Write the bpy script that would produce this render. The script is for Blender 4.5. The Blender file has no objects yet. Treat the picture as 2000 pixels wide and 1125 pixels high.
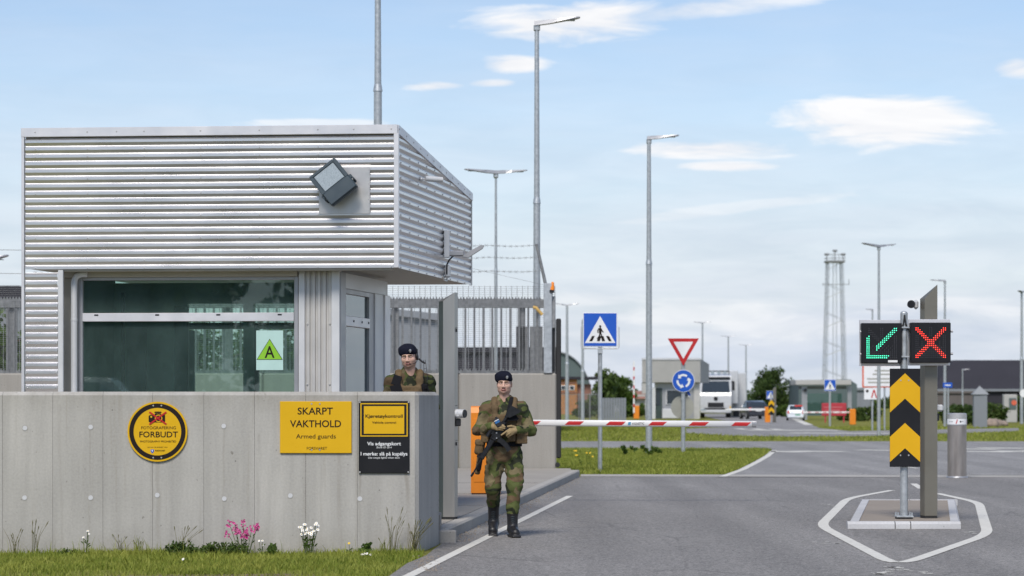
import bpy, math, random
import numpy as np
from mathutils import Vector, Matrix

scene = bpy.context.scene
COL = scene.collection
R = math.radians

# ------------------------------------------------------------------ camera
F = 5000.0            # focal length in photo pixels (photo 2000 wide)
EYE = 1.55
HZ = 778.0
cam_d = bpy.data.cameras.new('camera')
cam_d.sensor_width = 36.0
cam_d.lens = F * 36.0 / 2000.0
cam_d.shift_y = (HZ - 562.5) / 2000.0
cam_d.clip_start = 0.5
cam_d.clip_end = 6000
cam_d.dof.use_dof = True
cam_d.dof.focus_distance = 28.5
cam_d.dof.aperture_fstop = 3.4
cam = bpy.data.objects.new('camera', cam_d)
cam.location = (0, 0, EYE)
cam.rotation_euler = (R(90), 0, 0)
COL.objects.link(cam)
scene.camera = cam

# ------------------------------------------------------------------ world
SUN_EL, SUN_AZ = 50.0, 194.0      # azimuth clockwise from +Y : behind the camera, to the left
world = bpy.data.worlds.new('World')
scene.world = world
world.use_nodes = True
wt = world.node_tree
wt.nodes.clear()


def wn(kind, **kw):
    n = wt.nodes.new(kind)
    for k, v in kw.items():
        setattr(n, k, v)
    return n


def wmath(op, a, b=None, c=None, clamp=False):
    n = wn('ShaderNodeMath', operation=op)
    n.use_clamp = clamp
    for i, v in enumerate((a, b, c)):
        if v is None:
            continue
        if isinstance(v, (int, float)):
            n.inputs[i].default_value = v
        else:
            wt.links.new(v, n.inputs[i])
    return n.outputs[0]


sky = wn('ShaderNodeTexSky', sky_type='NISHITA')
sky.sun_disc = False
sky.sun_elevation = R(SUN_EL)
sky.sun_rotation = R(SUN_AZ)
sky.altitude = 0
sky.air_density = 1.0
sky.dust_density = 0.3
sky.ozone_density = 2.5
tc = wn('ShaderNodeTexCoord')
sep = wn('ShaderNodeSeparateXYZ')
wt.links.new(tc.outputs['Generated'], sep.inputs[0])
dx, dy, dz = sep.outputs
ya = wmath('MAXIMUM', wmath('ABSOLUTE', dy), 0.05)
uu = wmath('DIVIDE', dx, ya)
vv = wmath('DIVIDE', dz, ya)
# noise used for cloud texture: stretched along the horizon
mp = wn('ShaderNodeMapping')
mp.inputs['Scale'].default_value = (9, 9, 46)
wt.links.new(tc.outputs['Generated'], mp.inputs[0])
no = wn('ShaderNodeTexNoise')
no.inputs['Scale'].default_value = 2.2
no.inputs['Detail'].default_value = 7
no.inputs['Roughness'].default_value = 0.58
no.inputs['Distortion'].default_value = 0.5
wt.links.new(mp.outputs[0], no.inputs['Vector'])
nz = no.outputs['Fac']


def cloud(px, py, a, b, tilt=0.0, gain=1.0):
    """a named cloud at a direction of the sky: a soft ellipse broken up by the noise"""
    u0, v0 = (px - 1000) / F, (HZ - py) / F
    du = wmath('SUBTRACT', uu, u0)
    dv = wmath('SUBTRACT', wmath('SUBTRACT', vv, v0), wmath('MULTIPLY', du, tilt))
    e = wmath('ADD', wmath('POWER', wmath('ABSOLUTE', wmath('DIVIDE', du, a / F)), 2.0),
              wmath('POWER', wmath('ABSOLUTE', wmath('DIVIDE', dv, b / F)), 2.0))
    m = wmath('SUBTRACT', 1.0, e)
    n = wmath('ADD', m, wmath('MULTIPLY', wmath('SUBTRACT', nz, 0.48), 4.6))
    n = wmath('MULTIPLY', n, 1.05, clamp=True)
    front = wmath('GREATER_THAN', dy, 0.0)
    return wmath('MULTIPLY', wmath('MULTIPLY', n, gain, clamp=True), front)


cl = [cloud(1120, 46, 200, 42, 0.05), cloud(1330, 22, 280, 22, 0.12, .7), cloud(1000, 125, 70, 18), cloud(1725, 238, 190, 52, 0.02),
      cloud(1390, 290, 160, 20), cloud(850, 168, 60, 10), cloud(965, 163, 55, 9), cloud(1990, 132, 60, 24),
      cloud(1420, 325, 90, 10), cloud(1340, 610, 200, 26, 0, .45), cloud(1150, 585, 110, 16, 0, .4), cloud(1560, 640, 170, 22, 0, .4), cloud(1850, 600, 170, 20, 0, .4), cloud(1230, 660, 160, 18, 0, .35), cloud(1450, 405, 240, 12, .12, .35), cloud(620, 240, 130, 8, 0, .6)]
mask = cl[0]
for c in cl[1:]:
    mask = wmath('MAXIMUM', mask, c)
# thin streaks everywhere, thickening towards the horizon on all sides
mp2 = wn('ShaderNodeMapping')
mp2.inputs['Scale'].default_value = (5, 5, 34)
mp2.inputs['Rotation'].default_value = (0.02, 0.04, 0.3)
wt.links.new(tc.outputs['Generated'], mp2.inputs[0])
no2 = wn('ShaderNodeTexNoise')
no2.inputs['Scale'].default_value = 1.7
no2.inputs['Detail'].default_value = 6
no2.inputs['Roughness'].default_value = 0.55
wt.links.new(mp2.outputs[0], no2.inputs['Vector'])
elev = wmath('ABSOLUTE', dz)
veil = wn('ShaderNodeMapRange')
veil.interpolation_type = 'SMOOTHSTEP'
wt.links.new(elev, veil.inputs['Value'])
veil.inputs['From Min'].default_value = 0.005
veil.inputs['From Max'].default_value = 0.165
veil.inputs['To Min'].default_value = 0.92
veil.inputs['To Max'].default_value = 0.10
st = wmath('MULTIPLY', wmath('SUBTRACT', no2.outputs['Fac'], 0.5), 0.55)
thin = wmath('ADD', veil.outputs[0], st, clamp=True)
named = mask
mask = thin
bgs = wn('ShaderNodeVectorMath', operation='SCALE')
wt.links.new(sky.outputs[0], bgs.inputs[0])
SKY_STRENGTH = 0.15
bgs.inputs['Scale'].default_value = 1.0
tint = wn('ShaderNodeMix', data_type='RGBA', blend_type='MULTIPLY')
tint.inputs['Factor'].default_value = 1.0
wt.links.new(bgs.outputs[0], tint.inputs[6])
tint.inputs[7].default_value = (0.575, 0.555, 0.575, 1)
# cloud colour: sunlit top white, body a little greyer
cc = wn('ShaderNodeMix', data_type='RGBA')
wt.links.new(wmath('MULTIPLY', wmath('SUBTRACT', nz, 0.35), 3.0, clamp=True), cc.inputs['Factor'])
cc.inputs[6].default_value = (2.66, 2.98, 3.50, 1)
cc.inputs[7].default_value = (3.3, 3.52, 3.95, 1)
mx = wn('ShaderNodeMix', data_type='RGBA')
wt.links.new(mask, mx.inputs['Factor'])
wt.links.new(tint.outputs[2], mx.inputs[6])
wt.links.new(cc.outputs[2], mx.inputs[7])
wh = wn('ShaderNodeMix', data_type='RGBA')
wt.links.new(wmath('MULTIPLY', wmath('SUBTRACT', nz, 0.36), 3.6, clamp=True), wh.inputs['Factor'])
wh.inputs[6].default_value = (3.6, 3.72, 3.98, 1)
wh.inputs[7].default_value = (4.35, 4.36, 4.42, 1)
mx2 = wn('ShaderNodeMix', data_type='RGBA')
wt.links.new(named, mx2.inputs['Factor'])
wt.links.new(mx.outputs[2], mx2.inputs[6])
wt.links.new(wh.outputs[2], mx2.inputs[7])
bg = wn('ShaderNodeBackground')
bg.inputs['Strength'].default_value = SKY_STRENGTH
wt.links.new(mx2.outputs[2], bg.inputs['Color'])
wo = wn('ShaderNodeOutputWorld')
wt.links.new(bg.outputs[0], wo.inputs['Surface'])

sun_d = bpy.data.lights.new('sun', 'SUN')
sun_d.energy = 2.45
sun_d.angle = R(20)
sun_d.color = (1.0, 0.95, 0.88)
sun = bpy.data.objects.new('sun', sun_d)
az, el = R(SUN_AZ), R(SUN_EL)
to_sun = Vector((math.sin(az) * math.cos(el), math.cos(az) * math.cos(el), math.sin(el)))
sun.rotation_euler = to_sun.to_track_quat('Z', 'Y').to_euler()
sun.location = (0, 0, 60)
COL.objects.link(sun)

scene.view_settings.view_transform = 'Standard'
scene.view_settings.look = 'None'
scene.view_settings.gamma = 1
scene.view_settings.exposure = 0.6
scene.view_settings.use_curve_mapping = False


# ------------------------------------------------------------------ helpers
def P(px, py, d):
    return Vector(((px - 1000) / F * d, d, EYE + (HZ - py) / F * d))


def G(px, py, z=0.0):
    """photo pixel -> point on the level plane z"""
    d = (EYE - z) * F / (py - HZ)
    return Vector(((px - 1000) / F * d, d, z))


def X(px, d):
    return (px - 1000) / F * d


def Z(py, d):
    return EYE + (HZ - py) / F * d


def tag(o, label=None, cat=None, group=None, kind=None):
    if label: o['label'] = label
    if cat: o['category'] = cat
    if group: o['group'] = group
    if kind: o['kind'] = kind
    return o


def thing(name, label, cat, loc=(0, 0, 0), group=None, rz=0.0):
    o = bpy.data.objects.new(name, None)
    o.empty_display_size = 0.2
    o.location = loc
    o.rotation_euler = (0, 0, rz)
    COL.objects.link(o)
    return tag(o, label, cat, group)


def copy_tree(o, parent=None):
    c = o.copy()
    COL.objects.link(c)
    if parent is not None:
        c.parent = parent
    for ch in list(o.children):
        copy_tree(ch, c)
    return c


class MB:
    """collects shapes and links them as ONE mesh object"""

    def __init__(self):
        self.v, self.f, self.mi, self.sm = [], [], [], []
        self.M = None
        self.m = 0
        self.s = False

    def add(self, vs, fs):
        b = len(self.v)
        for p in vs:
            p = Vector(p)
            self.v.append(self.M @ p if self.M is not None else p)
        for q in fs:
            self.f.append([b + i for i in q])
            self.mi.append(self.m)
            self.sm.append(self.s)
        return self

    def box(self, c, s, bev=0.0):
        cx, cy, cz = c
        hx, hy, hz = s[0] / 2, s[1] / 2, s[2] / 2
        if bev <= 0:
            vs = [(cx + a * hx, cy + b * hy, cz + e * hz) for a in (-1, 1) for b in (-1, 1) for e in (-1, 1)]
            fs = [(0, 1, 3, 2), (4, 6, 7, 5), (0, 4, 5, 1), (2, 3, 7, 6), (0, 2, 6, 4), (1, 5, 7, 3)]
            return self.add(vs, fs)
        b = min(bev, hx * .9, hy * .9, hz * .9)
        vs, idx = [], {}
        for a in (-1, 1):
            for bb in (-1, 1):
                for e in (-1, 1):
                    for ax in range(3):
                        h = [hx - b, hy - b, hz - b]
                        h[ax] += b
                        idx[(a, bb, e, ax)] = len(vs)
                        vs.append((cx + a * h[0], cy + bb * h[1], cz + e * h[2]))
        fs = []
        I = lambda a, b_, e, ax: idx[(a, b_, e, ax)]
        for s_ in (-1, 1):
            q = [I(s_, -1, -1, 0), I(s_, 1, -1, 0), I(s_, 1, 1, 0), I(s_, -1, 1, 0)]
            fs.append(q if s_ > 0 else q[::-1])
            q = [I(-1, s_, -1, 1), I(-1, s_, 1, 1), I(1, s_, 1, 1), I(1, s_, -1, 1)]
            fs.append(q if s_ > 0 else q[::-1])
            q = [I(-1, -1, s_, 2), I(1, -1, s_, 2), I(1, 1, s_, 2), I(-1, 1, s_, 2)]
            fs.append(q if s_ > 0 else q[::-1])
        for a in (-1, 1):
            for b_ in (-1, 1):
                q = [I(a, b_, -1, 0), I(a, b_, -1, 1), I(a, b_, 1, 1), I(a, b_, 1, 0)]
                fs.append(q if a * b_ > 0 else q[::-1])
                q = [I(a, -1, b_, 0), I(a, 1, b_, 0), I(a, 1, b_, 2), I(a, -1, b_, 2)]
                fs.append(q if a * b_ > 0 else q[::-1])
                q = [I(-1, a, b_, 1), I(-1, a, b_, 2), I(1, a, b_, 2), I(1, a, b_, 1)]
                fs.append(q if a * b_ > 0 else q[::-1])
        for a in (-1, 1):
            for b_ in (-1, 1):
                for e in (-1, 1):
                    q = [I(a, b_, e, 0), I(a, b_, e, 1), I(a, b_, e, 2)]
                    fs.append(q if a * b_ * e > 0 else q[::-1])
        return self.add(vs, fs)

    def cyl(self, p0, p1, r0, r1=None, n=12, caps=True):
        p0, p1 = Vector(p0), Vector(p1)
        r1 = r0 if r1 is None else r1
        d = (p1 - p0).normalized()
        a = d.orthogonal().normalized()
        b = d.cross(a)
        vs = []
        for p, r in ((p0, r0), (p1, r1)):
            for i in range(n):
                t = 2 * math.pi * i / n
                vs.append(p + a * (r * math.cos(t)) + b * (r * math.sin(t)))
        sm, self.s = self.s, True
        self.add(vs, [(i, (i + 1) % n, n + (i + 1) % n, n + i) for i in range(n)])
        self.s = False
        if caps:
            self.add(vs, [list(range(n))[::-1], list(range(n, 2 * n))])
        self.s = sm
        return self

    def tube(self, pts, r, n=8, rad=None):
        pts = [Vector(p) for p in pts]
        up = None
        rings = []
        for i, p in enumerate(pts):
            d = (pts[min(i + 1, len(pts) - 1)] - pts[max(i - 1, 0)]).normalized()
            if up is None:
                a = d.orthogonal().normalized()
            else:
                a = (up - d * up.dot(d))
                a = a.normalized() if a.length > 1e-6 else d.orthogonal().normalized()
            up = a
            b = d.cross(a)
            rr = rad[i] if rad else r
            rings.append([p + a * (rr * math.cos(2 * math.pi * k / n)) + b * (rr * math.sin(2 * math.pi * k / n)) for k in range(n)])
        vs = [q for g in rings for q in g]
        fs = []
        for i in range(len(rings) - 1):
            for k in range(n):
                fs.append((i * n + k, i * n + (k + 1) % n, (i + 1) * n + (k + 1) % n, (i + 1) * n + k))
        sm, self.s = self.s, True
        self.add(vs, fs)
        self.s = False
        self.add(vs, [list(range(n))[::-1], list(range(len(vs) - n, len(vs)))])
        self.s = sm
        return self

    def prism(self, poly, off):
        """polygon (3-D points, planar) extruded by the vector off"""
        poly = [Vector(p) for p in poly]
        off = Vector(off)
        nrm = Vector((0, 0, 0))
        for i in range(len(poly)):
            a, b = poly[i], poly[(i + 1) % len(poly)]
            nrm += a.cross(b)
        if nrm.dot(off) > 0:
            poly = poly[::-1]
        n = len(poly)
        vs = poly + [p + off for p in poly]
        fs = [list(range(n)), list(range(n, 2 * n))[::-1]]
        fs += [(i, n + i, n + (i + 1) % n, (i + 1) % n) for i in range(n)]
        return self.add(vs, fs)

    def flat(self, poly2, y, t=0.002):
        """polygon in x,z facing -Y, front face at y, thickness t behind it"""
        return self.prism([(p[0], y, p[1]) for p in poly2], (0, t, 0))

    def disc(self, c, r, y, t=0.002, n=32, r_in=0.0):
        cx, cz = c
        ring = [(cx + r * math.cos(2 * math.pi * i / n), cz + r * math.sin(2 * math.pi * i / n)) for i in range(n)]
        if r_in <= 0:
            return self.flat(ring, y, t)
        inn = [(cx + r_in * math.cos(2 * math.pi * i / n), cz + r_in * math.sin(2 * math.pi * i / n)) for i in range(n)]
        vs = [(p[0], yy, p[1]) for yy in (y, y + t) for ringp in (ring, inn) for p in ringp]
        fs = []
        for i in range(n):
            j = (i + 1) % n
            fs.append((i, n + i, n + j, j)[::-1])
            fs.append((2 * n + i, 3 * n + i, 3 * n + j, 2 * n + j))
            fs.append((i, j, 2 * n + j, 2 * n + i)[::-1])
            fs.append((n + i, n + j, 3 * n + j, 3 * n + i))
        return self.add(vs, fs)

    def ball(self, c, r, n=14, m=8):
        c = Vector(c)
        r = r if hasattr(r, '__len__') else (r, r, r)
        vs = [c + Vector((0, 0, -r[2]))]
        for j in range(1, m):
            ph = math.pi * j / m - math.pi / 2
            for i in range(n):
                t = 2 * math.pi * i / n
                vs.append(c + Vector((r[0] * math.cos(ph) * math.cos(t), r[1] * math.cos(ph) * math.sin(t), r[2] * math.sin(ph))))
        vs.append(c + Vector((0, 0, r[2])))
        fs = [(0, 1 + (i + 1) % n, 1 + i) for i in range(n)]
        for j in range(m - 2):
            for i in range(n):
                a, b = 1 + j * n + i, 1 + j * n + (i + 1) % n
                fs.append((a, b, b + n, a + n))
        L = len(vs) - 1
        fs += [(L, L - n + i, L - n + (i + 1) % n) for i in range(n)]
        sm, self.s = self.s, True
        self.add(vs, fs)
        self.s = sm
        return self

    def stroke(self, pts, w, z, t=0.003):
        """flat ribbon of width w along ground points"""
        pts = [Vector((p[0], p[1], 0)) for p in pts]
        L, Rr = [], []
        for i, p in enumerate(pts):
            d0 = (p - pts[i - 1]).normalized() if i else (pts[1] - p).normalized()
            d1 = (pts[i + 1] - p).normalized() if i < len(pts) - 1 else d0
            d = (d0 + d1).normalized()
            nn = Vector((-d.y, d.x, 0))
            k = 1 / max(.5, nn.dot(Vector((-d0.y, d0.x, 0))))
            L.append(p + nn * (w / 2 * k))
            Rr.append(p - nn * (w / 2 * k))
        n = len(pts)
        vs = [(p.x, p.y, z) for p in L] + [(p.x, p.y, z) for p in Rr]
        return self.add(vs, [(i, n + i, n + i + 1, i + 1) for i in range(n - 1)])

    def build(self, name, mats, parent=None, loc=None):
        me = bpy.data.meshes.new(name)
        me.from_pydata([tuple(p) for p in self.v], [], self.f)
        if not isinstance(mats, (list, tuple)):
            mats = [mats]
        for m in mats:
            me.materials.append(m)
        me.polygons.foreach_set('material_index', self.mi)
        me.polygons.foreach_set('use_smooth', self.sm)
        me.update()
        o = bpy.data.objects.new(name, me)
        COL.objects.link(o)
        if parent is not None:
            o.parent = parent
        if loc is not None:
            o.location = loc
        return o


def share(o, loc, parent=None):
    c = o.copy()
    c.location = loc
    COL.objects.link(c)
    if parent is not None:
        c.parent = parent
    return c


def text_part(body, w, cx, z, y, mat, parent, cap=None, bold=0.0, name='lettering', shear=0.0):
    """letters lying in the x,z plane facing -Y: w = width, z = baseline"""
    cu = bpy.data.curves.new('t', 'FONT')
    cu.body = body
    cu.size = 1
    cu.extrude = 0.002
    cu.offset = bold
    cu.shear = shear
    cu.resolution_u = 3
    ob = bpy.data.objects.new('t', cu)
    COL.objects.link(ob)
    dg = bpy.context.evaluated_depsgraph_get()
    me = bpy.data.meshes.new_from_object(ob.evaluated_get(dg))
    bpy.data.objects.remove(ob)
    bpy.data.curves.remove(cu)
    n = len(me.vertices)
    co = np.empty(n * 3)
    me.vertices.foreach_get('co', co)
    co = co.reshape(-1, 3)
    x0, x1 = co[:, 0].min(), co[:, 0].max()
    sx = w / (x1 - x0)
    sz = sx if cap is None else cap / 0.73
    out = np.empty_like(co)
    out[:, 0] = (co[:, 0] - (x0 + x1) / 2) * sx + cx
    out[:, 2] = co[:, 1] * sz + z
    out[:, 1] = y - co[:, 2] * 0.25
    me.vertices.foreach_set('co', out.ravel())
    me.materials.clear()
    me.materials.append(mat)
    me.update()
    me.name = name
    o = bpy.data.objects.new(name, me)
    COL.objects.link(o)
    o.parent = parent
    return o


# ------------------------------------------------------------------ materials
def nmat(name):
    m = bpy.data.materials.new(name)
    m.use_nodes = True
    nt = m.node_tree
    b = nt.nodes['Principled BSDF']
    return m, nt, b


def nd(nt, kind, ins=None, **kw):
    n = nt.nodes.new(kind)
    for k, v in kw.items():
        setattr(n, k, v)
    for k, v in (ins or {}).items():
        if isinstance(v, bpy.types.NodeSocket):
            nt.links.new(v, n.inputs[k])
        else:
            n.inputs[k].default_value = v
    return n


def noise(nt, scale, detail=4, stretch=None, rough=0.55, coord='Object', dist=0.0):
    t = nd(nt, 'ShaderNodeTexCoord')
    src = t.outputs[coord]
    if stretch:
        src = nd(nt, 'ShaderNodeMapping', {'Vector': src, 'Scale': stretch}).outputs[0]
    return nd(nt, 'ShaderNodeTexNoise', {'Vector': src, 'Scale': scale, 'Detail': detail, 'Roughness': rough, 'Distortion': dist}).outputs['Fac']


def mrange(nt, v, a, b, c=0.0, d=1.0):
    return nd(nt, 'ShaderNodeMapRange', {'Value': v, 'From Min': a, 'From Max': b, 'To Min': c, 'To Max': d}).outputs[0]


def mixc(nt, f, a, b, mode='MIX'):
    n = nt.nodes.new('ShaderNodeMix')
    n.data_type = 'RGBA'
    n.blend_type = mode
    for i, v in ((0, f), (6, a), (7, b)):
        if isinstance(v, bpy.types.NodeSocket):
            nt.links.new(v, n.inputs[i])
        elif i == 0:
            n.inputs[0].default_value = v
        else:
            n.inputs[i].default_value = (v[0], v[1], v[2], 1)
    return n.outputs[2]


def sc(c, k):
    return tuple(min(1, x * k) for x in c)


def bump(nt, b, h, strength, dist=0.01):
    n = nd(nt, 'ShaderNodeBump', {'Height': h, 'Strength': strength, 'Distance': dist})
    nt.links.new(n.outputs[0], b.inputs['Normal'])


def M(name, col, rough=.5, metal=0.0, var=.12, scale=5, bmp=0.0, bscale=60, stretch=None, spec=.5, coat=0, rvar=.08):
    m, nt, b = nmat(name)
    n = noise(nt, scale, 5, stretch)
    f = mrange(nt, n, .3, .7)
    nt.links.new(mixc(nt, f, sc(col, 1 - var), sc(col, 1 + var)), b.inputs['Base Color'])
    nt.links.new(mrange(nt, n, .3, .7, max(.02, rough - rvar), min(1, rough + rvar)), b.inputs['Roughness'])
    b.inputs['Metallic'].default_value = metal
    b.inputs['Specular IOR Level'].default_value = spec
    b.inputs['Coat Weight'].default_value = coat
    if bmp:
        bump(nt, b, noise(nt, bscale, 4), bmp, .004)
    return m


def concrete(name, col, streak=True, pits=True, k=.22, drips=()):
    m, nt, b = nmat(name)
    big = mrange(nt, noise(nt, 1.1, 5), .3, .7)
    c = mixc(nt, big, sc(col, 1 - k * .55), sc(col, 1 + k * .4))
    if streak:
        s = mrange(nt, noise(nt, 3.0, 6, (2.2, 2.2, .16), .6), .38, .72)
        c = mixc(nt, s, c, sc(col, 1 - k), 'MIX')
        s2 = mrange(nt, noise(nt, 9.0, 5, (1.6, 1.6, .05), .6), .58, .72, 0, .55)
        c = mixc(nt, s2, c, (col[0] * .62, col[1] * .58, col[2] * .5))
    fine = mrange(nt, noise(nt, 45, 4), .25, .75)
    c = mixc(nt, .32, c, mixc(nt, fine, sc(col, .72), sc(col, 1.25)))
    if pits:
        t = nd(nt, 'ShaderNodeTexCoord')
        v = nd(nt, 'ShaderNodeTexVoronoi', {'Vector': t.outputs['Object'], 'Scale': 9.0})
        gate = mrange(nt, noise(nt, 4.0, 2), .45, .62)
        p = mrange(nt, v.outputs['Distance'], .05, .09, .75, 0)
        pm = nd(nt, 'ShaderNodeMath', {0: p, 1: gate}, operation='MULTIPLY').outputs[0]
        c = mixc(nt, pm, c, sc(col, .3))
    if drips:
        t = nd(nt, 'ShaderNodeTexCoord')
        sp = nd(nt, 'ShaderNodeSeparateXYZ', {0: t.outputs['Object']})
        wob = mrange(nt, noise(nt, 1.2, 3), 0, 1, -.05, .05)
        br = mrange(nt, noise(nt, 5, 4, (1, 1, .3)), .3, .65)
        for x0, w, z0, sl, st in drips:
            q = nd(nt, 'ShaderNodeMath', {0: sp.outputs[2], 1: sl, 2: wob}, operation='MULTIPLY_ADD').outputs[0]
            q = nd(nt, 'ShaderNodeMath', {0: sp.outputs[0], 1: q}, operation='ADD').outputs[0]
            q = nd(nt, 'ShaderNodeMath', {0: q, 1: x0 + sl * z0}, operation='SUBTRACT').outputs[0]
            q = nd(nt, 'ShaderNodeMath', {0: q}, operation='ABSOLUTE').outputs[0]
            m1 = mrange(nt, q, w * .3, w, st, 0)
            m2 = mrange(nt, sp.outputs[2], z0 - .02, z0, 1, 0)
            m3 = mrange(nt, sp.outputs[2], z0 - 1.1, z0, .25, 1)
            mm = nd(nt, 'ShaderNodeMath', {0: nd(nt, 'ShaderNodeMath', {0: m1, 1: m2}, operation='MULTIPLY').outputs[0], 1: nd(nt, 'ShaderNodeMath', {0: m3, 1: br}, operation='MULTIPLY').outputs[0]}, operation='MULTIPLY').outputs[0]
            c = mixc(nt, mm, c, (.20, .175, .14))
        # grime settling under the coping and at the foot
        g1 = mrange(nt, sp.outputs[2], 1.38, 1.575, 0, .55)
        g2 = mrange(nt, sp.outputs[2], .0, .28, .5, 0)
        g = nd(nt, 'ShaderNodeMath', {0: nd(nt, 'ShaderNodeMath', {0: g1, 1: g2}, operation='MAXIMUM').outputs[0], 1: mrange(nt, noise(nt, 3.5, 6, (1, 1, .4), .65), .35, .75)}, operation='MULTIPLY').outputs[0]
        c = mixc(nt, g, c, (.21, .19, .15))
        # dark lichen specks and scratches
        sp2 = mrange(nt, noise(nt, 13, 3, (1, 1, .8), .5), .70, .76, 0, .7)
        c = mixc(nt, sp2, c, (.13, .12, .10))
    nt.links.new(c, b.inputs['Base Color'])
    b.inputs['Roughness'].default_value = .85
    b.inputs['Specular IOR Level'].default_value = .3
    bump(nt, b, noise(nt, 30, 6), .25, .004)
    return m


def asphalt(name, col):
    m, nt, b = nmat(name)
    t = nd(nt, 'ShaderNodeTexCoord')
    big = mrange(nt, noise(nt, .35, 5, (1.0, .35, 1), .6), .3, .7)
    c = mixc(nt, big, sc(col, .82), sc(col, 1.16))
    lane = mrange(nt, noise(nt, 1.0, 4, (1.3, .08, 1)), .35, .7)
    c = mixc(nt, lane, c, sc(col, .80), 'MIX')
    oil = mrange(nt, noise(nt, .9, 4, (1, .35, 1), .6), .62, .74, 0, .45)
    c = mixc(nt, oil, c, sc(col, .55))
    t2 = nd(nt, 'ShaderNodeMapping', {'Vector': t.outputs['Object'], 'Rotation': (0, 0, R(5.5)), 'Scale': (1, .02, 1)})
    trk = nd(nt, 'ShaderNodeTexWave', {'Vector': t2.outputs[0], 'Scale': .19, 'Distortion': 1.2, 'Detail': 2.0, 'Detail Scale': 1.0})
    c = mixc(nt, mrange(nt, trk.outputs['Fac'], .55, 1.0, 0, .32), c, sc(col, .66))
    ck = nd(nt, 'ShaderNodeTexVoronoi', {'Vector': nd(nt, 'ShaderNodeMapping', {'Vector': t.outputs['Object'], 'Scale': (.5, .16, 1)}).outputs[0], 'Scale': 1.0, 'Randomness': 1.0}, feature='DISTANCE_TO_EDGE')
    ckm = nd(nt, 'ShaderNodeMath', {0: mrange(nt, ck.outputs['Distance'], .004, .012, .32, 0), 1: mrange(nt, noise(nt, .5, 2), .48, .56)}, operation='MULTIPLY').outputs[0]
    c = mixc(nt, ckm, c, sc(col, .35))
    v = nd(nt, 'ShaderNodeTexVoronoi', {'Vector': t.outputs['Object'], 'Scale': 60.0})
    sp = mrange(nt, v.outputs['Color'], .0, 1.0, .45, 1.65)
    c = mixc(nt, 1.0, c, sp, 'MULTIPLY')
    med = mrange(nt, noise(nt, 14, 5, (1, .5, 1), .7), .3, .7, .82, 1.18)
    c = mixc(nt, 1.0, c, med, 'MULTIPLY')
    nt.links.new(c, b.inputs['Base Color'])
    b.inputs['Roughness'].default_value = .78
    b.inputs['Specular IOR Level'].default_value = .35
    bump(nt, b, v.outputs['Distance'], .5, .006)
    return m


def leafmat(name, a, c, trans=.35):
    m, nt, b = nmat(name)
    g = nd(nt, 'ShaderNodeNewGeometry')
    n = mrange(nt, noise(nt, 1.4, 3), .3, .7)
    f = nd(nt, 'ShaderNodeMath', {0: g.outputs['Random Per Island'], 1: n}, operation='ADD')
    f = nd(nt, 'ShaderNodeMath', {0: f.outputs[0], 1: .5}, operation='MULTIPLY').outputs[0]
    c_ = mixc(nt, f, a, c)
    nt.links.new(c_, b.inputs['Base Color'])
    b.inputs['Roughness'].default_value = .6
    b.inputs['Specular IOR Level'].default_value = .25
    tr = nd(nt, 'ShaderNodeBsdfTranslucent', {'Color': c_})
    mixs = nd(nt, 'ShaderNodeMixShader', {0: trans, 1: b.outputs[0], 2: tr.outputs[0]})
    nt.links.new(mixs.outputs[0], nt.nodes['Material Output'].inputs['Surface'])
    return m


def grassground(name):
    m, nt, b = nmat(name)
    a = mrange(nt, noise(nt, .25, 6), .3, .7)
    c = mixc(nt, a, (.17, .19, .032), (.32, .30, .085))
    f = mrange(nt, noise(nt, 9, 5, (1, .5, 1), .7), .25, .75)
    c = mixc(nt, f, sc((.15, .16, .03), .7), c)
    e = mrange(nt, noise(nt, 1.3, 5), .6, .75)
    c = mixc(nt, e, c, (.33, .28, .12))
    nt.links.new(c, b.inputs['Base Color'])
    b.inputs['Roughness'].default_value = .95
    b.inputs['Specular IOR Level'].default_value = .1
    bump(nt, b, noise(nt, 12, 6), 1.0, .05)
    return m


def emit(name, col, s):
    m, nt, b = nmat(name)
    b.inputs['Base Color'].default_value = (col[0] * .3, col[1] * .3, col[2] * .3, 1)
    b.inputs['Emission Color'].default_value = (*col, 1)
    b.inputs['Emission Strength'].default_value = s
    return m


def glassmat(name, tint, ior=1.6, minr=.0, film=.085):
    m, nt, b = nmat(name)
    nt.nodes.remove(b)
    tr = nd(nt, 'ShaderNodeBsdfTransparent', {'Color': (*tint, 1)})
    gl = nd(nt, 'ShaderNodeBsdfGlossy', {'Color': (.9, .95, .95, 1), 'Roughness': .01})
    fr = nd(nt, 'ShaderNodeFresnel', {'IOR': ior})
    f = mrange(nt, fr.outputs[0], 0, 1, minr, 1)
    mi = nd(nt, 'ShaderNodeMixShader', {0: f, 1: tr.outputs[0], 2: gl.outputs[0]})
    df = nd(nt, 'ShaderNodeBsdfDiffuse', {'Color': (.26, .36, .36, 1)})
    dust_lift = mrange(nt, noise(nt, 3.0, 6, (1, 1, .5)), .3, .7, film * .6, film * 1.3)  # pale dust film, also put in to lighten dark panes like reflected light
    mi = nd(nt, 'ShaderNodeMixShader', {0: dust_lift, 1: mi.outputs[0], 2: df.outputs[0]})
    nt.links.new(mi.outputs[0], nt.nodes['Material Output'].inputs['Surface'])
    return m


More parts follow.
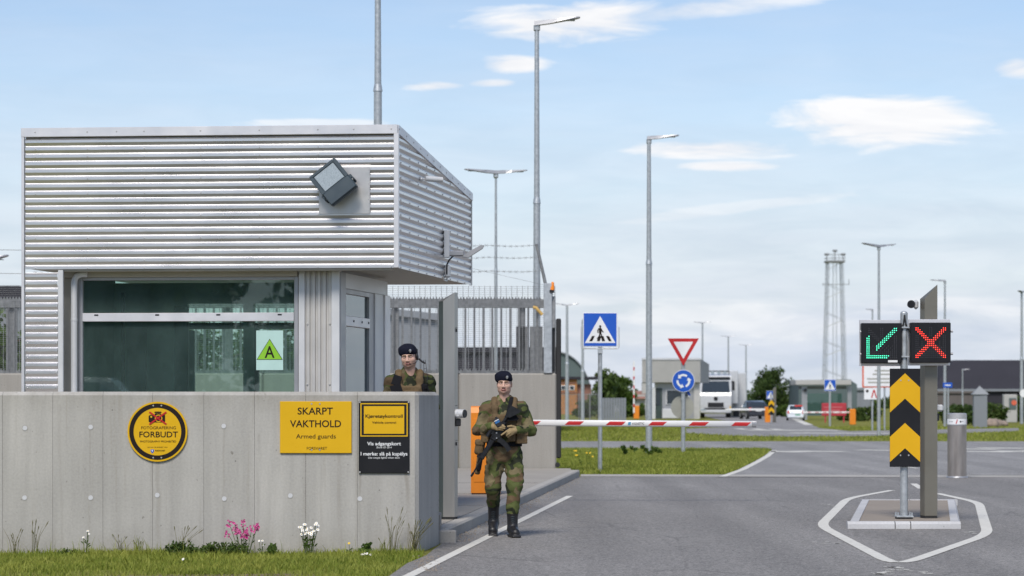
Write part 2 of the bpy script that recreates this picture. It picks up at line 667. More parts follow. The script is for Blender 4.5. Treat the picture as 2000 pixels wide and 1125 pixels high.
def camo(name, k=1.0, olive=False):
    m, nt, b = nmat(name)
    n1 = noise(nt, 4.2, 2, (1, 1, 1.25), .4, dist=.8)
    r = nd(nt, 'ShaderNodeValToRGB', {'Fac': n1})
    r.color_ramp.interpolation = 'CONSTANT'
    e = r.color_ramp.elements
    e[0].position, e[0].color = 0, (.022 * k, .026 * k, .016 * k, 1)
    e[1].position, e[1].color = .42, (.078 * k, .094 * k, .030 * k, 1)
    x = e.new(.55)
    x.color = (.118 * k, .078 * k, .044 * k, 1)
    n2 = noise(nt, 5.2, 2, (1.2, 1, .9), .4, dist=.6)
    f2 = mrange(nt, n2, .575, .58)
    c = mixc(nt, f2, r.outputs[0], (.165 * k, .135 * k, .075 * k))
    n3 = noise(nt, 4.8, 2, (.9, 1, 1.1), .4, dist=1.0)
    f3 = mrange(nt, n3, .36, .365, 1, 0)
    c = mixc(nt, f3, c, (.034 * k, .05 * k, .02 * k))
    fold = mrange(nt, noise(nt, 16, 4), .3, .7)
    nt.links.new(mixc(nt, .06, c, mixc(nt, fold, sc((.05, .05, .03), k), sc((.16, .15, .09), k))), b.inputs['Base Color'])
    b.inputs['Roughness'].default_value = .9
    b.inputs['Specular IOR Level'].default_value = .15
    bump(nt, b, noise(nt, 22, 4), .6, .02)
    return m


def cladding(name):
    m, nt, b = nmat(name)
    n = mrange(nt, noise(nt, 2.0, 5, (1.0, 1.0, 3.0)), .3, .7)
    nt.links.new(mixc(nt, n, (.68, .66, .655), (.75, .73, .725)), b.inputs['Base Color'])
    b.inputs['Metallic'].default_value = .80
    nt.links.new(mrange(nt, n, 0, 1, .26, .34), b.inputs['Roughness'])
    return m


MT = {}
PXM = lambda px: (px - 1000) / F * 25.8
MT['concrete'] = concrete('wall concrete', (.415, .397, .366), k=.27, drips=[(PXM(308), .035, 1.24, .0, .75), (PXM(296), .02, 1.25, .0, .4), (PXM(598), .025, 1.27, 0, .5), (PXM(628), .02, 1.27, 0, .35),
    (PXM(660), .03, 1.27, .02, .5), (PXM(703), .02, 1.07, 0, .45), (PXM(790), .03, 1.07, .05, .6), (PXM(437), .015, 1.30, 0, .35), (PXM(177), .012, 1.30, 0, .3), (PXM(505), .02, 1.2, 0, .3), (PXM(120), .02, 1.5, 0, .3)])
MT['concrete2'] = concrete('back wall concrete', (.315, .295, .262), k=.18)
MT['plug'] = concrete('plug mortar', (.55, .55, .56), streak=False, pits=False)
MT['paving'] = concrete('pavement concrete', (.31, .285, .25), streak=False, pits=False)
MT['kerb'] = concrete('kerb concrete', (.36, .34, .31), streak=False)
MT['granite'] = concrete('granite kerb', (.47, .465, .465), streak=False, pits=True, k=.3)
MT['gravel'] = concrete('island aggregate', (.27, .23, .19), streak=False)
MT['asphalt'] = asphalt('asphalt', (.215, .203, .190))
MT['asphalt2'] = asphalt('old asphalt', (.255, .245, .235))
def paintmat():
    m, nt, b = nmat('road paint')
    n1 = mrange(nt, noise(nt, 7, 5, None, .65), .3, .7)
    c = mixc(nt, n1, (.52, .50, .45), (.66, .64, .58))
    w = mrange(nt, noise(nt, 26, 5, (1, .6, 1), .7), .60, .70, 0, .8)
    c = mixc(nt, w, c, (.24, .23, .21))
    nt.links.new(c, b.inputs['Base Color'])
    b.inputs['Roughness'].default_value = .8
    bump(nt, b, noise(nt, 60, 4), .4, .004)
    return m


MT['line'] = paintmat()
MT['grass'] = grassground('grass ground')
MT['blade'] = leafmat('grass blades', (.13, .195, .016), (.40, .40, .085), .35)
MT['dry'] = leafmat('dry grass', (.22, .18, .09), (.14, .16, .06), .3)
MT['clad'] = cladding('corrugated aluminium')
MT['trim'] = M('aluminium trim', (.72, .70, .705), .40, .55, .05, 3)
MT['white'] = M('light grey coated metal', (.60, .60, .60), .4, .2, .05, 3)
MT['flute'] = M('fluted cladding', (.52, .50, .47), .45, .35, .07, 3)
MT['frame'] = M('grey aluminium frame', (.36, .36, .37), .4, .45, .05, 4)
MT['soffit'] = M('soffit sheet', (.42, .39, .33), .55, .2, .1, 2)
MT['plate'] = M('steel plate', (.56, .54, .52), .42, .75, .1, 4)
MT['galv'] = M('galvanised steel', (.44, .46, .47), .45, .55, .16, 14)
MT['galvd'] = M('weathered galvanised steel', (.25, .255, .258), .55, .35, .22, 14)
MT['steel'] = M('brushed stainless steel', (.40, .385, .36), .40, .85, .05, 3, stretch=(6, 6, .4), rvar=.03)
MT['pillar'] = M('bronze anodised metal', (.205, .19, .155), .42, .55, .06, 2)
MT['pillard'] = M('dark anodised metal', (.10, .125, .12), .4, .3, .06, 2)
MT['glass'] = glassmat('window glass', (.68, .83, .76), 1.62)
MT['glassm'] = glassmat('side glass', (.40, .52, .50), 2.6, .04, .06)
MT['darkgreen'] = M('dark interior metal', (.035, .055, .05), .5)
MT['inwall'] = M('interior wall', (.34, .42, .38), .7)
MT['infloor'] = M('interior floor', (.06, .06, .06), .7)
MT['bollard'] = M('worn stainless steel', (.36, .32, .29), .42, .75, .18, 2, stretch=(5, 5, .8), rvar=.05)
MT['flood'] = M('graphite lamp body', (.040, .058, .070), .45, .1, .08, 6)
MT['lens'] = M('prismatic lamp glass', (.30, .345, .37), .28, 0, .12, 60, bmp=.3, bscale=120)
MT['black'] = M('black plastic', (.014, .014, .016), .42, 0, .1)
MT['blackm'] = M('black enamel', (.009, .009, .011), .5, 0, .1, spec=.3)
MT['rubber'] = M('rubber', (.02, .02, .02), .8, 0, .1)
MT['orange'] = M('orange enamel', (.72, .22, .012), .4, 0, .06)
MT['yellow'] = M('sign yellow', (.66, .38, .005), .5, 0, .03, 3, spec=.3)
MT['yellow2'] = M('chevron yellow', (.66, .36, .004), .45, 0, .04, 3, spec=.3)
MT['ink'] = M('sign black', (.016, .010, .008), .55, 0, .05, spec=.2)
MT['signwhite'] = M('sign white', (.74, .74, .74), .45, 0, .04, 3)
MT['blue'] = M('sign blue', (.008, .085, .46), .42, 0, .04, 3)
MT['red'] = M('sign red', (.46, .012, .012), .42, 0, .05, 3)
MT['barwhite'] = M('barrier white', (.74, .73, .71), .38, 0, .04, 3)
MT['teal'] = M('logo blue', (.06, .25, .42), .5)
MT['signback'] = M('sign back', (.36, .35, .30), .5, .3, .06)
MT['green'] = M('paper green', (.22, .48, .02), .5, 0, .04)
MT['paper'] = M('pale sheet', (.42, .60, .55), .5, 0, .04)
MT['camo'] = camo('woodland camouflage', 1.02)
MT['camo_shade'] = camo('woodland camouflage shaded', 0.68)  # darker copy: shade on the second guard painted into his uniform
MT['tan'] = M('tan webbing', (.125, .086, .047), .9, 0, .22, 25, .5, 200, spec=.15)
MT['glove'] = M('tan glove', (.30, .22, .115), .85, 0, .15, 30, .4, 120, spec=.2)
MT['skin'] = M('skin', (.56, .345, .262), .5, 0, .08, 18, .15, 150, spec=.4)
MT['lip'] = M('lips', (.40, .13, .10), .45, 0, .05)
MT['hair'] = M('hair', (.10, .06, .03), .8, 0, .2, 60)
MT['eye'] = M('eye', (.14, .11, .095), .3)
MT['stubble'] = M('stubbled skin', (.46, .285, .215), .6, 0, .12, 60)
MT['beret'] = M('navy wool', (.010, .011, .020), .95, 0, .25, 60, .5, 200, spec=.1)
MT['badge'] = M('silver badge', (.70, .70, .68), .35, .6, .2, 120)
MT['boot'] = M('boot leather', (.012, .011, .012), .45, 0, .2, 20, .4, 90)
MT['gun'] = M('gun metal', (.014, .014, .016), .42, .3, .2, 30)
MT['webbing'] = M('black webbing', (.010, .010, .012), .9, 0, .2, 60, spec=.15)
MT['trunk'] = M('bark', (.10, .075, .05), .9, 0, .25, 8, .5, 20)
MT['leaf'] = leafmat('leaves', (.04, .075, .016), (.12, .17, .04))
MT['leafd'] = leafmat('dark leaves', (.03, .06, .014), (.085, .13, .03))
MT['leafy'] = leafmat('yellow green leaves', (.04, .085, .012), (.12, .18, .035))
MT['pink'] = M('pink petals', (.55, .06, .25), .6, 0, .3, 40)
MT['petal'] = M('white petals', (.8, .8, .78), .6, 0, .05)
MT['yolk'] = M('yellow petals', (.75, .5, .02), .6)
MT['hall'] = M('grey hall cladding', (.20, .215, .235), .6, 0, .06, .4)
MT['hallroof'] = M('dark hall roof', (.040, .039, .047), .9, 0, .08, .3, spec=.1)
MT['annex'] = M('brown grey cladding', (.11, .095, .09), .7, 0, .1, .5)
MT['hallgreen'] = M('green sheet', (.085, .115, .115), .6, 0, .08, .5)
MT['brick'] = M('orange timber cladding', (.36, .16, .055), .8, 0, .2, 3)
MT['brickred'] = M('red brown cladding', (.24, .12, .09), .8, 0, .15, 3)
MT['truckwhite'] = M('white truck paint', (.50, .51, .52), .3, 0, .03, coat=.5)
MT['carwhite'] = M('white car paint', (.62, .65, .68), .3, 0, .03, coat=.6)
MT['carsilver'] = M('silver car paint', (.40, .42, .44), .3, .5, .03, coat=.6)
MT['cardark'] = M('dark car paint', (.03, .032, .04), .3, 0, .03, coat=.6)
MT['carglass'] = M('car glass', (.03, .04, .05), .08, 0, .05)
MT['tail'] = M('tail lamp red', (.6, .04, .03), .3)
MT['amber'] = M('amber lens', (.85, .24, .01), .3)
MT['shed'] = M('beige grey wall', (.40, .39, .37), .7, 0, .06, 1)
MT['redboard'] = M('red banner', (.40, .03, .045), .6, 0, .08, 2)
MT['redframe'] = M('orange red border', (.62, .12, .06), .6)
MT['rock'] = M('rock', (.28, .22, .18), .9, 0, .3, 4, .6, 12)
MT['led_g'] = emit('green led', (.08, .95, .55), 2.4)
MT['led_r'] = emit('red led', (1.0, .05, .03), 2.8)
MT['led_off'] = M('unlit led', (.075, .075, .085), .5)
MT['bluestripe'] = M('blue label', (.02, .12, .32), .5)
# ------------------------------------------------------------------ the setting: ground, roads, pavement
def sheet(name, pts, z, mat):
    m = MB()
    pts = [(p[0], p[1], z) for p in pts]
    a = sum(pts[i][0] * pts[(i + 1) % len(pts)][1] - pts[(i + 1) % len(pts)][0] * pts[i][1] for i in range(len(pts)))
    if a < 0:
        pts = pts[::-1]
    m.add(pts, [list(range(len(pts)))])
    return tag(m.build(name, mat), kind='structure')


sheet('ground', [(-900, -300), (900, -300), (900, 2600), (-900, 2600)], -.012, MT['grass'])

KA, KB = Vector((-.74, 27.5, 0)), Vector((1.34, 50.7, 0))         # foot line of the pavement kerb
edge_pts = [(-2.6, 8.0), (-1.75, 17.0)] + [G(*p)[:2] for p in ((760, 1125), (795, 1100), (832, 1085))] + [(-.80, 26.4), KA[:2], KB[:2]]
near = edge_pts + [(14.5, 50.3), (24, 50.0), (24, 8.0)]
sheet('road', near, 0.0, MT['asphalt'])
# concrete threshold strip across the road
sheet('threshold_strip', [(1.36, 50.75), (26, 48.9), (26, 50.2), (1.40, 52.2)], .004, MT['kerb'])
# the cross road beyond it, with the mouth of the near road
mouth = [G(1400, 932), G(1440, 918), G(1470, 903), G(1490, 892), G(1506, 880)]
cross = [(3.9, 51.9)] + [p[:2] for p in mouth] + [(7.9, 77.6), (0.6, 77.6), (-60, 79.0), (-60, 92.5), (0, 92.3), (120, 91.0), (120, 48), (26, 50.1)]
sheet('cross_road', cross, .003, MT['asphalt2'])
# road to the far checkpoint
far = [G(1340, 846)[:2], G(1430, 851)[:2], G(1540, 853)[:2], G(1700, 852)[:2], G(1990, 842)[:2], G(1990, 836)[:2], G(1660, 842)[:2], G(1600, 836)[:2], G(1576, 826)[:2], G(1560, 816)[:2],
       G(1552, 808)[:2], G(1360, 808)[:2], G(1395, 818)[:2], G(1440, 826)[:2], G(1430, 834)[:2], G(1340, 837)[:2]]
sheet('far_road', far, .002, MT['asphalt2'])

# painted markings (one flat sheet each)
mk = MB()
e0, e1 = G(800, 1125), G(1113, 969)
mk.stroke([e0 + (e0 - e1) * .9, e0, e0.lerp(e1, .5), e1], .105, .005)
mk.stroke([p + Vector((0.12, 0.1, 0)) for p in mouth[0:]], .15, .008)
tag(mk.build('edge_line', MT['line']), kind='structure')


def smooth_poly(pts, r=.28):
    out = []
    for i, p in enumerate(pts):
        if i in (0, len(pts) - 1):
            out.append(p)
            continue
        a, b = (pts[i - 1] - p), (pts[i + 1] - p)
        ra = min(r, a.length * .45)
        rb = min(r, b.length * .45)
        A, B_ = p + a.normalized() * ra, p + b.normalized() * rb
        for k in range(6):
            t = k / 5
            out.append(A * (1 - t) ** 2 + p * 2 * t * (1 - t) + B_ * t * t)
    return out


mk = MB()
ring = [G(1742, 958), G(1655, 974), G(1602, 1027), G(1752, 1106), G(1930, 1044), G(1912, 982), G(1830, 964)]
mk.stroke(smooth_poly(ring, 1.1), .13, .005)
mk.stroke([G(1784, 945), G(1800, 955)], .12, .005)
tag(mk.build('island_marking', MT['line']), kind='structure')
mk = MB()
for a, b in (((1508, 883), (1548, 882)), ((1586, 882.5), (1613, 881.5)), ((1888, 878), (1912, 877)), ((1913, 883), (1944, 882)),
             ((1944, 876), (1968, 875)), ((1978, 882.5), (2004, 881.5)), ((1700, 880), (1730, 879.5)), ((2030, 881), (2056, 880))):
    mk.stroke([G(*a), G(*b)], 1.6, .008)
for a, b in (((1440, 838), (1456, 838)), ((1472, 838.5), (1491, 838.5)), ((1508, 839), (1526, 839)), ((1634, 847), (1648, 846)), ((1543, 841), (1555, 840))):
    mk.stroke([G(*a), G(*b)], 4.5, .007)
mk.stroke([G(1553, 818), G(1565, 824), G(1580, 830)], .5, .007)
for py in (897, 905, 914):
    mk.stroke([G(1778, py), G(1786, py)], 1.2, .008)
tag(mk.build('lane_dashes', MT['line']), kind='structure')

# pavement with its kerb stones
PZ = .13
kdir = (KB - KA).normalized()
kn = Vector((-kdir.y, kdir.x, 0))      # towards the pavement
pav = tag(MB().build('pavement', MT['paving']), kind='structure')
inner0, inner1 = KA + kn * .16, KB + kn * .16
m = MB()
m.prism([(-6.5, 27.66, PZ - .2), (inner0.x, 27.66, PZ - .2), (inner1.x, inner1.y, PZ - .2), (inner1.x, 51.95, PZ - .2), (-14, 51.95, PZ - .2), (-14, 27.66, PZ - .2)], (0, 0, .2))
slab = m.build('slab', MT['paving'], pav)
L = (KB - KA).length
n = int(L / 1.0)
for i in range(n):
    a = KA + kdir * (i * L / n + .004)
    b = KA + kdir * ((i + 1) * L / n - .004)
    k = MB()
    prof = [(0, -.1), (0, PZ - .02), (.02, PZ + .002), (.156, PZ + .002), (.156, -.1)]
    k.prism([a + kn * u + Vector((0, 0, w)) for u, w in prof], b - a)
    k.build('kerb_stone', MT['kerb'], pav)
# end kerb at the near side
for i in range(5):
    k = MB()
    x1 = KA.x - .006 - i * .6 + (.0 if i else .15)
    k.box((x1 - .30, 27.575, PZ / 2 - .05), (.592, .15, PZ + .1), .012)
    k.build('kerb_stone', MT['kerb'], pav)
# joints cut in the slab: narrow dark grooves as slab strips
jm = MB()
for d in (30.6, 34.0, 38.2, 43.0):
    xk = KA.x + (d - KA.y) / kdir.y * kdir.x - .17
    jm.box((xk - 1.6, d, PZ + .0012), (3.1, .012, .0016))
jm.build('joint_filler', MT['rubber'], pav)

# low soil bank of the verge in front of the parapet
sheet('verge_soil', [G(180, 1123)[:2], G(560, 1119)[:2], G(640, 1123)[:2], (-3.2, 20), (-5.5, 20)], -.006, M('bare soil', (.14, .10, .065), .95, 0, .3, 3, .6, 20))

# ------------------------------------------------------------------ concrete parapet
PY = 25.8
ztop = Z(765, PY)
par = thing('concrete_parapet', 'long low grey concrete wall with three warning signs in front of the guard booth', 'wall', (0, PY, 0))
xs = [X(p, PY) for p in (-292, -193, -94, 5, 103, 201, 298, 398, 497, 597, 698, 818)]
c = .036
for i in range(len(xs) - 1):
    a, b = xs[i] + (.0013 if i else 0), xs[i + 1] - (.0013 if i < len(xs) - 2 else 0)
    k = MB()
    prof = [(0, -.3), (0, ztop - c), (c, ztop), (.30, ztop), (.30, -.3)]
    if i < len(xs) - 2:
        k.prism([(a, u, w) for u, w in prof], (b - a, 0, 0))
    else:
        # last panel carries the chamfered corner and the short return
        x0, x1, x2 = a, b - .04, b
        k.prism([(x0, u, w) for u, w in prof], (x1 - x0, 0, 0))
    k.build('panel', MT['concrete'], par)
m = MB()
x1, x2 = xs[-1] - .04, xs[-1]
x3, y3 = X(857, 27.3), 27.3 - PY
nn = 5
zc = ztop - c
# return wall: plan polygon extruded, with a chamfered top
planb = [(x1 + .0006, 0), (x2, .04), (x3, y3), (x3 - .3, y3), (x1 - .3, .32), (x1 + .0006, .32)]
plant = [(x1 + .0006, c), (x2 - c, .05), (x3 - c, y3 - c), (x3 - .3, y3 - c), (x1 - .3, .32), (x1 + .0006, .32)]
vs = [(p[0], p[1], -.3) for p in planb] + [(p[0], p[1], zc) for p in planb] + [(p[0], p[1], ztop) for p in plant]
q = len(planb)
fs = [list(range(q))[::-1]]
for lay in range(2):
    fs += [(lay * q + i, lay * q + (i + 1) % q, (lay + 1) * q + (i + 1) % q, (lay + 1) * q + i) for i in range(q)]
fs.append(list(range(2 * q, 3 * q)))
m.add(vs, fs)
m.build('end_return', MT['concrete'], par)
m = MB()
m.box(((xs[0] + xs[-2]) / 2, .15, (ztop - .1) / 2 - .1), (xs[-2] - xs[0] - .05, .26, ztop - .1))
m.build('core', MT['rubber'], par)
pl = None
for px, py in ((48.7, 836), (177, 834), (437, 832), (48, 972), (177, 972), (307, 967), (438, 974), (567, 968), (703, 974), (-80, 973), (-80, 836)):
    x, z = X(px, PY), Z(py, PY)
    if pl is None:
        k = MB()
        k.disc((0, 0), .024, -.004, .012, 16)
        k.m = 1
        k.disc((0, 0), .031, -.0015, .012, 16)
        pl = k.build('plug', [MT['plug'], MT['kerb']], par)
        pl.location = (x, 0, z)
    else:
        share(pl, (x, 0, z), par)


# ------------------------------------------------------------------ signs on the parapet
def bolts(parent, pts, y, r=.011, mat='plate'):
    first = None
    for x, z in pts:
        if first is None:
            k = MB()
            k.cyl((0, .004, 0), (0, -.003, 0), r, r * .7, 10)
            first = k.build('bolt', MT[mat], parent)
            first.location = (x, y, z)
        else:
            share(first, (x, y, z), parent)


s = 25.8 / F
SY = PY - .016
t = thing('warning_sign', 'round yellow no photography sign with black ring and crossed out camera', 'sign', (X(308, PY), SY, Z(843, PY)))
k = MB(); k.disc((0, 0), .302, -.004, .016, 64); k.build('plate', MT['yellow'], t)
k = MB(); k.disc((0, 0), .284, -.0056, .003, 64, .240); k.build('ring', MT['ink'], t)
k = MB()
k.flat([(-.082, .08), (-.082, .128), (-.07, .14), (-.028, .14), (-.02, .155), (.03, .155), (.038, .14), (.072, .14), (.072, .08), (.062, .072), (-.072, .072)], -.0056, .003)
k.flat([(-.03, .158), (-.024, .17), (.034, .17), (.04, .158)], -.0056, .003)
for i_ in range(len(k.v)): k.v[i_] = Vector((k.v[i_].x * 1.08, k.v[i_].y, k.v[i_].z * 1.12 + .012))
cam_p = k.build('camera_pictogram', MT['ink'], t)
k = MB()
k.disc((.012, .134), .038, -.0072, .002, 24, .029)
k.disc((-.062, .150), .010, -.0072, .002, 12)
k.build('lens_ring', MT['yellow'], t)
k = MB()
for sx in (1, -1):
    d = Vector((.085 * sx, 0, .062)).normalized()
    nv = Vector((-d.z, 0, d.x)) * .008
    cpt = Vector((.005, 0, .136))
    pts = [cpt - d * .106 - nv, cpt + d * .106 - nv, cpt + d * .106 + nv, cpt - d * .106 + nv]
    k.flat([(p.x, p.z) for p in pts], -.0092 - .0008 * sx, .0015)
k.build('red_cross', MT['red'], t)
text_part('FOTOGRAFERING', .348, .012, .025, -.0056, MT['ink'], t, .030)
text_part('FORBUDT', .388, .012, -.056, -.0056, MT['ink'], t, .060, .012)
text_part('PHOTOGRAPHY PROHIBITED', .362, .008, -.108, -.0056, MT['ink'], t, .020)
text_part('LOV AV 18. AUGUST 1914', .200, .0, -.162, -.0056, MT['ink'], t, .011)
text_part('FORSVARET', .100, .028, -.198, -.0056, MT['ink'], t, .014, .01)
k = MB(); k.flat([(-.068, -.180), (-.034, -.180), (-.034, -.200), (-.051, -.220), (-.068, -.200)], -.0056, .003); k.build('shield_emblem', MT['blue'], t)
k = MB(); k.flat([(-.060, -.186), (-.042, -.186), (-.051, -.206)], -.0072, .002); k.build('shield_centre', MT['signwhite'], t)
bolts(t, [(-.042, .262), (.04, .262), (-.042, -.262), (.04, -.262)], -.0056)

t = thing('warning_sign', 'rectangular all yellow sign reading SKARPT VAKTHOLD Armed guards', 'sign', (X(617, PY), SY, Z(834.5, PY)))
k = MB(); k.box((0, .003, 0), (.722, .014, .522), .003); k.build('plate', MT['yellow'], t)
text_part('SKARPT', .355, -.005, .130, -.0052, MT['ink'], t, .072, .014)
text_part('VAKTHOLD', .515, -.002, .002, -.0052, MT['ink'], t, .072, .014)
text_part('Armed guards', .400, .002, -.112, -.0052, MT['ink'], t, .046, .004)
text_part('FORSVARET', .204, .012, -.226, -.0052, MT['ink'], t, .030)
bolts(t, [(-.042, .236), (.04, .236), (-.042, -.228), (.04, -.228)], -.0054)

t = thing('warning_sign', 'black upright sign with yellow panel reading Kjøretøykontroll', 'sign', (X(750.3, PY), SY, Z(853.7, PY)))
k = MB(); k.box((0, .003, 0), (.512, .014, .728), .004); k.build('plate', MT['blackm'], t)
k = MB()
x0, x1, z0, z1 = -.238, .238, .006, .342
w = .011
for a in ([(x0, z0), (x1, z0), (x1, z0 + w), (x0, z0 + w)], [(x0, z1 - w), (x1, z1 - w), (x1, z1), (x0, z1)],
          [(x0, z0 + w), (x0 + w, z0 + w), (x0 + w, z1 - w), (x0, z1 - w)], [(x1 - w, z0 + w), (x1, z0 + w), (x1, z1 - w), (x1 - w, z1 - w)]):
    k.flat(a, -.0056, .003)
k.build('border', MT['yellow'], t)
k = MB(); k.flat([(-.203, .034), (.203, .034), (.203, .312), (-.203, .312)], -.0056, .003); k.build('yellow_panel', MT['yellow'], t)
text_part('Kjøretøykontroll', .376, .0, .196, -.0072, MT['ink'], t, .034, .018)
text_part('Vehicle control', .242, .0, .137, -.0072, MT['ink'], t, .023, .012)
text_part('Vis adgangskort', .340, 0, -.082, -.0056, MT['signwhite'], t, .036, .016)
text_part('Show ID card', .155, 0, -.112, -.0056, MT['signwhite'], t, .020, 0, shear=.2)
text_part('I mørke: slå på kupélys', .470, 0, -.184, -.0056, MT['signwhite'], t, .036, .016)
text_part('Use coupé lights when dark', .320, 0, -.216, -.0056, MT['signwhite'], t, .020, 0, shear=.2)
bolts(t, [(-.244, .352), (.246, .352), (-.244, -.352), (.244, -.352)], -.0054)

# ------------------------------------------------------------------ guard booth
A = Vector((X(773, 29.4), 29.4, 0))
B = Vector((X(45, 29.8), 29.8, 0))
Cc = Vector((X(918, 34.0), 34.0, 0))
D = B + (Cc - A)
ZB, ZT, ZT2 = 3.05, 4.69, 4.27
booth = thing('guard_booth', 'guard booth clad in corrugated aluminium with dark glazed windows behind the concrete wall', 'guard booth', (A.x, A.y, 0))
O = A.copy()
wB, wC, wD = B - O, Cc - O, D - O         # local corners, A is the origin
uf = wB.normalized()                        # along the front to the left
us = wC.normalized()                        # along the side to the back
nf = Vector((-uf.y, uf.x, 0))
if nf.y > 0: nf = -nf
ns = Vector((us.y, -us.x, 0))
if ns.x < 0: ns = -ns
Lf, Ls = wB.length, wC.length
PITCH, DEP = .0865, .020


def corrugate(org, u, n, length, zb, zt0, zt1):
    """horizontal corrugations from org along u, outward normal n, top running from zt0 to zt1"""
    m = MB()
    rows = []
    z = zb
    prof = [(0, 1), (.33, 1), (.52, .06), (.57, 0), (.985, .985)]
    while z < max(zt0, zt1) - 1e-4:
        for q, o in prof:
            zz = z + q * PITCH
            if zz <= max(zt0, zt1):
                rows.append((zz, o))
        z += PITCH
    vs, fs = [], []
    for zz, o in rows:
        L_ = length if zz <= min(zt0, zt1) else length * (zt0 - zz) / (zt0 - zt1 + 1e-9)
        p = org + n * (o * DEP)
        vs.append(p + Vector((0, 0, zz)))
        vs.append(p + u * L_ + Vector((0, 0, zz)))
    flip = u.cross(Vector((0, 0, 1))).dot(n) < 0
    for i in range(len(rows) - 1):
        f = (2 * i, 2 * i + 1, 2 * i + 3, 2 * i + 2)
        fs.append(f[::-1] if flip else f)
    m.add(vs, fs)
    return m


PIER = .385
corrugate(uf * .02, uf, nf, Lf - .05, ZB, ZT - .1, ZT - .1).build('front_cladding', MT['clad'], booth)
corrugate(us * .045, us, ns, Ls - .06, ZB, ZT - .07, ZT2 - .07).build('side_cladding', MT['clad'], booth)
corrugate(uf * (Lf - PIER - .03), uf, nf, PIER, .02, ZB - .03, ZB - .03).build('pier_cladding', MT['clad'], booth)
# solid core behind the sheets and the roof
m = MB()
e = .03
pl_ = [uf * e + us * e, uf * (Lf - e) + us * e, uf * (Lf - e) + us * (Ls - e), us * (Ls - e) + uf * e]
zt_ = [ZT - .02, ZT - .02, ZT2 - .02, ZT2 - .02]
pl_ = [p - nf * .012 - ns * .012 for p in pl_]
m.add([p + Vector((0, 0, ZB + .012)) for p in pl_] + [p + Vector((0, 0, z)) for p, z in zip(pl_, zt_)],
      [(0, 3, 2, 1)[::-1], (4, 5, 6, 7)[::-1], (0, 1, 5, 4)[::-1], (1, 2, 6, 5)[::-1], (2, 3, 7, 6)[::-1], (3, 0, 4, 7)[::-1]])
m.build('roof_body', MT['soffit'], booth)


def frame_m(u, n, org=Vector((0, 0, 0))):
    """x along u, y inwards (-n), z up"""
    mt = Matrix.Identity(4)
    for i in range(3):
        mt[i][0], mt[i][1], mt[i][2] = u[i], -n[i], (0, 0, 1)[i]
        mt[i][3] = org[i]
    return mt


MF = frame_m(uf, nf)
MS = frame_m(us, ns)
m = MB(); m.M = MF
m.box((Lf / 2 - .005, -.012, ZT - .05), (Lf + .04, .05, .105), .004)
m.build('front_trim', MT['trim'], booth)
m = MB(); m.M = MS
za, zb_ = ZT - .098, ZT2 - .098
m.prism([(.0, -.036, za), (.0, -.036, ZT + .002), (Ls + .02, -.036, ZT2 + .002), (Ls + .02, -.036, zb_)], (0, .05, 0))
m.build('side_trim', MT['trim'], booth)
m = MB(); m.M = MF
m.box((-.010, -.008, (ZB + ZT - .1) / 2), (.058, .058, ZT - .1 - ZB), .004)
m.build('corner_trim', MT['trim'], booth)
m = MB(); m.M = MF
m.box((Lf - .006, -.008, (ZT - .1) / 2), (.034, .050, ZT - .1), .004)
m.build('corner_trim', MT['trim'], booth)
m = MB(); m.M = MS
m.box((Ls + .006, -.010, (ZB + ZT2 - .1) / 2), (.03, .036, ZT2 - .1 - ZB), .003)
m.build('rear_corner_trim', MT['plate'], booth)
m = MB(); m.M = MF
m.box((Lf - PIER - .065, .0, ZB / 2), (.06, .04, ZB - .02), .004)
m.build('pier_trim', MT['white'], booth)
m = MB(); m.M = MF
for px in (55, 160, 219, 274, 387, 504, 620, 691, 765):
    x = (773 - px) * .00588
    m.cyl((x, -.036, ZT - .048), (x, -.042, ZT - .048), .011, .006, 8)
for r_ in range(8):
    z = ZB + .012 + PITCH * (0, 1, 4, 7, 10, 12, 15, 16)[r_]
    for px in (55, 160, 274, 387, 504, 620, 765):
        x = (773 - px) * .00588
        m.cyl((x, -DEP, z), (x, -DEP - .007, z), .009, .006, 6)
for r_ in range(1, 34, 2):
    for x in (Lf - PIER - .005, Lf - .06):
        z = .03 + PITCH * r_
        if z < ZB - .1:
            m.cyl((x, -DEP, z), (x, -DEP - .007, z), .009, .006, 6)
m.M = MS
for i in range(12):
    x = .03 + i * (Ls - .03) / 11.5
    zt = ZT + (ZT2 - ZT) * x / Ls - .045
    m.cyl((x, -.036, zt), (x, -.043, zt), .012, .007, 8)
for r_ in (0, 1, 3, 5, 7, 9, 12, 14, 15):
    for i in range(9):
        x = .18 + i * .5
        z = ZB + .012 + PITCH * r_
        if z < ZT + (ZT2 - ZT) * x / Ls - .12:
            m.cyl((x, -DEP, z), (x, -DEP - .008, z), .012, .007, 6)
o = m.build('screws', MT['plate'], booth); o['kind'] = 'stuff'

# soffit lip under the front edge
m = MB(); m.M = MF
m.box((Lf / 2 - .2, .12, ZB - .012), (Lf - .5, .22, .02))
m.build('soffit', MT['soffit'], booth)

# glazed front wall, set back
IN = .30
fd = 29.4 + IN


def fx(px):
    """distance along the front for a photo column on the set-back wall"""
    return -(X(px, fd + .15) - A.x) / abs(uf.x) - 0.0


zf = lambda py: Z(py, fd + .1)
FL = .15
zc_ = ZB - .03
m = MB(); m.M = MF
m.box(((fx(108) + fx(578)) / 2, IN - .03, (zf(527) + zf(540)) / 2), (fx(108) - fx(578), .08, zf(527) - zf(540)), .004)
m.build('window_head', MT['soffit'], booth)
win = MB(); win.M = MF


def fbox(mm, pa, pb, ya, yb, y0, th, bev=.004):
    mm.box(((fx(pa) + fx(pb)) / 2, y0 + th / 2, (zf(ya) + zf(yb)) / 2), (abs(fx(pa) - fx(pb)), th, abs(zf(ya) - zf(yb))), bev)


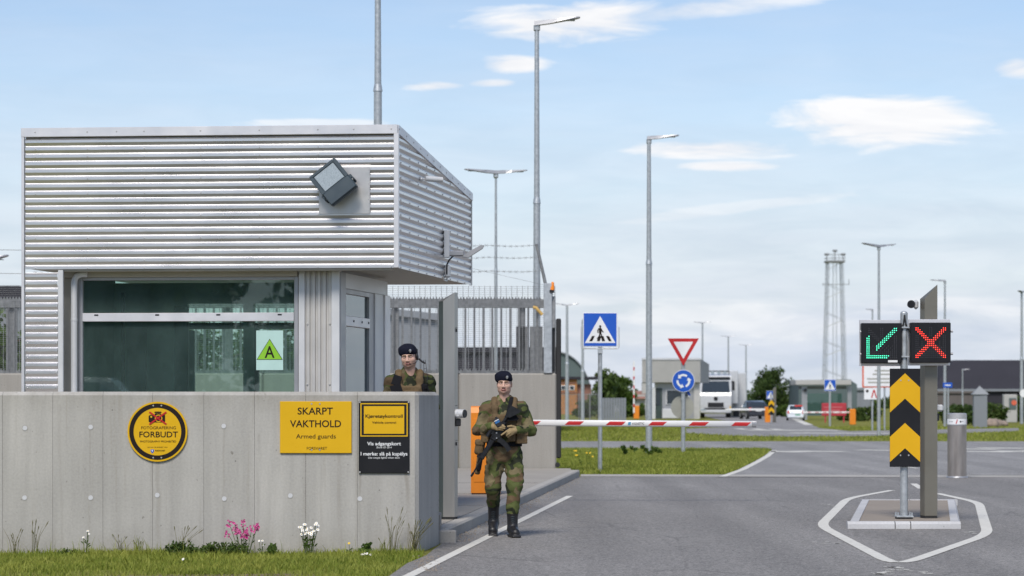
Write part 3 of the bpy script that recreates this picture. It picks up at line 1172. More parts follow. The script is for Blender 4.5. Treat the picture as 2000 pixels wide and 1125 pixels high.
fbox(win, 143, 152, 540, 960, IN - .02, .09)
fbox(win, 571, 579, 540, 960, IN - .02, .09)
fbox(win, 152.2, 570.8, 540, 546, IN - .018, .086)
wfr = win.build('window', MT['frame'], booth)
win = MB(); win.M = MF
fbox(win, 152.2, 570.8, 610.5, 627, IN - .03, .10)
win.build('transom', MT['trim'], wfr)
for px in (180, 301, 422, 543):
    win = MB(); win.M = MF
    fbox(win, px - 4, px + 4, 613, 616, IN - .033, .004, .001)
    win.build('drain_slot', MT['black'], wfr)
for ya, yb in ((546.3, 610.2), (627.3, 950)):
    g = MB(); g.M = MF
    fbox(g, 152.3, 570.7, ya, yb, IN + .02, .012, 0)
    g.build('pane', MT['glass'], wfr)
# sill wall under the window
m = MB(); m.M = MF
fbox(m, 108, 673, 952, 1040, IN - .01, .1)
m.build('sill_wall', MT['flute'], booth)
# dark reveal wall left of the window
m = MB(); m.M = MF
fbox(m, 112, 143.2, 527, 1040, IN + .03, .05)
m.build('reveal', MT['soffit'], booth)
m = MB(); m.M = MF
xp = fx(139)
m.tube([(fx(165), IN - .10, zf(534)), (fx(152), IN - .10, zf(534.5)), (fx(144), IN - .10, zf(538)), (fx(140), IN - .10, zf(545)), (xp, IN - .10, zf(556)), (xp, IN - .10, .15)], .037, 14)
m.cyl((xp, IN - .10, zf(626)), (xp, IN - .10, zf(622)), .041, .041, 14)
m.build('downpipe', MT['white'], booth)
# right-hand posts and fluted sheet
m = MB(); m.M = MF
fbox(m, 580, 592, 527, 1040, IN - .03, .12)
m.build('trim_post', MT['white'], booth)
m = MB()
m.M = MF
xa, xb = fx(645), fx(592)
vs, fs = [], []
nfl = 5
w_ = (xb - xa) / nfl
q = []
for i in range(nfl):
    q += [(xa + w_ * i, 0), (xa + w_ * (i + .12), -.022), (xa + w_ * (i + .62), -.022), (xa + w_ * (i + .74), 0)]
q.append((xb, 0))
for x, y in q:
    vs += [(x, IN + y, .1), (x, IN + y, ZB - .012)]
m.add(vs, [(2 * i, 2 * i + 1, 2 * i + 3, 2 * i + 2) for i in range(len(q) - 1)])
m.build('fluted_sheet', MT['flute'], booth)
for px in (597, 641):
    for py in (633, 751):
        m = MB(); m.M = MF
        m.cyl((fx(px), IN - .02, zf(py)), (fx(px), IN - .032, zf(py)), .014, .009, 8)
        m.build('screw', MT['plate'], booth)
m = MB(); m.M = MF
fbox(m, 645, 661, 527, 1040, IN - .06, .16)
m.build('corner_post', MT['white'], booth)

# glazed side of the lower storey, running back from the corner post
E = uf * fx(661) - nf * (IN - .01)
Fp = Vector((X(757, 32.2), 32.2, 0)) - O
ue = (Fp - E).normalized()
ne = Vector((ue.y, -ue.x, 0))
Le = (Fp - E).length
ME = frame_m(ue, ne, E)


def ebox(mm, a, b, z0, z1, y0, th, bev=.004):
    mm.box(((a + b) / 2 * Le, y0 + th / 2, (z0 + z1) / 2), ((b - a) * Le, th, z1 - z0), bev)


m = MB(); m.M = ME
ebox(m, .0, .10, .1, zc_, -.01, .08)
m.build('side_post', MT['frame'], booth)
m = MB(); m.M = ME
ebox(m, .10, 1.0, 2.84, zc_, .0, .08)
m.build('side_head', MT['white'], booth)
m = MB(); m.M = ME
ebox(m, .595, .70, .1, 2.838, .0, .08)
ebox(m, .10, .595, 2.78, 2.838, .0, .07)
sw = m.build('side_window', MT['frame'], booth)
m = MB(); m.M = ME
ebox(m, .10, .594, 2.40, 2.52, -.012, .09)
m.build('transom', MT['trim'], sw)
for q_ in (.25, .42, .56):
    m = MB(); m.M = ME
    m.cyl((q_ * Le, -.012, 2.465), (q_ * Le, -.02, 2.465), .014, .014, 10)
    m.build('transom_bolt', MT['black'], sw)
for z0, z1 in ((.16, 2.395), (2.525, 2.775)):
    m = MB(); m.M = ME
    ebox(m, .102, .593, z0, z1, .03, .01, 0)
    m.build('pane', MT['glassm'], sw)
m = MB(); m.M = ME
ebox(m, .70, .885, .1, 2.838, -.015, .10)
m.build('side_column', MT['white'], booth)
m = MB(); m.M = ME
ebox(m, .888, 1.0, .1, 2.838, -.035, .12)
m.build('side_edge', MT['trim'], booth)

# interior: floor, back wall with openings, partitions, desk
BK = 2.25
m = MB(); m.M = MF
m.box(((fx(112) + fx(661)) / 2, IN + BK / 2 + .05, FL + .02), (fx(112) - fx(661) + .2, BK, .06))
m.build('floor', MT['infloor'], booth)
bd = fd + BK


def bx_(px):
    return -(X(px, bd + .2) - A.x) / abs(uf.x)


def bbox_(mm, pa, pb, za_, zb__, th=.08, y=IN + BK, bev=0.0):
    mm.box(((bx_(pa) + bx_(pb)) / 2, y, (za_ + zb__) / 2), (abs(bx_(pa) - bx_(pb)), th, zb__ - za_), bev)


m = MB(); m.M = MF
bbox_(m, 150, 330, .2, 3.0)
bbox_(m, 330, 606, 2.74, 3.0)
bbox_(m, 440, 462, .2, 2.74)
bbox_(m, 572, 606, .2, 2.74)
m.build('rear_wall', MT['inwall'], booth)
m = MB(); m.M = MF
bbox_(m, 330, 440, .2, 1.2, .08)
bbox_(m, 330, 440, 2.42, 2.50, .07)
bbox_(m, 462, 572, 2.42, 2.50, .07)
bbox_(m, 462, 470, .2, 2.42, .07)
bbox_(m, 564, 572, .2, 2.42, .07)
m.build('rear_frame', MT['darkgreen'], booth)
m = MB(); m.M = MF
m.box((Lf - .42, IN + BK / 2 + .04, 1.6), (.06, BK - .02, 2.9))
m.build('end_wall', MT['inwall'], booth)
m = MB(); m.M = MF
fbox(m, 300, 328, 590, 1000, IN + .9, .06)
fbox(m, 165, 172, 560, 1000, IN + 1.5, .05)
fbox(m, 172, 215, 632, 1000, IN + 1.6, .04)
m.build('partition', MT['darkgreen'], booth)
m = MB(); m.M = MF
fbox(m, 318, 330, 640, 1000, IN + 1.2, .05)
m.build('partition_post', MT['frame'], booth)
m = MB(); m.M = MF
m.box((2.6, IN + .55, .95), (2.9, .6, .04))
m.box((1.3, IN + .55, .55), (.05, .55, .75))
m.box((3.9, IN + .55, .55), (.05, .55, .75))
m.build('desk', MT['darkgreen'], booth)

# green triangle notice inside the window
nt_ = thing('notice_sheet', 'pale sheet with green triangle and letter A stuck in the booth window', 'notice', O + MF @ Vector((fx(522), IN + .012, zf(684))), None)
nt_.rotation_euler = (0, 0, math.atan2(-uf.y, -uf.x))
k = MB(); k.box((0, 0, 0), (.318, .004, .462)); k.build('sheet', MT['paper'], nt_)
k = MB(); k.flat([(-.155, -.11), (.155, -.11), (0, .135)], -.0042, .002); k.build('outline', MT['ink'], nt_)
k = MB(); k.flat([(-.145, -.105), (.145, -.105), (0, .125)], -.006, .0015); k.build('triangle', MT['green'], nt_)
text_part('A', .116, 0, -.086, -.0075, MT['ink'], nt_, .142, .012)

# floodlight
fl = thing('floodlight', 'dark square floodlight tilted on a steel plate high on the booth front', 'floodlight', O + MF @ Vector(((773 - 672.5) * .00588, -DEP - .004, Z(372, 29.4))))
fl.rotation_euler = (0, 0, math.atan2(-uf.y, -uf.x))
k = MB(); k.box((0, -.004, 0), (.592, .010, .535), .002); k.build('mounting_plate', MT['plate'], fl)
bolts(fl, [(-.09, -.245), (.10, -.245), (-.28, .24), (.28, .24), (.28, -.1), (.28, .08)], -.010, .008)
ex = Vector((.79, 0, .613))
ey = Vector((.637, 0, -.771))
pitch = .16
nrm = Vector((0, -1, 0))
tl = Matrix.Identity(4)
ey2 = (ey * math.cos(pitch) + nrm * math.sin(pitch)).normalized()
n2 = ex.cross(ey2).normalized()
if n2.y > 0: n2 = -n2
ctr = Vector(((655.5 - 672.5) * .00588, -.21, (372 - 357.5) * .00588))
for i in range(3):
    tl[i][0], tl[i][1], tl[i][2], tl[i][3] = ex[i], ey2[i], n2[i], ctr[i]
k = MB(); k.M = tl; k.box((0, 0, -.035), (.372, .44, .07), .012)
body = k.build('lamp_body', MT['flood'], fl)
k = MB(); k.M = tl
k.box((0, .13, .006), (.36, .16, .018), .006)
k.box((0, -.202, .004), (.36, .034, .014), .004)
k.box((-.168, -.075, .004), (.044, .25, .014), .004)
k.box((.168, -.075, .004), (.044, .25, .014), .004)
k.build('lamp_cover', MT['flood'], fl)
k = MB(); k.M = tl; k.box((0, -.072, .002), (.275, .215, .012), .002); k.build('lens', MT['lens'], fl)
k = MB(); k.M = tl
for sx in (-1, 1):
    k.box((sx * .198, .07, -.03), (.03, .05, .03), .006)
    k.box((sx * .205, .09, -.085), (.012, .05, .14), .003)
k.box((0, .10, -.15), (.41, .05, .012), .003)
k.build('bracket', MT['flood'], fl)
k = MB(); k.cyl(tl @ Vector((0, .10, -.15)), (ctr.x + .05, -.01, ctr.z - .05), .03, .03, 12); k.build('stem', MT['black'], fl)

# fittings on the booth side
sd = lambda f, z, out=0.0: O + us * (f * Ls) + ns * (DEP + out) + Vector((0, 0, z))
t = thing('tube_camera', 'small pale tube camera sticking out near the top of the booth side', 'camera', sd(.28, Z(346, 30.4)))
k = MB(); k.cyl((0, 0, 0), (.02, 0, 0), .03, .03, 12); k.build('base', MT['white'], t)
k = MB(); k.cyl((.02, 0, 0), (.10, -.02, 0), .014, .014, 10); k.cyl((.06, -.045, .004), (.26, .04, -.004), .034, .034, 14); k.build('tube', MT['white'], t)
t = thing('wall_lamp', 'flat arm lamp on a junction box low on the booth side', 'lamp', sd(.60, Z(490, 31.9)))
k = MB(); k.box((.03, 0, .10), (.07, .13, .34), .006); k.build('junction_box', MT['white'], t)
k = MB(); k.box((.14, -.02, -.02), (.22, .08, .07), .015); k.build('arm', MT['frame'], t)
k = MB(); k.prism([(.22, -.06, -.06), (.30, -.06, .0), (.46, -.06, .085), (.50, -.06, .08), (.48, -.06, .045), (.30, -.06, -.07)], (0, .14, 0)); k.build('lamp_head', MT['frame'], t)
k = MB(); k.tube([(.12, 0, -.04), (.06, 0, -.10), (.03, 0, -.16), (.03, 0, -.28)], .010, 8); k.build('cable', MT['black'], t)
k = MB(); k.box((.04, .06, -.24), (.07, .12, .16), .02); k.build('cable_box', MT['white'], t)
k = MB(); k.tube([(.03, .06, -.30), (.03, .06, -.36), (.0, -.2, -.365), (.0, -1.0, -.352)], .010, 6); k.build('conduit', MT['plate'], t)
# ------------------------------------------------------------------ back wall with security fence
FD = 52.0
fs_ = FD / F
zw = Z(729, FD)
bw = thing('back_wall', 'tall plain concrete wall carrying the steel security fence behind the booth', 'wall', (0, FD, 0))
xr = X(1087, FD)
xl = X(-60, FD)
npan = 6
for i in range(npan):
    a = xl + (xr - xl) * i / npan + .004
    b = xl + (xr - xl) * (i + 1) / npan - .004
    k = MB()
    k.box(((a + b) / 2, .16, zw / 2), (b - a, .32, zw), .03)
    k.build('panel', MT['concrete2'], bw)

fe = thing('security_fence', 'grey galvanised security fence with flat slats, fine mesh and barbed wire on the concrete wall', 'fence', (0, FD, zw))
zr0, zr1 = Z(601, FD) - zw, Z(584, FD) - zw
k = MB(); k.box(((xl + X(1062, FD)) / 2, .16, (zr0 + zr1) / 2), (X(1062, FD) - xl, .08, zr1 - zr0), .006); k.build('top_rail', MT['galvd'], fe)
k = MB(); k.box(((xl + X(1062, FD)) / 2, .16, .02), (X(1062, FD) - xl, .08, .05), .006); k.build('bottom_rail', MT['galvd'], fe)
k = MB()
x = xl
while x < X(1060, FD):
    for z in (zr1, .045):
        k.add([(x - .028, .12, z), (x + .028, .12, z), (x, .12, z + .055), (x - .028, .13, z), (x + .028, .13, z), (x, .13, z + .055)],
              [(0, 1, 2), (3, 5, 4), (0, 2, 5, 3), (1, 4, 5, 2)])
    x += .062
o = k.build('spike_strip', MT['galvd'], fe); o['kind'] = 'stuff'
sl = None
x = X(1058, FD) - .09
i = 0
while x > xl:
    if sl is None:
        k = MB(); k.box((0, .16, zr0 / 2 + .02), (.042, .05, zr0 - .05), .004)
        sl = k.build('slat', MT['galvd'], fe)
        sl.location = (x, 0, 0)
    else:
        share(sl, (x, 0, 0), fe)
    x -= .183
    i += 1
po = None
for px in (1019, 771, 600, 440, 300, 120, 18):
    if po is None:
        k = MB(); k.box((0, .26, zr0 / 2), (.15, .12, zr0), .006)
        po = k.build('post', MT['galvd'], fe)
        po.location = (X(px, FD), 0, 0)
    else:
        share(po, (X(px, FD), 0, 0), fe)
k = MB()
zm = Z(558, FD) - zw
x = X(1084, FD)
xm0 = X(752, FD)
while x > xl:
    top = zm if x > X(40, FD) else zr1
    k.box((x, .085, top / 2), (.010, .010, top))
    x -= .110
z = .02
while z < zm:
    k.box(((xl + X(1084, FD)) / 2, .078, z), (X(1084, FD) - xl, .005, .005))
    z += .0415
o = k.build('mesh', MT['galvd'], fe); o['kind'] = 'stuff'
k = MB(); k.cyl((X(1067, FD), .2, zm - .02), (X(1048, FD), .1, Z(476, FD) - zw), .035, .03, 10); k.build('wire_arm', MT['galvd'], fe)
rng = random.Random(4)
for py, py2 in ((478, 478), (505, 501), (531, 528)):
    k = MB()
    pts = []
    xa_, xb_ = X(62, FD), X(1050 + (py - 478) * .22, FD)
    for j in range(49):
        t_ = j / 48
        pts.append((xa_ + (xb_ - xa_) * t_, .1, Z(py + (py2 - py) * t_ + 2.5 * math.sin(math.pi * ((t_ * 10) % 1)), FD) - zw))
    k.tube(pts, .0042, 5)
    for j in range(84):
        t_ = (j + .5) / 84 * 48
        a_, b_ = Vector(pts[int(t_)]), Vector(pts[min(48, int(t_) + 1)])
        q_ = a_.lerp(b_, t_ - int(t_))
        for s_ in (-1, 1):
            k.cyl(q_ + Vector((-.03, 0, -.028 * s_)), q_ + Vector((.03, 0, .028 * s_)), .0035, .0035, 4)
    k.build('barbed_wire', MT['galvd'], fe)
for py in (487, 533):
    k = MB()
    k.tube([(X(-60, FD), .1, Z(py, FD) - zw), (X(60, FD), .1, Z(py + 1, FD) - zw)], .006, 5)
    k.build('barbed_wire', MT['galvd'], fe)
k = MB(); k.cyl((X(918, FD), .3, Z(522, FD) - zw), (X(1066, FD), .3, Z(556, FD) - zw), .004, .004, 4); k.build('stay_wire', MT['galvd'], fe)

# sliding gate and its post at the end of the fence
gt = thing('gate_post', 'thick galvanised gate post with sheet panels and black rubber edge at the fence end', 'gate post', (X(1070, FD), FD, zw))
k = MB(); k.box((0, .05, (zm + .05) / 2), (.17, .16, zm + .05), .01); k.build('post', MT['galv'], gt)
dpx = lambda px: X(px, FD) - X(1070, FD)
dpz = lambda py: Z(py, FD) - zw
k = MB(); k.box(((dpx(1078) + dpx(1085)) / 2, .2, (dpz(578) + dpz(727)) / 2), (.08, .1, dpz(578) - dpz(727)), .008); k.build('guide_post', MT['galv'], gt)
k = MB(); k.prism([(dpx(1074), .0, dpz(600)), (dpx(1084), .0, dpz(578)), (dpx(1084), .0, dpz(640)), (dpx(1076), .0, dpz(640))], (0, .1, 0)); k.build('latch_plate', MT['galvd'], gt)
k = MB(); k.box((dpx(1081), .1, (dpz(637) + dpz(726)) / 2), (.06, .05, dpz(637) - dpz(726)), .004); k.build('dark_strip', MT['black'], gt)
k = MB(); k.box((dpx(1091), .1, (dpz(622) + dpz(895)) / 2), (.105, .16, dpz(622) - dpz(895)), .02); k.build('rubber_edge', MT['rubber'], gt)
k = MB(); k.cyl((dpx(1089), .1, dpz(908)), (dpx(1089), .0, dpz(908)), .05, .05, 12); k.build('guide_roller', MT['rubber'], gt)
pn = None
for pa, pb in ((1008, 1014), (1015.5, 1031), (1035, 1049), (1050.5, 1060)):
    k = MB(); k.box(((dpx(pa) + dpx(pb)) / 2, .22, (dpz(637) + dpz(727)) / 2), (dpx(pb) - dpx(pa), .04, dpz(637) - dpz(727)), .004)
    k.build('panel', MT['hallroof'] if pa == 1008 else MT['galvd'], gt)
k = MB(); k.tube([(dpx(1042), .02, dpz(600)), (dpx(1047), .0, dpz(601)), (dpx(1051), 0, dpz(606)), (dpx(1056), 0, dpz(611)), (dpx(1059), 0, dpz(615))], .035, 6); k.build('yellow_strap', M('ochre strap', (.5, .32, .10), .8), gt)
bc = thing('warning_beacon', 'small amber beacon lamp on top of the gate post', 'beacon', (X(1077.5, FD), FD, Z(572, FD)))
k = MB(); k.cyl((0, 0, 0), (0, 0, .06), .055, .055, 12); k.cyl((0, 0, -.06), (0, 0, 0), .02, .02, 8); k.build('base', MT['black'], bc)
k = MB(); k.cyl((.01, 0, .06), (.02, 0, .20), .05, .03, 14); k.ball((.02, 0, .20), (.03, .03, .025)); k.build('lens', MT['amber'], bc)
k = MB(); k.cyl((.0, 0, -.30), (0, 0, -.06), .015, .015, 8); k.build('bracket', MT['galvd'], bc)


# ------------------------------------------------------------------ street lamps
def lamp(px, pytop, d, label, arms=(1,), r=.075, collar=None, L=.95, rise=.10, name='street_lamp', zbase=0.0, skew=0.0, turn=0.0):
    zt = Z(pytop, d)
    t = thing(name, label, 'street lamp', (X(px, d), d, zbase), 'tall grey street lamps')
    zt -= zbase
    k = MB()
    zc = (Z(collar, d) - zbase) if collar else zt * .5
    k.s = True
    k.cyl((0, 0, 0), (0, 0, zc), r * 1.22, r * 1.1, 14)
    k.build('lower_pole', MT['galv'], t)
    k = MB(); k.cyl((0, 0, zc - .06), (0, 0, zc + .07), r * 1.3, r * 1.0, 14); k.build('collar', MT['galv'], t)
    k = MB(); k.cyl((0, 0, zc + .05), (0, 0, zt - .10), r * .95, r * .72, 14); k.build('upper_pole', MT['galv'], t)
    k = MB(); k.box((0, 0, zt - .07), (.14, .11, .16), .03); k.build('pole_cap', MT['galv'], t)
    for a in arms:
        mt = Matrix.Translation((0, 0, zt)) @ Matrix.Rotation(turn, 4, 'Z')
        k = MB(); k.M = mt
        # wedge shaped head: thick at the pole, flat lamp blade at the tip
        s_ = a
        sec = [(-.06, .05, .07, .16), (.30, .05, .06, .17), (.48, .035, .045, .24), (.92, .012, .03, .26), (1.0, .005, .02, .18)]
        vs, fs = [], []
        for q, dn, up_, wd in sec:
            x = q * L * s_
            zc_ = .03 + rise * q
            vs += [(x, -wd / 2, zc_ - dn), (x, wd / 2, zc_ - dn), (x, wd / 2 * .8, zc_ + up_ * .6), (x, -wd / 2 * .8, zc_ + up_ * .6)]
        for j in range(len(sec) - 1):
            for e_ in range(4):
                q = (4 * j + e_, 4 * j + (e_ + 1) % 4, 4 * j + 4 + (e_ + 1) % 4, 4 * j + 4 + e_)
                fs.append(q if s_ < 0 else q[::-1])
        fs += [(0, 1, 2, 3), tuple(4 * (len(sec) - 1) + e_ for e_ in (3, 2, 1, 0))]
        k.add(vs, fs)
        hd = k.build('lamp_head', MT['frame'], t)
        k = MB(); k.M = mt
        k.box((.70 * L * s_, 0, .03 + rise * .70 - .026), (.36 * L, .17, .008))
        k.build('lens', MT['lens'], hd)
    return t


lamp(738, -150, 47, 'thick grey lamp post rising behind the booth roof, cut by the top of the photo', (1,), .068, 172)
lamp(1048.5, 48, 55, 'tallest complete street lamp, single arm, behind the fence beside the booth', (1,), .066, 392, .93, .12)
lamp(1267.5, 271, 70, 'single arm street lamp standing in the grass left of the round blue sign', (1,), .072, 512, .82, .06)
lamp(968.5, 338, 72.5, 'double arm street lamp behind the fence just right of the booth side', (1, -1), .042, 528, .90, .06, turn=R(12))
lamp(1107.5, 597, 178, 'distant double arm lamp in front of the green arched hangar', (1, -1), .11, None, .85, .14)
lamp(1372, 631, 220, 'distant double arm lamp directly behind the far guard booth', (1, -1), .09, None, .75, .08)
lamp(1422.5, 658, 269, 'distant double arm lamp above the white truck', (1, -1), .10, None, .78, .10)
lamp(1457, 675, 312, 'most distant double arm lamp, right of the white truck', (1, -1), .11, None, .9, .12)
lamp(1716.5, 482, 105, 'double arm lamp right of the lattice tower behind the green arrow signal', (1, -1), .062, None, .82, .10, turn=R(28))
lamp(1845.5, 549, 141, 'single arm lamp pointing left behind the bronze camera pillar', (-1,), .07, None, .80, .04)
lamp(1995.5, 571, 156, 'lamp post at the right edge in front of the dark hangar', (1, -1), .09, None, .45, .06, turn=R(60))
lamp(1704, 605, 190, 'small distant single arm lamp just above the green arrow signal', (-1,), .08, None, .5, .02)
lamp(1880, 722, 269, 'short distant lamp standing against the dark hangar', (1,), .07, None, .8, .02)
lamp(1138, 625, 170, 'thin grey post with short lamp head behind the near crossing sign', (1,), .10, None, .35, .0)
lamp(-62, 520, 45, 'dark lamp head poking in at the left edge of the photo', (1,), .07, None, .70, .16)

# ------------------------------------------------------------------ boom barrier
BD = 38.0
bar = thing('boom_barrier', 'orange boom barrier with white and red striped arm across the lane', 'barrier', (X(949, BD), BD, PZ))
hb = Z(793, BD) - PZ
k = MB()
prof = [(-.18, 0.02), (-.18, hb - .10), (-.13, hb - .02), (-.05, hb), (.18, hb), (.18, 0.02)]
k.prism([(-.22, u, w) for u, w in prof], (.44, 0, 0))
k.build('cabinet', MT['orange'], bar)
k = MB(); k.box((0, 0, .012), (.42, .34, .03)); k.build('base', MT['rubber'], bar)
k = MB(); k.box((0, -.184, hb * .5), (.36, .006, hb * .72), .004); k.build('door', MT['orange'], bar)
k = MB(); k.cyl((.225, -.02, Z(826, BD) - PZ), (.30, -.02, Z(826, BD) - PZ), .07, .07, 16); k.build('hub', MT['black'], bar)
x0 = X(985, BD) - X(949, BD)
x1 = X(1468, BD) - X(949, BD)
za0 = Z(825.5, BD) - PZ
za1 = Z(828.5, BD) - PZ
zl = lambda x: za0 + (za1 - za0) * (x - x0) / (x1 - x0)
ah = .047
k = MB()
pr = []
for j in range(12):
    t_ = 2 * math.pi * j / 12
    pr.append((.032 * math.copysign(abs(math.cos(t_)) ** .6, math.cos(t_)), ah * math.copysign(abs(math.sin(t_)) ** .7, math.sin(t_))))
k.s = True
k.prism([(x0, -.02 + u, zl(x0) + w) for u, w in pr], (x1 - x0, 0, za1 - za0))
arm = k.build('arm', MT['barwhite'], bar)
k = MB(); k.prism([(x1, -.02 + u * 1.06, zl(x1) + w * 1.06) for u, w in pr], (.065, 0, 0)); k.build('end_cap', MT['frame'], arm)
bx0 = X(949, BD)
for a, b in ((1012, 1048), (1102, 1132), (1182, 1214), (1265, 1294), (1344, 1376), (1427, 1458)):
    k = MB()
    xa, xb = X(a, BD) - bx0, X(b, BD) - bx0
    sl_ = .066
    vs, fs = [], []
    for j in range(5):
        w = -.030 + .060 * j / 4
        # follow the rounded face
        yy = -.02 - .032 * (1 - abs(w / ah) ** 2.9) ** .5 - .0015
        vs += [(xa + sl_ * (w + .030) / .060, yy, zl(xa) + w), (xb + sl_ * (w + .030) / .060, yy, zl(xb) + w)]
    for j in range(4):
        fs.append((2 * j, 2 * j + 1, 2 * j + 3, 2 * j + 2))
    k.add(vs, fs)
    k.build('red_stripe', MT['red'], arm)
xl_ = X(1229, BD) - bx0
k = MB(); k.flat([(xl_ - .024, zl(xl_) - .022), (xl_ + .016, zl(xl_) - .022), (xl_ + .024, zl(xl_) + .022), (xl_ - .016, zl(xl_) + .022)], -.054, .002); k.build('logo', MT['teal'], arm)
text_part('AGNETIC', .185, X(1246, BD) - bx0, zl(X(1246, BD) - bx0) - .016, -.054, MT['ink'], arm, .034, .0)

# ------------------------------------------------------------------ access pillars
def pillar(label, px0, px1, px2, px3, base, top_l, top_r, d, mats, flip=False, zb=PZ):
    t = thing('access_pillar', label, 'access pillar', (X((px0 + px3) / 2, d), d, zb), 'metal access pillars with reader heads')
    cx = X((px0 + px3) / 2, d)
    q = lambda px, dd=0.0: (X(px, d + dd) - cx, dd)
    plan = [q(px1, 0), q(px2, 0), q(px3, .12), q(px3, .38), q(px0, .38), q(px0, .14)]
    hz = [Z(top_l if i in (0, 4, 5) else top_r, d) - zb for i in range(6)]
    m = MB()
    n = 6
    vs = [(p[0], p[1], .03) for p in plan] + [(p[0], p[1], z) for p, z in zip(plan, hz)]
    m.add(vs, [list(range(n))[::-1], list(range(n, 2 * n))])
    m.add(vs, [(i, (i + 1) % n, n + (i + 1) % n, n + i) for i in (0, 1, 2, 3)])
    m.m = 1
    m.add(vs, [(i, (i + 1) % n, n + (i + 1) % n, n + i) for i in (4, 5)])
    m.build('column', mats, t)
    k = MB(); k.prism([(p[0] * .97, p[1] * .97 + .005, -.02) for p in plan], (0, 0, .052)); k.build('base', MT['rubber'], t)
    return t, cx


kp, kx = pillar('brushed steel access pillar at the corner of the concrete wall', 857, 865.5, 888, 894, 1016, 588, 571, 30.0, [MT['steel'], MT['pillard']])
kd = 30.0
rl = lambda px, py: (X(px, kd) - kx, Z(py, kd) - PZ)
k = MB(); x_, z_ = rl(893, 808); k.cyl((x_ - .02, .06, z_), (x_ + .085, .0, z_), .055, .05, 18); k.box((x_ + .03, .03, z_ - .005), (.09, .09, .09), .02); k.build('reader_head', MT['white'], kp)
k = MB(); k.cyl((x_ + .086, 0, z_), (x_ + .095, -.005, z_), .048, .046, 18); k.build('reader_lens', MT['black'], kp)
k = MB(); x_, z_ = rl(895, 825); k.box((x_, .06, z_), (.06, .06, .09), .008); k.build('keypad', MT['black'], kp)
for py in (645, 867):
    k = MB(); x_, z_ = rl(891, py); k.box((x_, .055, z_), (.022, .02, .04), .003); k.build('slot', MT['black'], kp)
k = MB()
for py in (640, 792, 860):
    x_, z_ = rl(891, py)
    k.box((x_, .062, z_), (.034, .05, .004))
k.build('panel_joint', MT['black'], kp)

# traffic island
ISZ = .085
isl = thing('traffic_island', 'raised traffic island with pale granite kerb in the middle of the road', 'traffic island', (4.7, 33.5, 0))
fl_, fr_ = Vector((X(1655, 30.4), 30.4, 0)), Vector((X(1878, 30.4), 30.4, 0))
bl_, br_ = Vector((X(1680, 37.2), 37.2, 0)), Vector((X(1868, 37.2), 37.2, 0))
oi = Vector((4.7, 33.5, 0))


def kerbrun(a, b, inn, n, w=.13):
    d_ = (b - a)
    for i in range(n):
        p = a + d_ * (i / n) + d_.normalized() * .006
        e_ = d_ * (1 / n) - d_.normalized() * .012
        pr_ = [(0, -.1), (.012, ISZ - .03), (.035, ISZ), (w, ISZ), (w, -.1)]
        k = MB()
        k.prism([p - oi + inn * u + Vector((0, 0, z)) for u, z in pr_], e_)
        k.build('kerb_stone', MT['granite'], isl)


up_ = (bl_ - fl_).normalized()
inr = Vector((up_.y, -up_.x, 0))
c1 = fl_ + Vector((.13, 0, 0))
kerbrun(fl_ + up_ * .155, bl_ - up_ * .14, inr, 6)
kerbrun(br_ - up_ * .14, fr_ + up_ * .155, -inr, 6)
kerbrun(fl_ + Vector((.0, 0, 0)), fl_ + Vector((.57, 0, 0)), Vector((0, 1, 0)), 1, .15)
kerbrun(fl_ + Vector((.57, 0, 0)), fl_ + Vector((.755, 0, 0)), Vector((0, 1, 0)), 1, .15)
kerbrun(fl_ + Vector((.755, 0, 0)), fr_, Vector((0, 1, 0)), 1, .15)
kerbrun(br_, bl_, Vector((0, -1, 0)), 2)
k = MB()
k.prism([p - oi + Vector((0, 0, -.05)) for p in (fl_ + inr * .125 + up_ * .14, fr_ - inr * .125 + up_ * .14, br_ - inr * .125 - up_ * .12, bl_ + inr * .125 - up_ * .12)], (0, 0, ISZ + .038))
k.build('island_surface', MT['gravel'], isl)

rp, rx = pillar('bronze metal pillar on the traffic island behind the chevron board', 1797, 1806, 1830.5, 1831, 1010, 583, 556, 31.5, [MT['pillar'], MT['pillar']], zb=ISZ - .01)
rd = 31.5
rl2 = lambda px, py: (X(px, rd) - rx, Z(py, rd) - ISZ + .01)
k = MB(); x_, z_ = rl2(1838, 797); k.box((x_, .15, z_), (.10, .09, .085), .02); k.build('reader_head', MT['white'], rp)
k = MB(); x_, z_ = rl2(1834, 815); k.box((x_, .15, z_), (.05, .06, .09), .008); k.build('keypad', MT['black'], rp)
k = MB(); x_, z_ = rl2(1831.5, 859); k.box((x_, .2, z_), (.012, .03, .035), .003); k.build('slot', MT['black'], rp)
ct = thing('camera', 'round black lens camera on the left side of the bronze pillar', 'camera', (X(1797, rd), rd + .12, Z(594, rd)))
k = MB(); k.box((-.03, .02, 0), (.06, .10, .12), .03); k.build('mount', MT['white'], ct)
k = MB(); k.cyl((-.095, .04, 0), (-.105, -.10, 0), .040, .050, 20); k.build('housing', MT['black'], ct)
k = MB(); k.cyl((-.105, -.101, 0), (-.105, -.106, 0), .036, .034, 20); k.build('lens', MT['blackm'], ct)

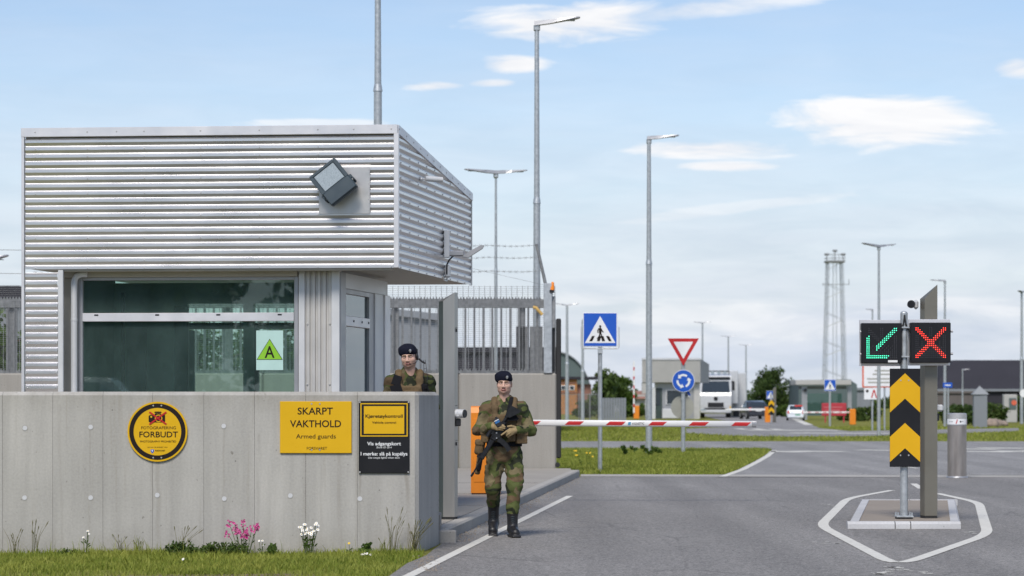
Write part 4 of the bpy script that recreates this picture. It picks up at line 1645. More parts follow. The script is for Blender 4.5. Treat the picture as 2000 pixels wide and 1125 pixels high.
# chevron sign post with lane signals
CD = 31.4
cp = thing('chevron_post', 'galvanised post on the island with a black and yellow chevron board', 'sign post', (X(1765.5, CD), CD, ISZ - .012))
zi = lambda py: Z(py, CD) - ISZ + .012
k = MB(); k.cyl((0, 0, .02), (0, 0, zi(612)), .048, .045, 18); k.ball((0, 0, zi(612)), (.045, .045, .03)); k.build('pole', MT['galv'], cp)
k = MB(); k.box((0, 0, .03), (.21, .21, .018), .003); k.build('base_plate', MT['galv'], cp)
k = MB(); k.box((0, 0, .010), (.19, .19, .02)); k.build('packing', MT['rubber'], cp)
bf = None
for a in (-1, 1):
    for b in (-1, 1):
        if bf is None:
            k = MB(); k.cyl((0, 0, 0), (0, 0, .05), .014, .012, 8); bf = k.build('anchor_bolt', MT['galv'], cp); bf.location = (a * .085, b * .085, .03)
        else:
            share(bf, (a * .085, b * .085, .03), cp)
hw = .185
zt_, zb_b = zi(720), zi(911.5)
H = zt_ - zb_b
k = MB(); k.box((0, -.075, (zt_ + zb_b) / 2), (2 * hw, .02, H), .003); k.build('board', MT['blackm'], cp)
for ap, sh, ap2, sh2 in ((.048, .193, .305, .447), (.554, .695, .810, .950)):
    k = MB()
    f_ = lambda q: zt_ - H * q
    k.flat([(0, f_(ap)), (-hw, f_(sh)), (-hw, f_(sh2)), (0, f_(ap2)), (hw, f_(sh2)), (hw, f_(sh))][::-1], -.0875, .003)
    k.build('chevron', MT['yellow2'], cp)
bolts(cp, [(-.052, zi(743)), (.045, zi(743)), (-.055, zi(889)), (.045, zi(889))], -.088, .012)
for py in (743, 889):
    k = MB()
    k.box((0, -.045, zi(py)), (.13, .05, .035), .005)
    k.build('clamp', MT['galv'], cp)


def lane_signal(pxc, pyc, label, kind):
    t = thing('lane_signal', label, 'lane signal', (X(pxc, CD), CD - .06, Z(pyc, CD)), 'square led lane signals')
    h = .246
    k = MB(); k.box((0, .03, 0), (2 * h, .12, 2 * h), .008); k.build('housing', MT['blackm'], t)
    k = MB(); k.box((0.0, .10, .005), (2 * h + .02, .03, 2 * h + .075), .004); k.build('backing_frame', MT['trim'], t)
    for z in (.14, -.135):
        k = MB()
        if kind == 'x':
            k.cyl((h, .03, z), (h + .035, .03, z), .014, .016, 10)
        else:
            k.cyl((-h - .01, .03, z), (-h, .03, z), .014, .016, 10)
        k.build('hinge_knob', MT['frame'], t)
    on, off = MB(), MB()
    p = .0239
    for c_ in range(16):
        for r_ in range(16):
            if kind == 'x':
                lit = abs(c_ - r_) <= 1 or abs(c_ + r_ - 15) <= 1
                dim = (c_ in (7, 8) and r_ < 5) or (r_ >= 4 and c_ in (0, 1, 14, 15)) or (r_ >= 10 and 2 <= c_ <= 13) or (r_ > 6 and abs(c_ - 7.5) > 4 + (r_ - 7) * -.4 and c_ not in (2, 13))
            else:
                lit = (c_ in (0, 1) and r_ >= 4 and not (r_ == 4 and c_ == 0)) or (r_ >= 14 and c_ <= 11 - (r_ == 15)) or (abs(c_ + r_ - 15) <= 1 and c_ >= 5)
                dim = (abs(c_ - r_) <= 1 and 1 <= c_ <= 6) or (c_ in (7, 8) and r_ < 6) or (c_ in (14, 15) and r_ > 3) or (r_ > 8 and c_ > 1 and (c_ + r_) % 2 == 0) or (r_ > 11)
            if lit or dim:
                mm = on if lit else off
                x = (c_ - 7.5) * p
                z = (7.5 - r_) * p + .0
                rr = .0058 if lit else .0050
                mm.cyl((x, -.029, z), (x, -.0335, z), rr, rr * .8, 8)
    o1 = on.build('lit_leds', MT['led_r' if kind == 'x' else 'led_g'], t)
    o1['kind'] = 'stuff'
    o2 = off.build('unlit_leds', MT['led_off'], t)
    o2['kind'] = 'stuff'
    if kind != 'x':
        k = MB(); k.box((.135, -.031, -.222), (.115, .004, .026)); k.build('maker_plate', MT['barwhite'], t)
    k = MB(); k.box(((.29 if kind != 'x' else -.29), .06, .0), (.05, .05, .34), .006); k.build('mount_arm', MT['galv'], t)
    return t


lane_signal(1720, 670.5, 'lane signal showing a green arrow down to the left', 'a')
lane_signal(1815.5, 669.5, 'lane signal showing a red cross', 'x')
k = MB()
zz = zi(615)
for s_ in (-1, 1):
    k.tube([(.0, -.05, zz), (.015 * s_, -.055, zz - .12), (.06 * s_, -.05, zz - .2), (.085 * s_, -.02, zz - .24)], .009, 6)
k.build('signal_cable', MT['rubber'], cp)
k = MB(); k.box((0, -.02, zi(697)), (.12, .10, .02), .004); k.box((0, -.02, zi(640)), (.12, .10, .02), .004); k.build('signal_clamp', MT['galv'], cp)

# steel bollard
BO = 50.3
b_ = thing('bollard', 'thick stainless steel bollard with a white and red band behind the island', 'bollard', (X(1863, BO), BO - .35, .004))
hb_ = Z(807, BO)
k = MB(); k.s = False; k.cyl((0, 0, 0), (0, 0, hb_ - .24), .185, .185, 28); k.build('post', MT['bollard'], b_)
k = MB(); k.cyl((0, 0, hb_ - .22), (0, 0, hb_ - .11), .192, .192, 28); k.build('reflective_band', MT['signwhite'], b_)
k = MB(); k.cyl((0, 0, hb_ - .105), (0, 0, hb_ - .02), .19, .19, 28); k.cyl((0, 0, hb_ - .02), (0, 0, hb_), .19, .165, 28); k.build('cap', MT['plate'], b_)
k = MB(); k.cyl((0, 0, hb_ - .24), (0, 0, hb_ - .222), .19, .19, 28); k.cyl((0, 0, 0), (0, 0, .03), .21, .20, 28); k.build('collar', MT['frame'], b_)
k = MB()


def onband(th, z): return Vector((.1935 * math.sin(th), -.1935 * math.cos(th), z))


zb1 = hb_ - .165
def patch(k, a, b, z0, z1, sl=0.0):
    vs = []
    for j in range(5):
        t_ = a + (b - a) * j / 4
        vs += [onband(t_, z0), onband(t_ + sl, z1)]
    k.add(vs, [(2 * j, 2 * j + 2, 2 * j + 3, 2 * j + 1) for j in range(4)])


patch(k, -.30, -.20, zb1 - .04, zb1 + .04, .12)
patch(k, 1.0, 1.05, zb1 - .04, zb1 + .04, .05)
k.build('red_mark', MT['red'], b_)
k = MB(); patch(k, .12, .28, zb1 - .01, zb1 + .012); patch(k, -1.0, -.94, zb1 - .012, zb1 + .01); patch(k, .32, .5, zb1 - .004, zb1 + .004); patch(k, -.85, -.6, zb1 - .004, zb1 + .004); patch(k, .17, .23, zb1 - .02, zb1 + .02); k.build('emblem', MT['ink'], b_)


# ------------------------------------------------------------------ traffic signs
def walker(k, s_, y, cx=0, cz=0):
    """black walking figure"""
    def limb(pts, w):
        for i in range(len(pts) - 1):
            a, b = Vector((pts[i][0], 0, pts[i][1])), Vector((pts[i + 1][0], 0, pts[i + 1][1]))
            d_ = (b - a).normalized(); nn_ = Vector((-d_.z, 0, d_.x)) * w / 2
            q = [a - nn_ - d_ * w * .3, b - nn_ + d_ * w * .3, b + nn_ + d_ * w * .3, a + nn_ - d_ * w * .3]
            k.flat([(cx + p.x * s_, cz + p.z * s_) for p in q], y - limb.n * .0006, .002)
            limb.n += 1
    limb.n = 0
    k.disc((cx, cz + .40 * s_), .075 * s_, y - .0062, .002, 16)
    k.flat([(cx + p[0] * s_, cz + p[1] * s_) for p in ((-.11, .26), (-.03, .31), (.05, .30), (.10, .22), (.09, -.04), (-.08, -.04))], y - .007, .002)
    limb([(-.09, .25), (-.17, .10), (-.15, -.05)], .07)
    limb([(.08, .22), (.13, .08), (.22, .0)], .065)
    limb([(.04, -.04), (.10, -.28), (.14, -.50), (.22, -.52)], .09)
    limb([(-.03, -.04), (-.04, -.26), (-.18, -.46), (-.10, -.52)], .09)


def crossing_sign(px, d, zbase, pyc, label, size, detail=True, back=False, r=.045):
    t = thing('crossing_sign', label, 'road sign', (X(px, d), d, zbase), 'blue pedestrian crossing signs')
    zc = Z(pyc, d) - zbase
    h = size / 2
    k = MB(); k.cyl((0, 0, 0), (0, 0, zc - h * .96), r, r, 14); k.cyl((0, .03, zc - h), (0, .03, zc + h * .6), r * .8, r * .8, 12); k.build('pole', MT['galv'], t)
    k = MB(); k.box((0, -.045, zc), (size * 1.03, .02, size * 1.03), .004); k.build('plate', MT['signwhite'], t)
    k = MB(); k.box((0, -.056, zc), (size * .985, .004, size * .985)); k.build('blue_face', MT['blue'], t)
    k = MB(); k.flat([(-h * .92, zc - h * .80), (h * .92, zc - h * .80), (0, zc + h * .82)], -.0605, .003); k.build('triangle', MT['signwhite'], t)
    k = MB()
    walker(k, size * .43, -.063, 0, zc - h * .14)
    k.build('walking_figure', MT['ink'], t)
    if detail:
        k = MB()
        for x0_, sk in ((-.66, .17), (-.20, .10), (.12, -.10), (.52, -.17)):
            w_ = .18
            q = [(x0_ - .5 * sk * 0, -.70), (x0_ + w_, -.70), (x0_ + w_ + sk, -.38), (x0_ + sk, -.38)]
            k.flat([(a * h, zc + b * h) for a, b in q], -.0622, .0015)
        k.build('crossing_stripes', MT['ink'], t)
        k = MB()
        e_ = h * 1.13
        k.tube([(-e_, -.03, zc + .06), (-e_, -.03, zc - e_ * .92), (-e_ * .93, -.03, zc - e_), (e_ * .93, -.03, zc - e_), (e_, -.03, zc - e_ * .92), (e_, -.03, zc + .06)], .013, 8)
        k.build('light_bracket', MT['white'], t)
        k = MB(); k.box((0, -.05, zc - h * 1.28), (.10, .04, .12), .01); k.build('clamp', MT['galv'], t)
    return t


crossing_sign(1172, 54, -.01, 644, 'large near blue pedestrian crossing sign with bracket in the grass', .70)
crossing_sign(1621, 143, -.01, 752.5, 'small distant crossing sign left of the red bordered board', .62, False, r=.06)
crossing_sign(1505, 168, 0, 771.5, 'tiny far crossing sign above the small yellow chevrons', .52, False, r=.05)

yd = 72
ys = thing('road_sign', 'grey post carrying a yield triangle above a blue roundabout disc', 'road sign', (X(1334.5, yd), yd, -.01))
zy = lambda py: Z(py, yd) + .01
k = MB(); k.cyl((0, .04, 0), (0, .04, zy(664)), .058, .055, 14); k.build('pole', MT['galv'], ys)
q = yd / F
k = MB(); k.flat([(-30.5 * q, zy(661)), (30.5 * q, zy(661)), (0, zy(714.5))], -.045, .018); tri = k.build('yield_plate', MT['red'], ys)
k = MB(); k.flat([(-19 * q, zy(667.5)), (19 * q, zy(667.5)), (0, zy(701))], -.050, .003); k.build('white_triangle', MT['signwhite'], tri)
k = MB(); k.disc((0, zy(744)), 22 * q, -.048, .018, 36); rd_ = k.build('roundabout_plate', MT['signwhite'], ys)
k = MB(); k.disc((0, zy(744)), 21 * q, -.053, .003, 36); k.build('blue_face', MT['blue'], rd_)
for j in range(3):
    k = MB()
    a0 = R(90 + 35 - j * 120)
    ri, ro = 9.5 * q, 13.5 * q
    nn_ = 7
    arc = [(a0 - R(72) * i_ / nn_) for i_ in range(nn_ + 1)]
    poly = [(ro * math.cos(a_), zy(744) + ro * math.sin(a_)) for a_ in arc] + [(ri * math.cos(a_), zy(744) + ri * math.sin(a_)) for a_ in arc[::-1]]
    k.flat(poly[::-1], -.056, .002)
    e_ = a0 + R(0)
    k.flat([((ri - 3 * q) * math.cos(e_), zy(744) + (ri - 3 * q) * math.sin(e_)), ((ro + 3 * q) * math.cos(e_), zy(744) + (ro + 3 * q) * math.sin(e_)),
            (11.5 * q * math.cos(e_ + R(30)), zy(744) + 11.5 * q * math.sin(e_ + R(30)))], -.0575, .002)
    k.build('arrow', MT['signwhite'], rd_)
k = MB(); k.disc((-1 * q, zy(795)), 22.5 * q, .11, .02, 32); k.build('reverse_disc', MT['signback'], ys)
k = MB(); k.flat([(5 * q, zy(762)), (12 * q, zy(764)), (15 * q, zy(773)), (10 * q, zy(772))], .06, .012); k.build('hidden_blue_sign', MT['blue'], ys)
for py in (780, 811):
    k = MB()
    k.box((0, .09, zy(py)), (.14, .06, .03), .005)
    k.build('clamp', MT['galv'], ys)
# ------------------------------------------------------------------ trees and bushes
def leaves(rs, centres, n_per, spread, size, flat=.75):
    """many small leaf faces round cluster centres -> numpy verts/faces"""
    cs = np.repeat(np.array(centres), n_per, axis=0)
    n = len(cs)
    off = rs.normal(0, 1, (n, 3))
    off /= np.linalg.norm(off, axis=1, keepdims=True) + 1e-9
    off *= (rs.rand(n, 1) ** .45) * spread
    off[:, 2] *= flat
    c = cs + off
    a = rs.normal(0, 1, (n, 3)); a /= np.linalg.norm(a, axis=1, keepdims=True)
    b = np.cross(a, rs.normal(0, 1, (n, 3))); b /= np.linalg.norm(b, axis=1, keepdims=True) + 1e-9
    s = size * (.6 + .8 * rs.rand(n, 1))
    v = np.stack([c - a * s * .9, c + b * s * .45, c + a * s * .9, c - b * s * .45], 1).reshape(-1, 3)
    f = np.arange(n * 4).reshape(n, 4)
    return v, f


def mesh_np(name, v, f, mat, parent=None):
    me = bpy.data.meshes.new(name)
    v = np.asarray(v, dtype=np.float32)
    f = np.asarray(f, dtype=np.int32)
    k = f.shape[1]
    me.vertices.add(len(v))
    me.vertices.foreach_set('co', v.ravel())
    me.loops.add(f.size)
    me.loops.foreach_set('vertex_index', f.ravel())
    me.polygons.add(len(f))
    me.polygons.foreach_set('loop_start', np.arange(0, f.size, k, dtype=np.int32))
    me.polygons.foreach_set('loop_total', np.full(len(f), k, dtype=np.int32))
    me.materials.append(mat)
    me.update(calc_edges=True)
    o = bpy.data.objects.new(name, me)
    COL.objects.link(o)
    if parent is not None:
        o.parent = parent
    return o


def tree(loc, h, w, label, seed, mat='leaf', name='tree', cat='tree', low=.18, ncl=60, npl=60, leaf=.22, group=None, shape=None):
    rs = np.random.RandomState(seed)
    t = thing(name, label, cat, loc, group)
    k = MB()
    tips = []
    trunk_top = Vector((rs.normal(0, .04) * w, 0, h * .72))
    k.tube([(0, 0, -.1), trunk_top * .4 + Vector((.02 * w, 0, 0)), trunk_top], .1, 8, [h * .028, h * .02, h * .008])
    for i in range(7):
        a = i * 2.4 + rs.rand()
        s_ = trunk_top * (.3 + .09 * i)
        e_ = s_ + Vector((math.cos(a) * w * .3, math.sin(a) * w * .3, h * .2))
        k.tube([s_, s_.lerp(e_, .5) + Vector((0, 0, .03 * h)), e_], .1, 6, [h * .011, h * .008, h * .003])
    k.build('trunk', MT['trunk'], t)
    cs = []
    for i in range(ncl):
        d_ = rs.normal(0, 1, 3); d_ /= np.linalg.norm(d_)
        r_ = rs.rand() ** .35
        z = h * (low + (1 - low) * (.5 + .5 * d_[2] * r_))
        prof = 1.0 - .25 * max(0, (z / h - .55) / .45)
        bumpy = .8 + .35 * math.sin(3.1 * math.atan2(d_[1], d_[0]) + seed) * math.sin(5 * z / h + seed * 2)
        cs.append((d_[0] * r_ * w / 2 * prof * bumpy, d_[1] * r_ * w / 2 * prof * bumpy, z * .93))
    v, f = leaves(rs, cs, npl, w * .13 + h * .02, leaf)
    mesh_np('crown', v, f, MT[mat], t)
    return t


def bush(loc, w, h, label, seed, mat='leaf', leaf=.12, n=26, npl=70, group=None):
    rs = np.random.RandomState(seed)
    cs = []
    for i in range(n):
        a = rs.rand() * 6.283
        r_ = math.sqrt(rs.rand())
        cs.append((math.cos(a) * r_ * w / 2, math.sin(a) * r_ * w / 2 * .7, h * (.12 + .72 * rs.rand() * (1 - .45 * r_))))
    t = thing('bush', label, 'bush', loc, group)
    v, f = leaves(rs, cs, npl, h * .22, leaf)
    mesh_np('foliage', v, f, MT[mat], t)
    k = MB()
    for i in range(5):
        c_ = cs[i]
        k.tube([(c_[0] * .2, c_[1] * .2, -.05), (c_[0] * .6, c_[1] * .6, c_[2] * .6), c_], .02, 5, [h * .015, h * .01, h * .005])
    k.build('stems', MT['trunk'], t)
    return t


def at(px, d): return (X(px, d), d, -.01)


# behind the fence on the left, seen beside and through the booth
tree(at(-40, 66), 4.3, 4.0, 'leafy tree behind the fence at the far left edge of the photo', 3, 'leafy', ncl=80, npl=80, leaf=.11, low=.05, group='trees behind the security fence')
tree(at(150, 64), 3.6, 4.2, 'leafy tree behind the fence, seen dimly through the left of the booth window', 5, 'leaf', ncl=70, npl=70, leaf=.11, low=.05, group='trees behind the security fence')
tree(at(385, 62), 3.7, 4.4, 'leafy tree behind the fence, seen through the middle of the booth window', 8, 'leafy', ncl=80, npl=80, leaf=.10, low=.05, group='trees behind the security fence')
tree(at(520, 65), 3.6, 4.0, 'leafy tree behind the fence, seen through the right of the booth window', 9, 'leaf', ncl=70, npl=70, leaf=.10, low=.05, group='trees behind the security fence')
t = thing('hall', 'dark roofed hall showing behind the fence at the left edge', 'hall', at(-60, 110))
k = MB(); k.box((0, 4, Z(590, 110) / 2), (7, 8, Z(590, 110))); k.build('wall', MT['hall'], t)
k = MB(); k.prism([(-3.8, -.3, Z(590, 110)), (3.6, -.3, Z(590, 110)), (2.2, -.3, Z(558, 110)), (-2.4, -.3, Z(558, 110))], (0, 8.6, 0)); k.build('roof', MT['hallroof'], t)

# grey halls behind the fence right of the booth
def hall(px0, px1, pytop, d, label, pitch_px=0, mat='hall', roof='hallroof', depth=14, pyr=None):
    x0, x1 = X(px0, d), X(px1, d)
    zt = Z(pytop, d)
    t = thing('hall', label, 'hall', ((x0 + x1) / 2, d, -.01))
    w = (x1 - x0) / 2
    z1 = zt - pitch_px / F * d
    k = MB(); k.prism([(-w, 0, 0), (w, 0, 0), (w, 0, z1), (-w, 0, zt)], (0, depth, 0)); k.build('wall', MT[mat], t)
    k = MB(); k.prism([(-w - .2, -.2, zt - .0), (w + .2, -.2, z1 - .0), (w + .2, -.2, z1 + .25), (-w - .2, -.2, zt + .25)], (0, depth + .4, 0)); k.build('roof', MT[roof], t)
    k = MB()
    n_ = max(2, int((x1 - x0) / 1.1))
    for i in range(n_ + 1):
        x = -w + 2 * w * i / n_
        k.box((x, -.02, z1 / 2), (.05, .04, z1))
    k.build('wall_ribs', MT[mat], t)['kind'] = 'stuff'
    return t


hall(690, 868, 606, 95, 'pale grey hall with falling roofline seen through the fence right of the booth', 22, 'hall', 'hall')
hall(868, 1086, 688, 120, 'low dark grey hall seen through the fence above the walking guard', 0, 'hallroof', 'hallroof')

# arched green hangar
t = thing('hangar', 'dark green arched hangar rising behind the gate post', 'hangar', at(1085, 330))
rr_ = X(1157, 330) - X(1085, 330)
zt = Z(688, 330)
k = MB()
pts = [(rr_ * math.cos(a_), 0, max(0, zt * math.sin(a_) ** .85)) for a_ in [math.pi * i / 24 for i in range(25)]]
k.prism(pts, (0, 30, 0))
k.build('shell', MT['hallgreen'], t)
k = MB()
for i in range(24):
    a_, b_2 = Vector(pts[i]), Vector(pts[i + 1])
    k.prism([a_ + Vector((0, -.05, 0)), b_2 + Vector((0, -.05, 0)), b_2 * 1.02 + Vector((0, -.05, 0)), a_ * 1.02 + Vector((0, -.05, 0))], (0, -.3, 0))
k.build('arch_edge', MT['hall'], t)
k = MB(); k.box((0, -.08, 2.1), (5.0, .1, 4.2)); k.build('door', MT['hall'], t)

# orange clad house below it
hd = 250
t = thing('house', 'orange and brown clad building with bright windows left of the near crossing sign', 'house', at(1120, hd))
hx = lambda px: X(px, hd) - X(1120, hd)
k = MB(); k.box((hx(1099), 4, Z(741, hd) / 2), (hx(1127) - hx(1071), 8, Z(741, hd))); k.build('wall', MT['brick'], t)
k = MB(); k.box((hx(1141), 4.5, Z(750, hd) / 2), (hx(1155) - hx(1127.2), 8, Z(750, hd))); k.build('annex_wall', MT['brickred'], t)
for px in (1100, 1117):
    k = MB(); k.box((hx(px), -.02, Z(757, hd)), (.48, .08, .45)); wv = k.build('window', MT['signwhite'], t)
    k = MB(); k.box((hx(px), -.07, Z(757, hd)), (.36, .03, .33)); k.build('pane', MT['carglass'], wv)
k = MB(); k.box((hx(1099), -.03, Z(766, hd)), (hx(1125) - hx(1073), .06, .14)); k.box((hx(1099), -.03, Z(748, hd)), (hx(1125) - hx(1073), .06, .10)); k.build('trim_band', MT['brickred'], t)
k = MB(); k.box((hx(1127), 4, Z(738, hd)), (hx(1158) - hx(1068), 8.6, .25)); k.build('roof', MT['hallroof'], t)

tree(at(1183, 215), Z(712, 215), 3.6, 'airy tree beside the near crossing sign pole', 12, 'leaf', ncl=34, npl=50, leaf=.20, low=.22)
tree(at(1212, 222), Z(728, 222), 3.2, 'lower rounded tree right of the airy tree by the crossing sign', 15, 'leafy', ncl=34, npl=60, leaf=.20, low=.15)
bush(at(1158, 205), 3.0, 2.2, 'green bush left of the airy tree behind the crossing sign', 17, 'leafd', .18)

# grey slatted enclosure
sfd = 172
t = thing('metal_fence', 'grey sheet metal enclosure fence under the trees behind the boom arm', 'fence', at(1195, sfd))
fxp = lambda px: X(px, sfd) - X(1195, sfd)
n_ = 9
sh_ = None
pw = (fxp(1223) - fxp(1176)) / n_
for i in range(n_):
    x = fxp(1176) + pw * (i + .5)
    if sh_ is None:
        k = MB(); k.box((0, 0, Z(777, sfd) / 2), (pw - .02, .05, Z(777, sfd)), .01); sh_ = k.build('panel', MT['hall'], t); sh_.location = (x, 0, 0)
    else:
        share(sh_, (x, 0, 0), t)
t = thing('mesh_fence', 'dim low grey mesh fence in front of the orange house', 'fence', at(1130, 180))
k = MB()
fq = lambda px: X(px, 180) - X(1130, 180)
for i in range(60):
    k.box((fq(1060 + 115 * i / 59), 0, Z(770, 180) / 2), (.012, .012, Z(770, 180)))
k.build('wires', MT['galvd'], t)['kind'] = 'stuff'
for px in (1064, 1085, 1108, 1131, 1152, 1174):
    k = MB(); k.cyl((fq(px), .03, 0), (fq(px), .03, Z(768, 180)), .04, .04, 8); k.build('post', MT['galvd'], t)
k = MB(); k.box((fq(1118), .0, Z(770, 180)), (fq(1176) - fq(1060), .03, .04)); k.build('rail', MT['galvd'], t)

# ------------------------------------------------------------------ far checkpoint
bd_ = 194
t = thing('far_guard_booth', 'far pale guard booth with overhanging boxy roof beside the white truck', 'guard booth', at(1318, bd_))
q_ = lambda px, d=bd_: X(px, d) - X(1318, bd_)
zq = lambda py: Z(py, bd_) + .01
k = MB()
x0, x1, x2 = q_(1254), q_(1368), X(1385, 199) - X(1318, bd_)
zt0, zt1, zb0 = zq(701), Z(711, 199), zq(747)
vs = [(x0, 0, zb0), (x1, 0, zb0), (x2, 5, zb0), (x0 + .9, 5, zb0), (x0, 0, zt0), (x1, 0, zt0), (x2, 5, zt1), (x0 + .9, 5, zt1)]
k.add(vs, [(0, 3, 2, 1), (4, 5, 6, 7), (0, 1, 5, 4), (1, 2, 6, 5), (2, 3, 7, 6), (3, 0, 4, 7)])
k.build('roof_box', MT['shed'], t)
k = MB()
for i in range(13):
    z = zb0 + (zt0 - zb0) * (i + .5) / 13
    k.box(((x0 + x1) / 2, -.012, z), (x1 - x0 - .02, .024, .06))
k.build('cladding_ribs', MT['shed'], t)['kind'] = 'stuff'
k = MB(); k.box(((x0 + x1) / 2, -.03, zt0), (x1 - x0 + .06, .08, .14)); k.build('roof_trim', MT['trim'], t)
k = MB(); k.box((q_(1260), .3, zq(758)), (q_(1266) - q_(1254), .5, .85)); k.build('left_return', MT['shed'], t)
k = MB(); k.box((q_(1271), .5, zq(819) + (zq(757) - zq(819)) / 2), (.75, .4, zq(757) - zq(819))); k.build('pier', MT['white'], t)
k = MB(); k.box((q_(1326), 2.6, zq(819) + (zb0 - zq(819)) / 2), (q_(1368) - q_(1286), 4.0, zb0 - zq(819) - .01)); k.build('wall', MT['frame'], t)
k = MB(); k.box((q_(1286), .56, (zq(758) + zq(818)) / 2), (.62, .04, zq(758) - zq(818))); dr = k.build('door', MT['darkgreen'], t)
k = MB(); k.box((q_(1286), .53, (zq(762) + zq(792)) / 2), (.34, .02, zq(762) - zq(792))); k.build('pane', MT['carglass'], dr)
k = MB(); k.box((q_(1324), .56, (zq(761) + zq(790)) / 2), (1.75, .06, zq(761) - zq(790))); wv = k.build('window', MT['white'], t)
k = MB(); k.box((q_(1324), .52, (zq(762.5) + zq(788.5)) / 2), (1.6, .03, zq(762.5) - zq(788.5))); k.build('pane', MT['carglass'], wv)
k = MB(); k.box((q_(1362), .5, (zq(748) + zq(819)) / 2), (.45, .1, zq(748) - zq(819))); k.build('fluted_sheet', MT['flute'], t)
k = MB(); k.box((q_(1313), .2, zq(808)), (1.5, .3, .75), .05); k.build('planter_wall', MT['white'], t)

# far barriers
t = thing('boom_barrier', 'far orange barrier with its red and white arm raised upright, left of the far booth', 'barrier', at(1243, 194))
k = MB(); k.box((0, 0, .5), (.42, .35, 1.0), .03); k.build('cabinet', MT['orange'], t)
k = MB(); k.box((-.20, -.22, Z(756, 194)), (.11, .05, Z(711, 194) - Z(812, 194)), .01); am = k.build('arm', MT['barwhite'], t)
for i in range(5):
    k = MB(); k.box((-.20, -.249, Z(720 + i * 18, 194)), (.105, .006, .26)); k.build('red_stripe', MT['red'], am)
t = thing('boom_barrier', 'far orange barrier with lowered white arm in front of the red banner', 'barrier', at(1665, 152))
k = MB(); k.box((0, 0, .46), (.36, .35, .94), .03); k.build('cabinet', MT['orange'], t)
ax0 = X(1569, 152) - X(1665, 152)
k = MB(); k.box((ax0 / 2 - .1, -.02, Z(805, 152)), (-ax0 - .1, .05, .10), .01); am = k.build('arm', MT['barwhite'], t)
for i in range(6):
    k = MB(); k.box((ax0 + .35 + i * .46, -.048, Z(805, 152)), (.2, .004, .05)); k.build('red_stripe', M('faded red', (.5, .2, .2), .5) if i == 0 else bpy.data.materials['faded red'], am)
t = thing('boom_barrier', 'far orange barrier with white arm reaching left to the white truck', 'barrier', at(1500, 166))
k = MB(); k.box((-.02, 0, .5), (.36, .35, 1.02), .03); k.build('cabinet', MT['orange'], t)
ax0 = X(1418, 166) - X(1500, 166)
k = MB(); k.box((ax0 / 2 - .1, -.02, Z(799.5, 166)), (-ax0 - .1, .05, .12), .01); k.build('arm', MT['barwhite'], t)
# little chevron post and pillar
t = thing('chevron_post', 'tiny far yellow and black chevron marker beside the orange barrier', 'sign post', at(1506.5, 164))
k = MB(); k.cyl((0, .05, 0), (0, .05, 1.9), .05, .05, 8); k.build('pole', MT['galv'], t)
k = MB(); k.box((0, 0, Z(796, 164)), (.36, .03, Z(782, 164) - Z(810, 164))); k.build('board', MT['blackm'], t)
for py in (787, 801):
    k = MB(); z = Z(py, 164); k.flat([(0, z + .20), (-.18, z + .02), (-.18, z - .20), (0, z - .02), (.18, z - .20), (.18, z + .02)][::-1], -.02, .004); k.build('chevron', MT['yellow2'], t)
t = thing('access_pillar', 'far slim grey pillar right of the tiny chevron marker', 'access pillar', at(1513, 165), 'metal access pillars with reader heads')
k = MB(); k.box((0, 0, Z(790, 165) / 2 + .7), (.14, .3, Z(756, 165))); k.location = None
k = MB(); k.prism([(-.09, 0, 0), (.09, 0, 0), (.09, 0, Z(755, 165)), (-.09, 0, Z(759, 165))], (0, .3, 0)); k.build('column', MT['pillar'], t)
k = MB(); k.box((.12, .1, 1.05), (.08, .1, .1)); k.build('reader_head', MT['white'], t)

# ------------------------------------------------------------------ vehicles
def wheel_set(t, xs, zs_r, hw, wd=.22):
    for x in xs:
        for s_ in (-1, 1):
            k = MB(); k.cyl((s_ * hw, x, zs_r), (s_ * (hw - wd), x, zs_r), zs_r, zs_r, 18); w_ = k.build('wheel', MT['rubber'], t)
            k = MB(); k.cyl((s_ * (hw + .005), x, zs_r), (s_ * (hw - .02), x, zs_r), zs_r * .62, zs_r * .58, 14); k.build('rim', MT['plate'], w_)


td = 204
tr = thing('truck', 'white truck cab with dark windscreen waiting by the far booth', 'truck', (X(1398, td), td, 0), None, R(-4))
k = MB()
# cab profile in y,z extruded across
prof = [(0, .55), (-.02, 1.0), (0, 1.75), (.10, 2.0), (.30, 2.95), (.55, 3.35), (1.2, 3.5), (2.2, 3.5), (2.2, .6)]
k.prism([(-1.24, u, w) for u, w in prof], (2.48, 0, 0))
k.build('cab', MT['truckwhite'], tr)
k = MB(); k.prism([(-1.12, -.004 + .10 - .012, 2.03), (1.12, .10 - .012, 2.03), (1.05, .30 - .015, 2.92), (-1.05, .30 - .015, 2.92)], (0, .02, 0)); k.build('windscreen', MT['carglass'], tr)
k = MB(); k.box((0, .02, 1.02), (1.3, .12, .42), .04); k.box((0, -.0, .72), (1.9, .1, .12), .02); k.build('grille', MT['black'], tr)
k = MB(); k.cyl((0, .05, 1.52), (0, -.03, 1.52), .17, .17, 20); k.build('badge', MT['black'], tr)
k = MB(); k.box((0, .05, .50), (2.44, .28, .26), .06); k.build('bumper', MT['truckwhite'], tr)
for s_ in (-1, 1):
    k = MB(); k.box((s_ * .98, -.03, .62), (.42, .14, .16), .03); k.build('headlight', MT['lens'], tr)
    k = MB(); k.box((s_ * 1.40, .15, 2.55), (.20, .12, .75), .04); k.box((s_ * 1.30, .18, 2.85), (.2, .05, .05)); k.build('mirror', MT['black'], tr)
k = MB(); k.box((1.15, -.07, .82), (.10, .06, .22), .02); k.build('amber_lamp', MT['yellow2'], tr)
k = MB(); k.box((0, .35, 3.18), (2.3, .35, .16), .05); k.build('sun_visor', MT['black'], tr)
